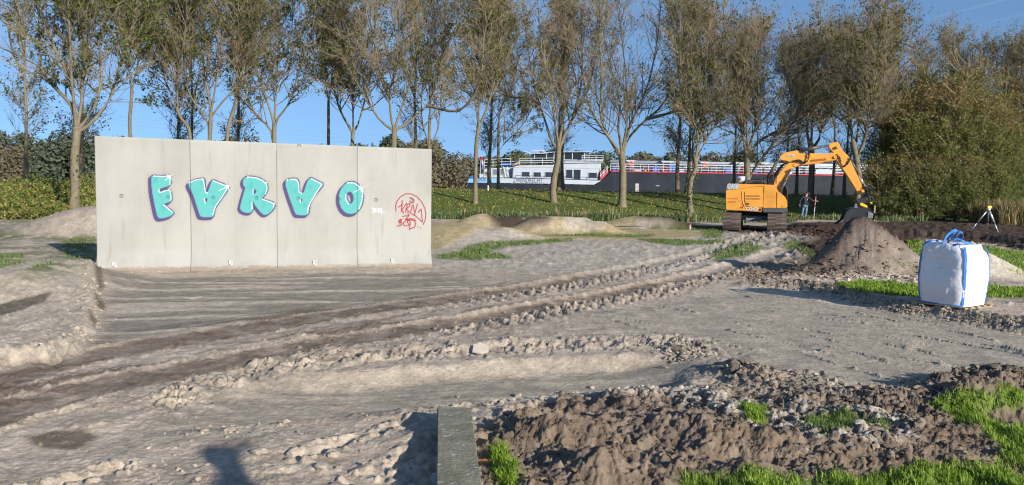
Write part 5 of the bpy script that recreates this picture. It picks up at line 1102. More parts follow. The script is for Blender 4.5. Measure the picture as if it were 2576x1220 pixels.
for y0 in (698, 730):
    b = PB(); b.poly(EX(YN, [(385, y0 + 8), (395, y0), (545, y0 + 2), (557, y0 + 11), (545, y0 + 20), (395, y0 + 18)]), .02, 0, 'y', YN - .045); exo(b, "louvre", simple("louvre_shade", (.36, .14, .02), .6) if y0 == 698 else bpy.data.materials["louvre_shade"], dr)
b = PB(); b.poly(EX(YN, [(388, 790), (422, 792), (422, 808), (388, 806)]), .02, 0, 'y', YN - .045); b.poly(EX(YN, [(414, 790), (422, 790), (422, 810), (414, 810)]), .02, 0, 'y', YN - .055); exo(b, "door_latch", 'black', dr)
b = PB(); b.poly(EX(YN, [(335, 650), (350, 652), (362, 770), (385, 828), (372, 832), (348, 790)]), .035, .01, 'y', YN - .05); exo(b, "door_rim", simple("trim_pale_orange", (.80, .36, .07), .4))
b = PB(); b.poly(EX(YN, [(600, 582), (739, 590), (737, 848), (587, 846), (592, 700)]), .03, .012, 'y', YN - .03); exo(b, "side_door", 'org')
b = PB(); b.poly(EX(YN, [(748, 650), (806, 692), (857, 746), (864, 800), (863, 847), (743, 848)]), .03, .012, 'y', YN - .03); d2 = exo(b, "front_door", 'org')
b = PB(); b.poly(EX(YN, [(806, 824), (812, 824), (812, 838), (806, 838)]), .02, 0, 'y', YN - .045); exo(b, "door_latch", 'black', d2)
b = PB(); b.poly(EX(YN, [(580, 852), (876, 850), (870, 903), (580, 898)]), 2.6, .03, 'y', YN - .05); exo(b, "side_skirt", 'skirt')
b = PB(); b.poly(EX(YN + .5, [(362, 566), (372, 532), (392, 520), (600, 525), (634, 545), (640, 572)]), 1.7, .05, 'y', YN + .5); hood = exo(b, "engine_hood", 'dsteel')
b = PB()
for k in range(4):
    for j in (0, 1): b.poly(EX(YN + .5, [(472 + k * 24, 540 + j * 14), (488 + k * 24, 540 + j * 14), (488 + k * 24, 548 + j * 14), (472 + k * 24, 548 + j * 14)]), .02, 0, 'y', YN + .47)
exo(b, "vent_slots", 'black', hood)
b = PB(); b.poly(EX(YN + .6, [(440, 522), (445, 490), (470, 485), (540, 492), (570, 520)]), 1.0, .03, 'y', YN + .6); b.poly(EX(YN + .6, [(532, 480), (548, 478), (580, 520), (560, 522)]), .5, 0, 'y', YN + .7); exo(b, "air_intake", 'black')
p, q = E(327, 556, YN + .9), E(327, 480, YN + .9); b = PB(); b.cyl((p[0], YN + .9, p[1]), (q[0], YN + .9, q[1]), .21, .22, 18); cn = exo(b, "white_drum", 'shipw')
p, q = E(296, 530, YN + .66), E(318, 495, YN + .66); b = PB(); torus(b, (p[0] + .06, YN + .66, (p[1] + q[1]) / 2), .055, .014, 10, 4); exo(b, "drum_print", mat_blk, cn)
b = PB()
pts = [E(x, y, YN + .05) for x, y in ((215, 562), (215, 535), (282, 535), (282, 562))]; b.tube([(a, YN + .1, c) for a, c in pts], .018, 5)
pts = [E(x, y, YN + .1) for x, y in ((590, 575), (590, 500), (708, 480), (708, 575))]; b.tube([(a, YN + .1, c) for a, c in pts], .02, 5)
pts = [E(x, y, YN + .1) for x, y in ((650, 575), (650, 492))]; b.tube([(a, YN + .1, c) for a, c in pts], .02, 5); exo(b, "handrail", 'black')
# turntable and undercarriage
tc_ = (E(500, 920, YC)[0], 0); zb = E(400, 897, YN)[1]
b = PB(); b.cyl((tc_[0], YC, zg + .75), (tc_[0], YC, zb + .25), .85, .85, 28); exo(b, "turntable", 'black')
b = PB(); pl = EX(38.4, [(378, 952), (470, 942), (600, 956), (618, 962), (570, 990), (535, 1004), (380, 1000)]); b.poly(pl, 1.9, .03, 'y', 38.4); b.box(tc_[0] - 1.1, tc_[0] + 1.1, 38.6, 40.0, zg + .5, zg + .74, .04); exo(b, "car_body", 'plate')
xl = [E(X, 1000, 37.3)[0] for X in (120, 330, 640, 860)]
for (xa, xb) in ((xl[0], xl[1]), (xl[2], xl[3])):
    w = xb - xa; ya, yb = 37.25, 41.45; rr = .40; cz = zg + rr + .03
    b = PB(); b.poly([(ya + .3, cz - .28), (yb - .3, cz - .28), (yb - .15, cz), (yb - .3, cz + .24), (ya + .3, cz + .24), (ya + .15, cz)], w * .42, .03, 'x', (xa + xb) / 2 - w * .21); tk = exo(b, "track", 'dsteel')
    b = PB()
    for yy in (ya + rr, yb - rr): b.cyl(((xa + xb) / 2 - .11, yy, cz), ((xa + xb) / 2 + .11, yy, cz), rr - .07, n=20)
    for q in range(6): yy = ya + .75 + q * .5; b.cyl(((xa + xb) / 2 - .2, yy, cz - .3), ((xa + xb) / 2 + .2, yy, cz - .3), .1, n=10)
    exo(b, "track_wheel", 'dsteel', tk)
    sm = PB(); sm.box(-w / 2, w / 2, -.088, .088, -.02, .008, .004)
    for gy in (-.07, 0, .07): sm.box(-w / 2, w / 2, gy - .008, gy + .008, .006, .036)
    sme = sm.mesh("track_shoe"); sme.materials.append(M['mud'])
    S1 = (yb - ya) - 2 * rr; Ltot = 2 * S1 + 2 * math.pi * rr; n = int(Ltot / .19)
    for k in range(n):
        s = k * Ltot / n
        if s < S1: y_, z_, an = ya + rr + s, cz + rr, 0
        elif s < S1 + math.pi * rr: a = (s - S1) / rr; y_, z_, an = yb - rr + rr * math.sin(a), cz + rr * math.cos(a), -a
        elif s < 2 * S1 + math.pi * rr: y_, z_, an = yb - rr - (s - S1 - math.pi * rr), cz - rr, math.pi
        else: a = (s - 2 * S1 - math.pi * rr) / rr; y_, z_, an = ya + rr - rr * math.sin(a), cz - rr * math.cos(a), math.pi - a
        o = link("track_shoe", sme, None, tk, loc=Vector(((xa + xb) / 2, y_, z_)) - _off); o.rotation_euler[0] = an
# cab on the far side: frame and glass
def glass_mat():
    m, nt, b_ = new_mat("cab_glass"); b_.inputs['Base Color'].default_value = (.75, .8, .8, 1); b_.inputs['Roughness'].default_value = .03; b_.inputs['Alpha'].default_value = .12; return m
M['cglass'] = glass_mat()
y0c, y1c = YC + .55, YC + 1.4
cz1 = E(760, 470, y0c)[1]; cx0, cx1 = E(640, 600, y0c)[0], E(872, 600, y0c)[0]; zb0 = E(640, 600, y0c)[1]
b = PB()
for yy in (y0c, y1c):
    b.tube([(cx0, yy, zb0 - .3), (cx0, yy, cz1)], .04, 6); b.tube([(cx0, yy, cz1), (cx1 - .45, yy, cz1), (cx1 - .18, yy, cz1 - .2), (cx1, yy, cz1 - .75), (cx1 + .02, yy, E(870, 840, YC)[1])], .032, 6); b.tube([((cx0 + cx1) / 2 - .1, yy, zb0 - .3), ((cx0 + cx1) / 2 - .1, yy, cz1)], .035, 6)
b.box(cx0, cx1 - .4, y0c, y1c, cz1, cz1 + .05, .02); cab = exo(b, "cab", 'black')
b = PB(); b.poly([(cx0 + .05, zb0), (cx1 - .5, zb0), (cx1 - .5, cz1 - .05), (cx0 + .05, cz1 - .05)], .012, 0, 'y', y0c); exo(b, "cab_window", 'cglass', cab)
# boom, dipper, cylinders
b = PB(); b.poly(EX(YC - .3, [(704, 600), (716, 508), (770, 446), (828, 372), (872, 322), (962, 338), (950, 384), (905, 428), (835, 505), (795, 548), (770, 600)]), .60, .03, 'y', YC - .3); exo(b, "boom_foot", 'org2')
b = PB(); b.poly(EX(YC - .26, [(766, 262), (790, 236), (838, 205), (984, 176), (1000, 184), (1004, 214), (1180, 212), (1352, 214), (1402, 205), (1446, 250), (1436, 290), (1330, 308), (1200, 334), (1000, 354), (960, 376), (905, 336), (868, 306), (800, 294)]), .52, .03, 'y', YC - .26); bo = exo(b, "boom", 'org2')
b = PB(); b.poly(EX(YC - .2, [(1345, 116), (1362, 92), (1462, 80), (1482, 120), (1504, 172), (1576, 240), (1602, 292), (1684, 470), (1724, 565), (1756, 652), (1744, 672), (1690, 684), (1640, 600), (1560, 470), (1440, 302), (1402, 210), (1350, 150)]), .40, .03, 'y', YC - .2); dp = exo(b, "dipper_arm", 'org2')
b = PB(); b.poly(EX(YC - .1, [(1585, 545), (1600, 540), (1618, 560), (1608, 578), (1590, 572)]), .12, .01, 'y', YC - .1); exo(b, "lifting_eye", 'yel', dp)
def cyl2(name, a, m, e, y, r=.075, r2=.04):
    A, Mi, B_ = E(*a, y), E(*m, y), E(*e, y); b = PB(); b.cyl((A[0], y, A[1]), (Mi[0], y, Mi[1]), r, n=14); o = exo(b, name, 'dsteel'); b = PB(); b.cyl((Mi[0], y, Mi[1]), (B_[0], y, B_[1]), r2, n=10); b.cyl((B_[0], y - .1, B_[1]), (B_[0], y + .1, B_[1]), .07, n=10); exo(b, "piston_rod", 'chrome', o)
for y in (YC - .42, YC + .42): cyl2("lift_cylinder", (645, 492), (738, 332), (783, 280), y, .085)
cyl2("adjust_cylinder", (778, 655), (848, 532), (925, 402), YC - .40, .09, .06)
cyl2("dipper_cylinder", (1000, 186), (1250, 138), (1352, 118), YC, .085, .05)
cyl2("bucket_cylinder", (1578, 250), (1692, 452), (1775, 602), YC, .075, .045)
rgx = np.random.default_rng(4)
b = PB()
def hose(pts, y, r=.022): b.tube([(p[0], y + yy, p[1]) for p, yy in zip([E(a, c, YC) for a, c in pts], rgx.normal(size=len(pts)) * .03)], r, 5)
def spl(pts, k=6):
    P_ = np.array(pts, float); out = []
    for i in range(len(P_) - 1):
        p0 = P_[max(i - 1, 0)]; p1 = P_[i]; p2 = P_[i + 1]; p3 = P_[min(i + 2, len(P_) - 1)]
        for t in np.linspace(0, 1, k, endpoint=False): out.append(.5 * ((2 * p1) + (-p0 + p2) * t + (2 * p0 - 5 * p1 + 4 * p2 - p3) * t * t + (-p0 + 3 * p1 - 3 * p2 + p3) * t ** 3))
    out.append(P_[-1]); return [tuple(q) for q in out]
for o in (0, 9, -9): hose(spl([(930 + o, 305), (1000, 300 + o), (1060, 325 + o), (1105, 290), (1118 + o, 205)]), YC - .34)
for o in (0, 9): hose(spl([(1430 + o, 228), (1468 + o, 270), (1478 + o, 335), (1520, 362 + o), (1570, 320 + o), (1592 + o, 262)]), YC - .26)
for o in range(8): hose(spl([(640 + o * 14, 560), (665 + o * 12, 500 - o * 4), (735 + o * 14, 430 - o * 12), (800 + o * 8, 350 - o * 2), (862 + o * 6, 322)]), YC - .36 - .01 * o, .02)
for o in range(3): hose(spl([(1752, 600 + o * 8), (1800 + o * 8, 610), (1815 + o * 6, 660), (1790, 700 + o * 5)]), YC - .25)
hose(spl([(1040, 172), (1100, 185), (1108, 215)]), YC - .2); exo(b, "hydraulic_hoses", 'black', kind="stuff")
b = PB()
for X, Y in ((1455, 140), (1425, 255), (955, 350), (800, 262), (1745, 650)): p = E(X, Y, YC - .27); b.cyl((p[0], YC - .33, p[1]), (p[0], YC + .33, p[1]), .07, n=12)
exo(b, "hinge_pin", 'org2')
# coupler, tilt head and bucket
b = PB(); b.poly(EX(YC - .17, [(1690, 676), (1745, 655), (1800, 672), (1822, 700), (1790, 720), (1790, 790), (1740, 800), (1690, 800), (1665, 760), (1720, 735), (1740, 700)]), .34, .02, 'y', YC - .17); b.poly(EX(YC - .1, [(1735, 600), (1790, 590), (1828, 628), (1812, 650), (1760, 625)]), .2, .02, 'y', YC - .1)
b.poly(EX(YC - .14, [(1780, 640), (1800, 632), (1842, 730), (1850, 790), (1826, 792), (1800, 700)]), .28, .02, 'y', YC - .14); cp = exo(b, "coupler", 'black')
b = PB(); b.poly(EX(YC - .22, [(1705, 800), (1722, 782), (1800, 818), (1806, 838), (1790, 852), (1712, 822)]), .4, .03, 'y', YC - .22); b.poly(EX(YC - .26, [(1826, 778), (1856, 784), (1858, 800), (1836, 798)]), .15, .01, 'y', YC - .26); exo(b, "tilt_head", 'yel', cp)
b = PB(); b.poly(EX(YC - .12, [(1655, 800), (1700, 780), (1715, 830), (1690, 900), (1730, 860), (1800, 850), (1830, 870), (1640, 880)]), .24, .01, 'y', YC - .12); exo(b, "bucket_bracket", 'plate', cp)
yb0, yb1 = YC - .75, YC + .85
prof_o = [(1437, 1046), (1520, 988), (1556, 882), (1598, 858), (1690, 838), (1790, 842), (1872, 908), (1862, 975), (1780, 1040), (1620, 1062)]
b = PB(); b.poly(EX(yb0, [(1505, 1000), (1556, 884), (1598, 860), (1690, 840), (1790, 846), (1868, 910), (1860, 972), (1780, 1036), (1620, 1058), (1475, 1042)]), .04, .008, 'y', yb0)
o2 = EX(yb0, prof_o); b.poly(o2, .04, .008, 'y', yb1)
bk = PB(); prof = EX(YC, [(1437, 1046), (1620, 1062), (1780, 1040), (1862, 975), (1872, 908), (1790, 842), (1690, 838), (1598, 858)]); bk.bm
for a_, c_ in zip(prof[:-1], prof[1:]):
    n_ = np.array([-(c_[1] - a_[1]), c_[0] - a_[0]]); n_ = n_ / np.linalg.norm(n_) * .03
    b.poly([a_, c_, (c_[0] + n_[0], c_[1] + n_[1]), (a_[0] + n_[0], a_[1] + n_[1])], yb1 - yb0 - .09, 0, 'y', yb0 + .045)
bkt = exo(b, "bucket", simple("bucket_black", (.022, .024, .028), .45, var=.3, scale=5, dirt=(.07, .06, .05), dirt_scale=3, dirt_amt=.35))
b = PB(); b.poly(EX(yb0, [(1437, 1048), (1442, 1038), (1508, 988), (1522, 986), (1512, 1002), (1452, 1046)]), .05, 0, 'y', yb0 - .02); exo(b, "cutting_edge", 'chrome', bkt)
b = PB(); b.poly(EX(yb0, [(1808, 888), (1868, 912), (1860, 968), (1800, 962)]), .03, .005, 'y', yb0 - .035); exo(b, "sunlit_facet", 'plate', bkt)  # pale grey piece painted in for the sunlit curve of the bucket's back
# lettering on the machine
p, q = E(172, 622, YN), E(300, 622, YN); text3d("CASE", p[0], p[1], YN - .05, .36, mat_wht, None, "lettering", .25, width=q[0] - p[0], bold=.004)
def retext(): 
    o = col.objects[-1]; o.data.transform(Matrix.Translation(-_off)); o.parent = ex; return o
def et(*a, **k): o = text3d(*a, None, **k); o.data.transform(Matrix.Translation(-_off)); o.parent = ex; return o
_o = [o for o in col.objects if o.name == "lettering" or o.name.startswith("lettering")][-1]; _o.data.transform(Matrix.Translation(-_off)); _o.parent = ex
p, q = E(166, 626, YN), E(308, 575, YN); b = PB(); b.poly(EX(YN, [(163, 628), (172, 574), (309, 577), (292, 628)]), .008, 0, 'y', YN - .041); exo(b, "logo_plate", simple("logo_plate_grey", (.30, .36, .42), .4))
p, q = E(388, 868, YN), E(528, 876, YN); et("CX245D", p[0], p[1] - .02, YN - .045, .21, mat_wht, shear=.25, width=q[0] - p[0], bold=.006)
p, q = E(535, 876, YN), E(570, 878, YN); et("SR", p[0], p[1] - .01, YN - .045, .15, mat_blk, shear=.2, width=q[0] - p[0], bold=.006)
p, q = E(865, 250, YC), E(952, 248, YC); et("CASE", p[0], p[1], YC - .28, .14, mat_wht, shear=.25, width=q[0] - p[0], bold=.006)
p, q = E(1135, 316, YC), E(1322, 296, YC); et("WWW.MOLWERK.NL", p[0], p[1], YC - .275, .16, M['tan'], width=(q[0] - p[0]), ry=math.atan2(q[1] - p[1], q[0] - p[0]), bold=.003)
b = PB()
for k in range(9): p = E(176 + k * 13, 744, YN); b.box(p[0], p[0] + .05, YN - .036, YN - .032, p[1], p[1] + .05)
for k in range(7): p = E(186 + k * 12, 784, YN); b.box(p[0], p[0] + .045, YN - .036, YN - .032, p[1], p[1] + .07)
exo(b, "faded_print", simple("faded_red", (.55, .14, .03), .5))
b = PB(); b.poly(EX(YN, [(302, 836), (303, 796), (320, 796), (320, 836)]), .006, 0, 'y', YN - .038); b.poly(EX(YC, [(1140, 256), (1140, 236), (1185, 240), (1185, 258)]), .006, 0, 'y', YC - .27); exo(b, "warning_sticker", 'yel')
b = PB(); b.poly(EX(YN, [(323, 850), (323, 830), (355, 831), (355, 851)]), .006, 0, 'y', YN - .038); exo(b, "red_label", 'lred')

# ------------------------------------------------------------------ people: continuous skinned figures
def skin(nodes, edges, name, mat, parent, sub=2):
    me = bpy.data.meshes.new(name); me.from_pydata([n[:3] for n in nodes], edges, []); o = bpy.data.objects.new(name, me); col.objects.link(o)
    md = o.modifiers.new("s", 'SKIN'); sv = me.skin_vertices[0].data
    for i, n in enumerate(nodes): sv[i].radius = (n[3], n[4] if len(n) > 4 else n[3])
    sv[0].use_root = True
    md.use_smooth_shade = True; s = o.modifiers.new("u", 'SUBSURF'); s.levels = sub
    dg = bpy.context.evaluated_depsgraph_get(); dg.update(); m2 = bpy.data.meshes.new_from_object(o.evaluated_get(dg)); bpy.data.objects.remove(o); m2.name = name; m2.materials.clear()
    return link(name, m2, mat, parent)
skinm = simple("skin", (.46, .25, .18), .55, var=.05); 
def hand(nodes, edges, w, wp, d, side, r=.009):
    """palm and five fingers added to a skinned chain at wrist index w"""
    d = Vector(d).normalized(); s = Vector(side).normalized(); p = Vector(wp) + d * .05; nodes.append((*p, .026, .014)); pi = len(nodes) - 1; edges.append((w, pi))
    for k, L in enumerate((.07, .08, .075, .06)):
        q = p + s * (.030 - .02 * k) + d * .035; nodes.append((*q, r, r)); edges.append((pi, len(nodes) - 1))
        q2 = q + d * L * .6 + d.cross(s) * .012; nodes.append((*q2, r * .9, r * .9)); edges.append((len(nodes) - 2, len(nodes) - 1))
    q = p + s * .05 + d * .0; nodes.append((*q, r * 1.1, r * 1.1)); edges.append((pi, len(nodes) - 1)); q2 = q + d * .03; nodes.append((*q2, r, r)); edges.append((len(nodes) - 2, len(nodes) - 1))
def person(name_label, loc, J, cols, rz=0, s=1.0, cap=True):
    t = thing("person", name_label, "person", loc, None, rz); t.scale = (s, s, s)
    # body: pelvis root, torso, neck, head, arms, legs in one surface
    N = []; Ed = []
    def n(k, r, r2=None): N.append((*J[k], r, r2 or r)); return len(N) - 1
    pel = n('pelvis', .135, .10); w = n('waist', .12, .09); ch = n('chest', .145, .10); nk = n('neck', .052); Ed += [(pel, w), (w, ch), (ch, nk)]
    hd0 = n('jaw', .062, .07); hd = n('head', .078, .092); ht = n('crown', .062, .072); Ed += [(nk, hd0), (hd0, hd), (hd, ht)]
    for sd in 'lr':
        a = n('sh' + sd, .055); e = n('el' + sd, .042); wr = n('wr' + sd, .026); Ed += [(ch, a), (a, e), (e, wr)]
        dv = Vector(J['hd' + sd]) - Vector(J['wr' + sd]); hand(N, Ed, wr, J['wr' + sd], dv, J['side' + sd])
        h = n('hp' + sd, .085); k = n('kn' + sd, .058); an = n('an' + sd, .04); he = n('ft' + sd, .042, .032); to = n('to' + sd, .036, .024); Ed += [(pel, h), (h, k), (k, an), (an, he), (he, to)]
    skin(N, Ed, "body", skinm, t)
    def sub(keys, ed, nm, m): return skin([(*J[k], r, r2) for k, r, r2 in keys], ed, nm, m, t)
    E1 = lambda a, b_, f: tuple(Vector(J[a]).lerp(Vector(J[b_]), f))
    J2 = dict(J); J2['cfl'] = E1('ell', 'wrl', .85); J2['cfr'] = E1('elr', 'wrr', .35)
    K = [('waist', .138, .108), ('chest', .165, .12), ('neckb', .07, .07), ('shl', .072, .072), ('ell', .056, .056), ('cfl', .044, .044), ('shr', .072, .072), ('elr', .056, .056), ('cfr', .046, .046), ('pelt', .142, .112)]
    J2['neckb'] = E1('chest', 'neck', .75); J2['pelt'] = E1('waist', 'pelvis', .6)
    skin([(*J2[k], a, c) for k, a, c in K], [(0, 1), (1, 2), (1, 3), (3, 4), (4, 5), (1, 6), (6, 7), (7, 8), (0, 9)], "sweater", cols[0], t)
    K = [('pelvis', .145, .112), ('hpl', .097, .097), ('knl', .072, .072), ('anl', .062, .062), ('hpr', .097, .097), ('knr', .072, .072), ('anr', .062, .062)]
    skin([(*J[k], a, c) for k, a, c in K], [(0, 1), (1, 2), (2, 3), (0, 4), (4, 5), (5, 6)], "jeans", cols[1], t)
    for sd in 'lr': skin([(*J['ft' + sd], .052, .045), (*J['to' + sd], .046, .034)], [(0, 1)], "shoe", cols[2], t)
    c = Vector(J['head']); 
    b = PB(); bmesh.ops.create_uvsphere(b.bm, u_segments=16, v_segments=10, radius=1.0)
    for v in list(b.bm.verts):
        v.co = Vector((v.co.x * .092, v.co.y * .104, max(v.co.z, -.1) * .085)) + c + Vector((0, .006, .045))
    f = Vector(J['face']).normalized(); b.cyl(c + Vector((0, 0, .05)) + f * .06, c + Vector((0, 0, .042)) + f * .15, .062, .05, 12); b.out("cap" if cap else "hair", cols[3], t)
    b = PB(); b.cyl(c + f * .085 + Vector((0, 0, .0)), c + f * .118 + Vector((0, 0, -.025)), .010, .017, 8); b.out("nose", skinm, t)
    sdv = Vector((f.y, -f.x, 0)); b = PB()
    for q in (-1, 1): b.cyl(c + f * .088 + sdv * q * .032 + Vector((0, 0, .018)), c + f * .098 + sdv * q * .032 + Vector((0, 0, .018)), .010, .008, 8)
    b.cyl(c + f * .085 + sdv * .022 + Vector((0, 0, -.052)), c + f * .085 - sdv * .022 + Vector((0, 0, -.052)), .006, n=6); b.out("face_features", simple("dark_feature", (.10, .05, .04), .6), t)
    b = PB()
    for q in (-1, 1): b.cyl(c + sdv * q * .082 + Vector((0, 0, .022)), c + sdv * q * .094 + Vector((0, 0, -.03)), .016, .012, 8)
    b.out("ears", skinm, t)
    return t
pm = at(*C3(1062, 1022), 48.8); pmz = zt(pm[0], 48.8)
navy = simple("navy_knit", (.018, .024, .036), .9, var=.15, scale=20); jean = simple("blue_denim", (.10, .17, .23), .85, var=.2, scale=9); boot = simple("dark_boot", (.02, .018, .018), .7)
J = dict(pelvis=(.02, 0, .93), waist=(.02, 0, 1.06), chest=(.02, 0, 1.32), neck=(.07, -.01, 1.49), jaw=(.10, -.02, 1.56), head=(.10, -.02, 1.63), crown=(.10, -.01, 1.70),
         shl=(-.17, 0, 1.42), ell=(-.30, .03, 1.14), wrl=(-.33, -.03, .90), hdl=(-.33, -.05, .82), sidel=(.3, -1, 0), shr=(.21, 0, 1.42), elr=(.42, -.05, 1.22), wrr=(.63, -.16, 1.16), hdr=(.70, -.18, 1.17), sider=(0, .2, 1),
         hpl=(-.07, 0, .86), knl=(-.13, -.03, .48), anl=(-.22, 0, .10), ftl=(-.23, .02, .05), tol=(-.27, -.14, .035), hpr=(.11, 0, .86), knr=(.10, -.03, .48), anr=(.05, .02, .10), ftr=(.05, .03, .05), tor=(.06, -.15, .035), face=(.75, -.6, -.15))
person("man in navy sweater, blue jeans and brown cap holding a levelling staff", (pm[0], 48.8, pmz - .01), J, [navy, jean, boot, simple("brown_cap", (.07, .03, .025), .9)])
b = PB(); b.box(pm[0] + .10, pm[0] + .16, 48.62, 48.66, pmz + .95, pmz + 1.03, .01); b.out("belt_pouch", M['black'], None, label="small dark pouch on the man's belt", cat="pouch")
# levelling staff held by the man
s0, s1 = at(*C3(1170, 1042), 48.6), at(*C3(1200, 712), 48.6); s0[2] = pmz - .03
st = thing("levelling_staff", "white survey staff with orange upper half held upright by the man", "survey staff", tuple(s0))
dv = Vector(s1 - s0); b = PB(); b.cyl((0, 0, 0), dv * .56, .02, n=8); b.out("lower_tube", M['pipe'], st); b = PB(); b.cyl(dv * .56, dv, .024, n=8); b.out("upper_tube", simple("staff_orange", (.62, .12, .05), .6), st)
b = PB(); b.cyl(dv * .66, dv * .70, .028, n=8); b.cyl(dv * .82, dv * .86, .028, n=8); b.out("white_band", M['pipe'], st); b = PB(); b.cyl(dv * .30, dv * .325, .026, n=8); b.out("clamp", M['black'], st)
# the person standing next to the camera, whose shadow falls into the picture
_S = G(512, 1126, .0); _sv = np.array([SUN_AZ_X, SUN_AZ_Y, math.tan(SUN_EL)]); _t = (_S[1] + .65) / -SUN_AZ_Y * 1.0; _P = _S + _sv * _t
BY = (_P[0], _P[1], .82); BS = (_P[2] - .82) / 1.90
J = dict(pelvis=(0, 0, 1.0), waist=(0, 0, 1.14), chest=(0, 0, 1.42), neck=(0, .02, 1.60), jaw=(0, .04, 1.68), head=(0, .04, 1.75), crown=(0, .03, 1.83),
         shl=(-.20, 0, 1.52), ell=(-.36, .24, 1.42), wrl=(-.12, .40, 1.66), hdl=(-.05, .43, 1.72), sidel=(1, 0, .3), shr=(.20, 0, 1.52), elr=(.27, .02, 1.22), wrr=(.26, .06, .96), hdr=(.26, .08, .88), sider=(0, 1, .1),
         hpl=(-.10, 0, .92), knl=(-.12, .02, .5), anl=(-.14, 0, .10), ftl=(-.14, -.02, .05), tol=(-.16, .14, .035), hpr=(.10, 0, .92), knr=(.12, .02, .5), anr=(.14, 0, .10), ftr=(.14, -.02, .05), tor=(.16, .14, .035), face=(0, 1, -.1))
person("bystander in dark clothes outside the frame whose shadow falls on the sand", tuple(BY), J, [navy, jean, boot, simple("brown_hair", (.04, .025, .015), .9)], s=1.0, cap=False).scale = (1.15 * BS, 1.1 * BS, BS)

# ------------------------------------------------------------------ bulk bag on its pallet
YB = 12.55
bc = at(2394, 766, YB + .45); bx, by = bc[0], YB + .45; bz0 = zt(bx, by)
th = R(-57); Sd = .395; H = .99
def ring(z, n=120, k=0.0):
    t = z / H; out = []
    bul = 1 + .085 * math.sin(min(max(t, 0), 1) * math.pi) - .13 * (max(t - .80, 0) / .2) ** 2
    for i in range(n):
        a = 2 * math.pi * i / n; c, s = math.cos(a), math.sin(a); p = 5.0
        r = (abs(c) ** p + abs(s) ** p) ** (-1 / p) * Sd * bul
        out.append((a, r))
    return out
n = 144; nz = 60; V = []
for j in range(nz + 1):
    z = H * j / nz
    for i, (a, r) in enumerate(ring(z, n)):
        x, y = r * math.cos(a), r * math.sin(a); V.append([x, y, z])
V = np.array(V); an = np.arctan2(V[:, 1], V[:, 0]); rad = np.hypot(V[:, 0], V[:, 1]); zz = V[:, 2]
# slack hollow with creases on the left face
fx = -V[:, 1]; fu = V[:, 0]
cen = (V[:, 1] < -.2)
hol = np.exp(-(((fu + .05) / .20) ** 2 + ((zz - .68) / .17) ** 2)) * cen
dent = .075 * hol + .018 * np.exp(-((fu - .09 - .30 * (zz - .55)) / .03) ** 2) * np.exp(-((zz - .58) / .12) ** 2) * cen + .012 * hol * np.sin(zz * 95)
dent -= .03 * np.exp(-(((fu - .02) / .3) ** 2 + ((zz - .28) / .22) ** 2)) * cen
wr = .008 * fbm(an * 3.0, zz * 5, 3, 9) + .0025 * fbm(an * 14, zz * 2.0, 2, 10) + .004 * np.abs(fbm(an * 5 + zz * 4, zz * 3, 2, 12))
rad2 = rad - dent + wr
V[:, 0] = rad2 * np.cos(an); V[:, 1] = rad2 * np.sin(an)
V[:, 2] += (.02 * np.cos(an * 4) - .05 * (V[:, 0] / Sd).clip(-1, 1) - .02 * (V[:, 1] / Sd)) * (zz / H) ** 5
i = np.arange((nz + 1) * n).reshape(nz + 1, n); j = np.roll(i, -1, 1)
Q = np.stack([i[:-1], j[:-1], j[1:], i[1:]], -1).reshape(-1, 4)
rings = [V]; tops = []; last = V[i[-1]]
base_n = len(V); Vs = [V]; Qs = [Q]; prev = i[-1]
for k, f in enumerate((.94, .8, .6, .4, .2, .04)):
    R_ = last.copy(); R_[:, :2] *= f; R_[:, 2] = H + .03 * (1 - f) + .03 * (1 - f) * fbm(R_[:, 0] * 6, R_[:, 1] * 6, 2, 4) + (.006 if k == 0 else 0); ids = np.arange(n) + base_n + k * n; Vs.append(R_)
    Qs.append(np.stack([prev, np.roll(prev, -1), np.roll(ids, -1), ids], -1)); prev = ids
bag = thing("bulk_bag", "full white bulk bag with blue lifting straps standing on the dirt edge at right", "bulk bag", (bx, by, bz0 + .04), None, th)
m = simple("woven_plastic_white", (.70, .71, .73), .6, var=.04, scale=3, bump=.12, dirt=(.55, .53, .50), dirt_scale=2.2, dirt_amt=.2)
me = mesh_np("bag_body", np.concatenate(Vs), Qs + [np.array([prev[::-1]])], None, True); link("bag_body", me, m, bag)
sblue = simple("strap_blue", (.03, .17, .52), .65, var=.15, scale=12)
def ribbon(b, pts, wv, w, th_=.004):
    P_ = [Vector(p) for p in spl3(pts)]; bm = b.bm; rows = []
    for q, p in enumerate(P_):
        t = (P_[min(q + 1, len(P_) - 1)] - P_[max(q - 1, 0)]).normalized(); wd = Vector(wv[min(int(q / len(P_) * len(wv)), len(wv) - 1)]) if isinstance(wv, list) else Vector(wv); wd = (wd - wd.dot(t) * t).normalized(); nn = t.cross(wd) * th_
        rows.append([bm.verts.new(p + wd * w / 2 * a + nn * c) for a, c in ((-1, -1), (1, -1), (1, 1), (-1, 1))])
    for A_, B_ in zip(rows[:-1], rows[1:]):
        for k in range(4): bm.faces.new((A_[k], A_[(k + 1) % 4], B_[(k + 1) % 4], B_[k]))
    bm.faces.new(rows[0][::-1]); bm.faces.new(rows[-1])
def spl3(pts, k=6):
    P_ = np.array(pts, float); out = []
    for q in range(len(P_) - 1):
        p0 = P_[max(q - 1, 0)]; p1 = P_[q]; p2 = P_[q + 1]; p3 = P_[min(q + 2, len(P_) - 1)]
        for t in np.linspace(0, 1, k, endpoint=False): out.append(.5 * ((2 * p1) + (-p0 + p2) * t + (2 * p0 - 5 * p1 + 4 * p2 - p3) * t * t + (-p0 + 3 * p1 - 3 * p2 + p3) * t ** 3))
    out.append(P_[-1]); return out
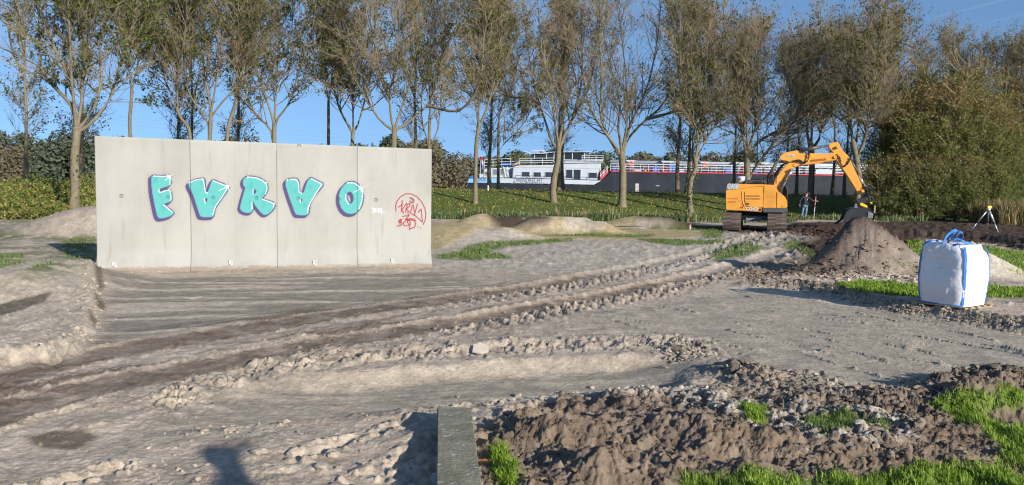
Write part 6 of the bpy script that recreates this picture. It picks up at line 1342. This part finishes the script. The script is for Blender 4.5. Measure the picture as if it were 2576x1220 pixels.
for q, (sx, sy) in enumerate(((1, -1), (-1, -1), (1, 1), (-1, 1))):
    b = PB(); dgv = Vector((sx, sy, 0)).normalized(); tv = Vector((-sy, sx, 0)).normalized()
    pts = []
    for k in range(13):
        z = .02 + (H - .04) * k / 12; t_ = z / H; bul = 1 + .085 * math.sin(t_ * math.pi) - .13 * (max(t_ - .80, 0) / .2) ** 2
        rr = (2 * (1 / math.sqrt(2)) ** 5) ** (-1 / 5) * Sd * bul + .010
        pts.append(dgv * rr + Vector((0, 0, z)) + tv * .002 * math.sin(k * 2.1))
    ribbon(b, pts, tv, .038); b.out("edge_strap", sblue, bag)
def bl(X, Y, dy=0.0):
    p = at(2264 + X / 3.234, 478 + Y / 3.234, by - .35 + dy); v = Vector(p) - Vector((bx, by, bz0 + .04)); v.rotate(Matrix.Rotation(-th, 3, 'Z')); return v
def dirw(v): v = Vector(v); v.rotate(Matrix.Rotation(-th, 3, 'Z')); return v
b = PB(); ribbon(b, [bl(352, 452, -.1), bl(360, 415, -.1), bl(385, 370, -.08), bl(425, 338, -.05), bl(458, 326, .0), bl(452, 340, .06), bl(420, 375, .1), bl(385, 440, .15)], dirw((.8, .5, -.3)), .05); b.out("lifting_loop", sblue, bag)
b = PB(); ribbon(b, [bl(487, 470, -.12), bl(478, 420, -.12), bl(462, 380, -.1), bl(480, 348, -.08), bl(506, 348, -.04), bl(515, 378, 0), bl(495, 398, .02), bl(455, 398, .0), bl(440, 408, -.02), bl(470, 432, -.06), bl(430, 456, -.05)], dirw((.3, .7, .3)), .045); b.out("lifting_loop", sblue, bag)
b = PB(); ribbon(b, [bl(185, 452, .1), bl(215, 425, .05), bl(262, 412, 0), bl(310, 416, .02), bl(325, 432, .1)], dirw((0, .3, 1)), .03); b.out("lifting_loop", sblue, bag)
b = PB(); ribbon(b, [bl(500, 412, -.05), bl(545, 432, .1), bl(590, 442, .25), bl(622, 458, .35), bl(630, 478, .4)], dirw((0, .3, 1)), .04); b.out("lifting_loop", sblue, bag)
b = PB()
pp = [Vector((-Sd * .97, -Sd * 1.0, .012)), Vector((0, -Sd * 1.02, .008)), Vector((Sd * .97, -Sd * 1.0, .012))]; b.tube(pp, .009, 5); b.out("hem_cord", sblue, bag)
pal = thing("wooden_pallet", "weathered wooden pallet under the white bulk bag", "pallet", (bx, by, bz0 - .06), None, th)
wood = simple("pallet_wood", (.33, .25, .16), .85, var=.2, scale=6, bump=.3)
for k in range(5): b = PB(); y = -.44 + k * .2; b.box(-.44, .44, y, y + .1, .078, .098, .003); b.out("deck_board", wood, pal)
for k in range(3): b = PB(); x = -.44 + k * .39; b.box(x, x + .1, -.44, .44, .0, .076, .003); b.out("bearer", wood, pal)

# ------------------------------------------------------------------ surveying tripod with laser level
YT = 35.6
def TE(X, Y, y=YT): return Vector(at(*IE([(X, Y)])[0], y))
f1, f2, f3 = Vector(hit(2440, 583)), Vector(hit(2511, 585)), Vector(hit(2484, 581))
hd = Vector(at(*IE([(1047, 1020)])[0], (f1.y + f2.y) / 2)); hd0 = Vector((hd.x, hd.y, zt(hd.x, hd.y)))
tr = thing("survey_tripod", "silver survey tripod with a yellow laser level, standing alone on the dark soil", "tripod", tuple(hd0))
alu = simple("aluminium", (.55, .56, .58), .35, metal=.6)
for k, f in enumerate((f1, f2, f3)):
    a = hd - hd0 + (f - hd).normalized() * .08; c = f - hd0; m_ = a.lerp(c, .55); b = PB(); b.cyl(a, m_, .026 if k != 1 else .05, n=8); b.cyl(m_, c, .016 if k != 1 else .03, n=8); lg = b.out("leg", alu, tr)
    b = PB(); b.cyl(m_.lerp(a, .06), m_.lerp(c, .05), .04 if k != 1 else .06, n=8); b.out("clamp", M['black'], lg)
b = PB(); h0 = hd - hd0; b.cyl(h0 + Vector((0, 0, -.08)), h0 + Vector((0, 0, .02)), .09, n=14); b.out("tripod_head", alu, tr)
lv = thing("laser_level", "small yellow laser level on top of the survey tripod", "laser level", tuple(hd + Vector((0, 0, .02))))
b = PB(); b.box(-.10, .10, -.09, .09, 0, .13, .02); b.out("housing", M['yel'], lv); b = PB(); b.cyl((0, 0, .13), (0, 0, .20), .05, .045, 12); b.out("rotor_cage", M['dsteel'], lv)
b = PB(); b.box(-.14, -.101, -.03, .03, .02, .10, .01); b.box(.101, .14, -.03, .03, .02, .10, .01); b.out("grip", M['black'], lv)

# ------------------------------------------------------------------ stakes, timber, sheets
def rod(name, label, cat, px, py, top, w, mat, cap=None, y=None):
    p = Vector(hit(px, py)); u = Vector(at(px, top, p.y)); t = thing(name, label, cat, tuple(p)); h = u.z - p.z; b = PB(); b.box(-w / 2, w / 2, -w / 2, w / 2, -.2, h * (.72 if cap else 1), .004); b.out("shaft", mat, t)
    if cap: b = PB(); b.box(-w / 2 - .002, w / 2 + .002, -w / 2 - .002, w / 2 + .002, h * .72, h, .004); b.out("painted_top", cap, t)
wood2 = simple("fresh_wood", (.62, .45, .22), .8, var=.12, scale=5)
rod("wooden_stake", "pale wooden stake upright beside the excavator's bucket", "stake", 2199, 556, 517, .05, wood2)
rod("marker_peg", "short white marker peg with a bright red top left of the excavator", "marker", 1736, 578, 563, .07, M['shipw'], simple("marker_red", (.85, .03, .03), .6))
rod("marker_post", "thin pale post with a forked top on the dike before the barge's stern", "post", 1228, 480, 466, .09, M['pipe'])
p = Vector(hit(1975, 557)); q = Vector(hit(2014, 557)); b = PB(); b.box(p.x - 3.2, q.x, p.y - .06, p.y + .06, p.z - .02, p.z + .12, .01); me = b.mesh("timber_beam"); link("timber_beam", me, wood2, None, "long pale timber lying behind the excavator's right track", "timber")
p = Vector(hit(1590, 573)); b = PB(); bm = b.bm
b.poly([(-1.0, 0), (1.1, 0), (1.0, .03), (.2, .09), (-.5, .06)], 1.2, .004, 'y', 0); me = b.mesh("rubber_sheet"); o = link("rubber_sheet", me, simple("sheet_dark", (.045, .042, .042), .7, var=.2), None, "dark sheet lying slightly bowed on the sandy pump track", "sheet", loc=(p.x, p.y, p.z + .02))

# ------------------------------------------------------------------ pylon and power lines far off
YP = 430.0
def PE(X, Y): p = at((2560 + X / 8.587) / KX, (500 + Y / 8.587) / KX, YP); return p
mp_ = simple("galvanised", (.16, .19, .22), .6)
b = PB(); r = .16
bl0, bl1, tl0, tl1 = PE(865, 900), PE(1225, 900), PE(960, 230), PE(1215, 200)
zb_, zt_ = -1.0, tl0[2]
def leg(x, z): return x
cx_ = (bl0[0] + bl1[0]) / 2; hw0 = (bl1[0] - bl0[0]) / 2 * 1.5; hw1 = (tl1[0] - tl0[0]) / 2 * .8
for sx in (-1, 1):
    for sy in (-1, 1): b.cyl((cx_ + sx * hw0, YP + sy * hw0, zb_), (cx_ + sx * hw1, YP + sy * hw1, zt_ + 2), r, n=4)
N_ = 12
for k in range(N_):
    t0_, t1_ = k / N_, (k + 1) / N_; w0 = hw0 + (hw1 - hw0) * t0_; w1 = hw0 + (hw1 - hw0) * t1_; z0 = zb_ + (zt_ - zb_) * t0_; z1 = zb_ + (zt_ - zb_) * t1_
    for sy in (-1, 1): b.cyl((cx_ - w0, YP + sy * w0, z0), (cx_ + w1, YP + sy * w1, z1), .09, n=3); b.cyl((cx_ + w0, YP + sy * w0, z0), (cx_ - w1, YP + sy * w1, z1), .09, n=3)
b_ = b; pyl = thing("pylon", "faint lattice power pylon far beyond the barge and trees", "pylon", (0, 0, 0)); b.out("tower", mp_, pyl)
b = PB(); xa, xb = PE(520, 245)[0], cx_ * 2 - PE(520, 245)[0]; 
for yy in (-.8, .8): b.cyl((xa, YP + yy * .2, zt_ - .3), (cx_, YP + yy, zt_ + .8), .16, n=4); b.cyl((xb, YP + yy * .2, zt_ - .3), (cx_, YP + yy, zt_ + .8), .16, n=4); b.cyl((xa, YP, zt_ - .3), (xb, YP, zt_ - .3), .16, n=4)
b.out("crossarm", mp_, pyl)
vz = PE(400, 520)[2]; b = PB()
for c in (xa + 1.8, cx_ - 4.5, cx_ + 4.5, xb - 1.8): b.cyl((c - 3.2, YP, vz), (c, YP, zt_ - .3), .14, n=4); b.cyl((c + 2.6, YP, vz), (c - .6, YP, zt_ - .3), .10, n=4)
b.out("insulator_strings", mp_, pyl)
for k, (oz, dy, lab) in enumerate(((0, 0, "lowest overhead power line sagging across the sky left of the pylon"), (1.6, 4, "middle overhead power line in the sky over the concrete wall"), (3.6, 9, "topmost overhead power line in the sky over the concrete wall"))):
    A_ = at(-260, 236 - k * 6, 330.0); B_ = np.array([cx_ - 4 + k * 3, YP, vz + oz]); n = 26; b = PB(); mid = at(700, 354 - k * 9, 385.0); cc = mid[2] * 2 - (A_[2] + B_[2]) / 2
    b.tube([tuple(A_ * (1 - t) ** 2 + np.array([(A_[0] + B_[0]) / 2, (A_[1] + B_[1]) / 2, cc]) * 2 * t * (1 - t) + B_ * t * t) for t in np.linspace(0, 1, n)], .032, 3); b.out("power_line", mp_, None, label=lab, cat="power line", group="overhead power lines")
for k in range(2):
    A_ = np.array([cx_ + 5, YP, vz + k * 2]); B_ = at(2750, 330 - k * 12, 520.0); b = PB(); cc = (A_[2] + B_[2]) / 2 - 9
    b.tube([tuple(A_ * (1 - t) ** 2 + np.array([(A_[0] + B_[0]) / 2, (A_[1] + B_[1]) / 2, cc]) * 2 * t * (1 - t) + B_ * t * t) for t in np.linspace(0, 1, 20)], .032, 3); b.out("power_line", mp_, None, label=["lower", "upper"][k] + " overhead power line running right from the pylon", cat="power line", group="overhead power lines")

mc, nt_, b_ = new_mat("contrail_vapour"); b_.inputs['Base Color'].default_value = (.9, .9, .9, 1); b_.inputs['Roughness'].default_value = 1; b_.inputs['Alpha'].default_value = .035
for (p0, p1, r, lab) in (((2180, 88), (2680, -40), 14, "fainter upper contrail in the blue sky at top right"), ((2280, 112), (2760, -15), 11, "lower thin contrail in the blue sky at top right")):
    A_ = at(*p0, 7000.0); B_ = at(*p1, 6200.0); b = PB(); b.tube([tuple(A_ + (B_ - A_) * t) for t in np.linspace(0, 1, 12)], [r * (.25 + .75 * t) for t in np.linspace(0, 1, 12)], 8); b.out("contrail", mc, None, label=lab, cat="contrail", group="contrails")
# ------------------------------------------------------------------ loose clods, stones, grass, reeds
def in_polys(n, poly, rg):
    P = np.array(poly); lo, hi = P.min(0), P.max(0); hi[1] = min(hi[1], 46); lo[0] = max(lo[0], -16); hi[0] = min(hi[0], 26); lo[1] = max(lo[1], 3.2)
    x = rg.uniform(lo[0], hi[0], n * 3); y = rg.uniform(lo[1], hi[1], n * 3); m = polysd(x, y, poly) < 0; return x[m][:n], y[m][:n]
_ico = bmesh.new(); bmesh.ops.create_icosphere(_ico, subdivisions=1, radius=1.0); ICO = np.array([v.co[:] for v in _ico.verts]); ICF = np.array([[v.index for v in f.verts] for f in _ico.faces]); _ico.free()
def lumps_mesh(name, x, y, s, rg, tint, label, cat):
    z, C, g = surface(x, y); n = len(x)
    S = s[:, None] * rg.uniform(.6, 1.25, (n, 3)); S[:, 2] *= .62
    V = ICO[None] * (1 + .38 * rg.normal(size=(n, 12, 1)).clip(-1, 1)) * S[:, None]
    a = rg.random(n) * 6.28; c, q = np.cos(a)[:, None], np.sin(a)[:, None]
    X = V[..., 0] * c - V[..., 1] * q; Y = V[..., 0] * q + V[..., 1] * c
    P = np.stack([X + x[:, None], Y + y[:, None], V[..., 2] + (z + S[:, 2] * .12)[:, None]], -1).reshape(-1, 3)
    F = (ICF[None] + (np.arange(n) * 12)[:, None, None]).reshape(-1, 3)
    cc = C * tint * rg.uniform(.8, 1.25, (n, 1)); cc = np.repeat(cc, 12, 0)
    link(name, mesh_np(name, P, [F], cc, False), mat_soil, None, label, cat, kind='stuff')
rg = np.random.default_rng(77)
xs, ys, ss = [], [], []
def add(x, y, s): xs.append(x); ys.append(y); ss.append(s)
def sz(n, a, b, p=2.5): return a + (b - a) * rg.random(n) ** p
x, y = in_polys(5500, RUB, rg); k = fbm(x * 1.2, y * 1.2, 3, 4) > -.1; x, y = x[k], y[k]; add(x, y, sz(len(x), .004, .034, 4.5))
x, y = in_polys(900, GP([(500, 1000), (1195, 1000), (1195, 1300), (100, 1300), (100, 1100)]), rg); k = fbm(x * 1.5, y * 1.5, 3, 14) > .1; add(x[k], y[k], sz(k.sum(), .006, .032, 3))
def along(line, n, w, a, b, p=2.5):
    L = np.array(line); d = np.concatenate([[0], np.cumsum(np.hypot(*np.diff(L, axis=0).T))]); t = rg.random(n) * d[-1]
    x = np.interp(t, d, L[:, 0]) + rg.normal(size=n) * w; y = np.interp(t, d, L[:, 1]) + rg.normal(size=n) * w; k = (y > 3.3); add(x[k], y[k], sz(k.sum(), a, b, p))
along(BERM, 2200, .20, .006, .050, 3.5); along(BAGP[:6], 1500, .13, .007, .045, 3); along(FACE, 220, .16, .005, .03, 3.5); along(TRA[4:9], 260, .45, .008, .04, 3.5); along(TRB[3:9], 420, .42, .008, .045, 3.5)
along(GP([(245, 690), (235, 770), (215, 850), (120, 905)]), 260, .10, .008, .045); along(GP([(1640, 870), (1745, 885), (1700, 900)]), 500, .12, .01, .05)
along(GP([(1830, 690), (2000, 700), (2090, 715), (2300, 712)]), 1300, .5, .012, .08); along(GP([(2020, 690), (2110, 640)]), 500, .5, .012, .07)
along(GP([(250, 686), (700, 676), (1084, 670)]), 350, .10, .006, .028); along(GP([(1090, 660), (1600, 650)]), 160, .5, .01, .035)
along(GP([(1840, 935), (1875, 945)]), 300, .10, .012, .06); along([tuple(hit(2000, 588)[:2]), tuple(hit(2560, 622)[:2])], 700, .5, .03, .12)
along(GP([(2000, 940), (2110, 965)]), 160, .10, .01, .05)
lumps_mesh("loose_clods", np.concatenate(xs), np.concatenate(ys), np.concatenate(ss), rg, .86, "small loose soil clods strewn over the dug ground", "soil clods")
x, y = in_polys(900, STONEY, rg); lumps_mesh("pale_rubble", x, y, sz(len(x), .008, .040, 2.6), rg, np.array([1.15, 1.18, 1.2]), "pale gritty rubble scattered along the dark dug strip", "rubble")
# single stones and lumps one can pick out
mat_stone = simple("pale_lump", (.42, .36, .295), .9, var=.2, scale=9, bump=.5, dirt=(.30, .25, .20), dirt_scale=6, dirt_amt=.6)
mat_dlump = simple("dark_lump", (.17, .135, .11), .95, var=.3, scale=12, bump=.7)
def rock_mesh(seed, flat=.7, sub=3):
    r = np.random.default_rng(seed); bm = bmesh.new(); bmesh.ops.create_icosphere(bm, subdivisions=sub, radius=.5)
    co = np.array([v.co[:] for v in bm.verts]); d = unit(co); f = 1 + .30 * fbm(d[:, 0] * 1.6 + seed, d[:, 1] * 1.6 + d[:, 2] * 1.3, 4, seed) 
    for q in range(6): nn = unit(r.normal(size=3)); c = .34 + .1 * r.random(); h = (co * f[:, None]) @ nn; f = np.where(h > c, f * c / np.maximum(h, 1e-6) * .98 + .0, f)
    co = co * f[:, None] * np.array([1, .8, flat])
    for v, c in zip(bm.verts, co): v.co = c
    me = bpy.data.meshes.new("stone"); bm.to_mesh(me); bm.free(); return me
RM = [rock_mesh(i, .55 + .1 * (i % 3)) for i in range(5)]
ST = [(804, 1179, 40, 'pale angular stone at the bottom left with its shadow to the left'), (283, 1171, 30, "pale rounded lump low in the left corner"), (647, 1143, 52, "long flat pale lump left of the photographer's-side ruts"), (727, 1150, 26, "pale lump right behind the long flat one"),
 (786, 1148, 20, "small pale lump above the angular stone"), (438, 1145, 15, "tiny pale stone left of the shadow's head"), (837, 1146, 34, "wide crumbly pale lump left of the beam's far shadow"), (1012, 1148, 22, "pale lump just left of the beam beside its shadow"), (986, 1153, 13, "small pale lump next to the one beside the beam"),
 (1275, 1032, 34, "biggest pale chalky lump behind the end of the beam"), (1304, 1000, 27, "high pale lump at the back right of the chalky cluster"), (1289, 1007, 20, "pale lump leaning on the back one in the cluster"), (1262, 1012, 19, "middle pale lump of the chalky cluster"), (1247, 1010, 17, "left middle pale lump of the chalky cluster"),
 (1236, 1016, 15, "leftmost standing lump of the chalky cluster"), (1226, 1024, 14, "low lump at the left foot of the chalky cluster"), (1152, 1001, 11, "lone pale pebble above the beam's end"), (1190, 1053, 16, "pale lump touching the right side of the beam's end"), (1564, 985, 18, "pale lump among grit above the brown heap"), (1489, 975, 18, "pale lump at the edge of the smooth lane"),
 (2267, 1078, 26, "upright pale stone on the heap at lower right"), (1899, 1076, 18, "brownish rounded stone beside the dry grass tuft"), (2030, 1125, 13, "small pale stone lying on the lower right heap"), (1942, 1171, 12, "pale pebble low on the brown heap"), (2205, 1003, 17, "pale lump on the row of clods at the pit's edge")]
for i, (px, py, w, lab) in enumerate(ST):
    p = hit(px, py + w * .18); z = float(surface(np.array([p[0]]), np.array([p[1]]))[0][0]); s = w / FPX * p[1]; me = RM[i % 5]
    o = link("stone", me, mat_stone, None, lab, "stone", "pale stones and lumps lying on the dug soil", None, (p[0], p[1] + s * .2, z + s * .16)); o.rotation_euler = (0, 0, i * 1.7); o.scale = (s, s * .9, s * (.95 if i != 2 else .45))
for i, (px, py, w, lab) in enumerate([(1855, 940, 46, "dark crumbly clod standing alone above the pit's edge"), (1700, 882, 34, "dark clod at the end of the scarp"), (1728, 884, 28, "outer dark clod at the end of the scarp"), (1676, 876, 22, "small dark clod behind the end of the scarp"), (2100, 1090, 30, "dark lump sticking up from the rubble"), (1420, 1085, 36, "dark lump on the brown heap right of the beam"), (1610, 1040, 40, "dark lump crowning the brown heap"), (2075, 950, 34, "flat dark clod on the smooth pit floor"), (1740, 640, 12, "little dark clod on the pale flat right of the wall"), (1620, 668, 20, "dark clod beside the upper tyre track")]):
    p = hit(px, py + w * .15); z = float(surface(np.array([p[0]]), np.array([p[1]]))[0][0]); s = w / FPX * p[1]
    o = link("soil_clod", RM[(i + 2) % 5].copy() if i == 0 else CL[(i) % 3], None if i else mat_dlump, None, lab, "clod", "dark soil clods", None, (p[0], p[1] + s * .2, z + s * .12)); o.rotation_euler = (0, 0, i * 2.3); o.scale = (s, s * .8, s * .75)
    if i == 0: o.data.materials.clear(); o.data.materials.append(mat_dlump); CL = [o.data] + [rock_mesh(40 + q, .7) for q in range(2)]; [m_.materials.append(mat_dlump) for m_ in CL[1:]]
p = hit(1207, 890); b = PB(); b.poly([(-.10, -.02), (-.06, .10), (.03, .12), (.11, .06), (.10, -.05), (0, -.07)], .022, .003, 'z', 0); me = b.mesh("stone_slab"); o = link("stone_slab", me, simple("slab_stone", (.46, .40, .33), .85, var=.08, scale=8), None, "flat pale broken slab lying tilted on the low scarp", "slab", None, None, (p[0], p[1] + .02, p[2] + .035)); o.rotation_euler = (.55, -.1, .2)
# brown leaf
p = hit(1219, 1181); bm = bmesh.new(); pts = [(-.05, 0, .0), (-.035, .022, .012), (0, .03, .018), (.03, .022, .010), (.055, .006, .004), (.03, -.018, .016), (0, -.024, .02), (-.03, -.016, .012)]
v = [bm.verts.new(q) for q in pts]; c_ = bm.verts.new((0, 0, .006)); [bm.faces.new((v[i], v[(i + 1) % 8], c_)) for i in range(8)]; r_ = bmesh.ops.solidify(bm, geom=bm.faces[:], thickness=.0015)
me = bpy.data.meshes.new("dead_leaf"); bm.to_mesh(me); bm.free(); zz_ = float(surface(np.array([p[0]]), np.array([p[1]]))[0][0]); link("dead_leaf", me, simple("leaf_brown", (.50, .20, .07), .7), None, "curled orange-brown dead leaf right of the mossy beam", "leaf", None, None, (p[0], p[1], zz_ + .02))
# small plastic piece at the bottom beside the beam
p = hit(1090, 1216); b = PB(); b.box(-.022, .022, -.015, .015, -.02, .07, .008); b.out("plastic_cap", simple("pale_blue_plastic", (.45, .52, .60), .4), None, label="pale blue plastic stub at the bottom left side of the beam", cat="plastic cap", loc=(p[0] + .01, p[1], p[2]))

mat_grass = attr_mat("grass_blades", .6, .1, 3.0, transl=.3, spec=.3)
def blades(name, x, y, z, h, w, pal, rg, label, cat, lean=.5, seg=2, wild=0.0):
    """bent tapering blades"""
    n = len(x); a = rg.random(n) * 6.283; dx, dy = np.cos(a), np.sin(a); ln = lean * rg.random(n) * h; sx, sy = -dy * w / 2, dx * w / 2
    b0 = np.stack([x, y, z - .01], -1); S = np.stack([sx, sy, 0 * x], -1); D = np.stack([dx * ln, dy * ln, 0 * x], -1); U = np.stack([0 * x, 0 * x, h], -1)
    m = b0 + D * .3 + U * .6; t = b0 + D + U * (1 - .25 * lean)
    V = np.stack([b0 - S, b0 + S, m + S * .75, m - S * .75, t], 1).reshape(-1, 3); o = (np.arange(n) * 5)[:, None]
    Q = o + np.array([[0, 1, 2, 3]]); T = o + np.array([[3, 2, 4]])
    pal = np.array(pal); c = pal[rg.integers(0, len(pal), n)] * rg.uniform(.7, 1.3, (n, 1)); c = np.repeat(c, 5, 0)
    return V, Q, T, c
def join_blades(name, parts, label, cat):
    V = []; Q = []; T = []; C = []; o = 0
    for v, q, t, c in parts: V.append(v); Q.append(q + o); T.append(t + o); C.append(c); o += len(v)
    link(name, mesh_np(name, np.concatenate(V), [np.concatenate(Q), np.concatenate(T)], np.concatenate(C), False), mat_grass, None, label, cat, kind='stuff')
GP1 = [(.19, .31, .025), (.23, .37, .035), (.30, .40, .06), (.15, .25, .022)]
GP2 = [(.11, .19, .035), (.15, .23, .05), (.20, .24, .08), (.10, .16, .03)]
def patch_on(poly, n, h0, h1, w, pal, thin=-.3, lean=.6):
    x, y = in_polys(n, poly, rg); k = (fbm(x * 2.3, y * 2.3, 3, 11) + .4 * fbm(x * .6, y * .6, 3, 1) + .5 * rg.random(len(x))) > thin; x, y = x[k], y[k]
    k = pmask(x, y, DCL, .1) < .5; x, y = x[k], y[k]; k = (terrain(x, y) < .38) | (y > 24); x, y = x[k], y[k]; z = surface(x, y)[0]; h = rg.uniform(h0, h1, len(x)) * (1 + .5 * fbm(x * 5, y * 5, 2, 8))
    return blades("", x, y, z, h, w, pal, rg, "", "", lean)
parts = []
for P, nn in zip(GRN, (42000, 3600, 1200, 2000)): parts.append(patch_on(P, nn, .025, .085, .0065, GP1 if nn != 3600 else GP2, -.6 if nn > 4000 else -.2, 1.0))
join_blades("grass_foreground", parts, "bright green grass growing in the lower right corner and in tufts", "grass")
parts = []
for P, nn in zip(GR, (5500, 2600, 2200, 2800, 5600, 17000, 4200, 3400, 1500, 2000, 1500, 3800, 3500, 2500)): parts.append(patch_on(P, nn, .04, .11, .018, GP1 if nn in (5600, 17000, 4200) else GP2, -.15, .8))
join_blades("grass_patches", parts, "green grass patches left standing between the dug areas", "grass")
# slope of the dike: grass, fallen leaves, reeds at the foot, brambles at the left
n = 34000; u = rg.uniform(-.72, .76, n); s = rg.random(n) ** .8 * 20 + .2; y = 44 + s; x = u * (y + 1.2); f_ = foot(x); y = f_ + s; x = u * (y + 1.2); z = terrain(x, y)
h = rg.uniform(.04, .13, n) * (1 + .6 * fbm(x * .5, y * .8, 3, 61)); DK = [(.16, .23, .04), (.20, .26, .05), (.25, .27, .06), (.13, .18, .035), (.26, .23, .08)]
parts = [blades("", x, y, z, h, .05, DK, rg, "", "", .9)]
join_blades("dike_grass", parts, "rough autumn grass covering the dike slope under the trees", "grass")
n = 5000; u = rg.uniform(-.72, .6, n); s = rg.random(n) * 17 + .5; x = u * 55; y = foot(x) + s; k = fbm(x * .22, y * .3, 2, 66) > -.25; x, y = x[k], y[k]; z = terrain(x, y) + .10 + .12 * rg.random(len(x)); V, F, cc = leaves(np.stack([x, y, z], -1), .15, [(.42, .33, .06), (.36, .24, .05), (.30, .30, .07), (.25, .15, .05)], rg)
link("fallen_leaves", mesh_np("fallen_leaves", V, [F], cc, False), mat_leaf, None, "yellow fallen leaves scattered over the dike grass", "fallen leaves", kind='stuff')
n = 15000; x = rg.uniform(-7, 26, n); y = foot(x) - 1.6 + rg.random(n) ** 1.3 * 3.6; dens = sstep(-.5, .4, fbm(x * .35, y * .3, 3, 71)) * np.where(x > 12, .45, 1); k = rg.random(n) < dens; x, y = x[k], y[k]; z = terrain(x, y)
hh = rg.uniform(.3, .8, len(x)) * (.75 + .5 * np.clip(fbm(x * .4, y * .2, 2, 73) + .4, 0, 1)) * np.where(x > 12, .7, 1)
RP = [(.10, .17, .055), (.13, .20, .075), (.17, .22, .085), (.24, .25, .11), (.08, .13, .05)]
parts = [blades("", x, y, z, hh, .05, RP, rg, "", "", 1.3)]
k = rg.random(len(x)) < .10; parts.append(blades("", x[k], y[k], z[k], hh[k] * 1.25, .035, [(.42, .34, .18), (.36, .28, .14)], rg, "", "", .5))
join_blades("reeds", parts, "long-leaved green reeds and straw stalks along the foot of the dike", "reeds")
n = 5000; x = rg.uniform(28.8, 38, n); y = 45.5 + rg.random(n) * 3.5; z = terrain(x, y); join_blades("dry_reeds", [blades("", x, y, z, rg.uniform(.9, 1.9, n), .05, [(.30, .22, .10), (.22, .17, .08), (.12, .14, .05), (.36, .28, .15)], rg, "", "", .5)], "tall dry reeds in front of the thicket at the right edge", "reeds")
n = 26000; x = rg.uniform(-32, -15.5, n); y = foot(x) + rg.random(n) ** 1.1 * 15 - .8; z = terrain(x, y) + rg.random(n) * (.35 + .55 * np.clip(fbm(x * .6, y * .6, 3, 81) + .4, 0, 1)); V, F, cc = leaves(np.stack([x, y, z], -1), .17, [(.14, .18, .045), (.18, .21, .05), (.27, .25, .06), (.10, .14, .035), (.30, .22, .08)], rg)
link("brambles", mesh_np("brambles", V, [F], cc, False), mat_leaf, None, "yellow-green bramble thicket on the dike slope left of the wall", "brambles", kind='stuff')
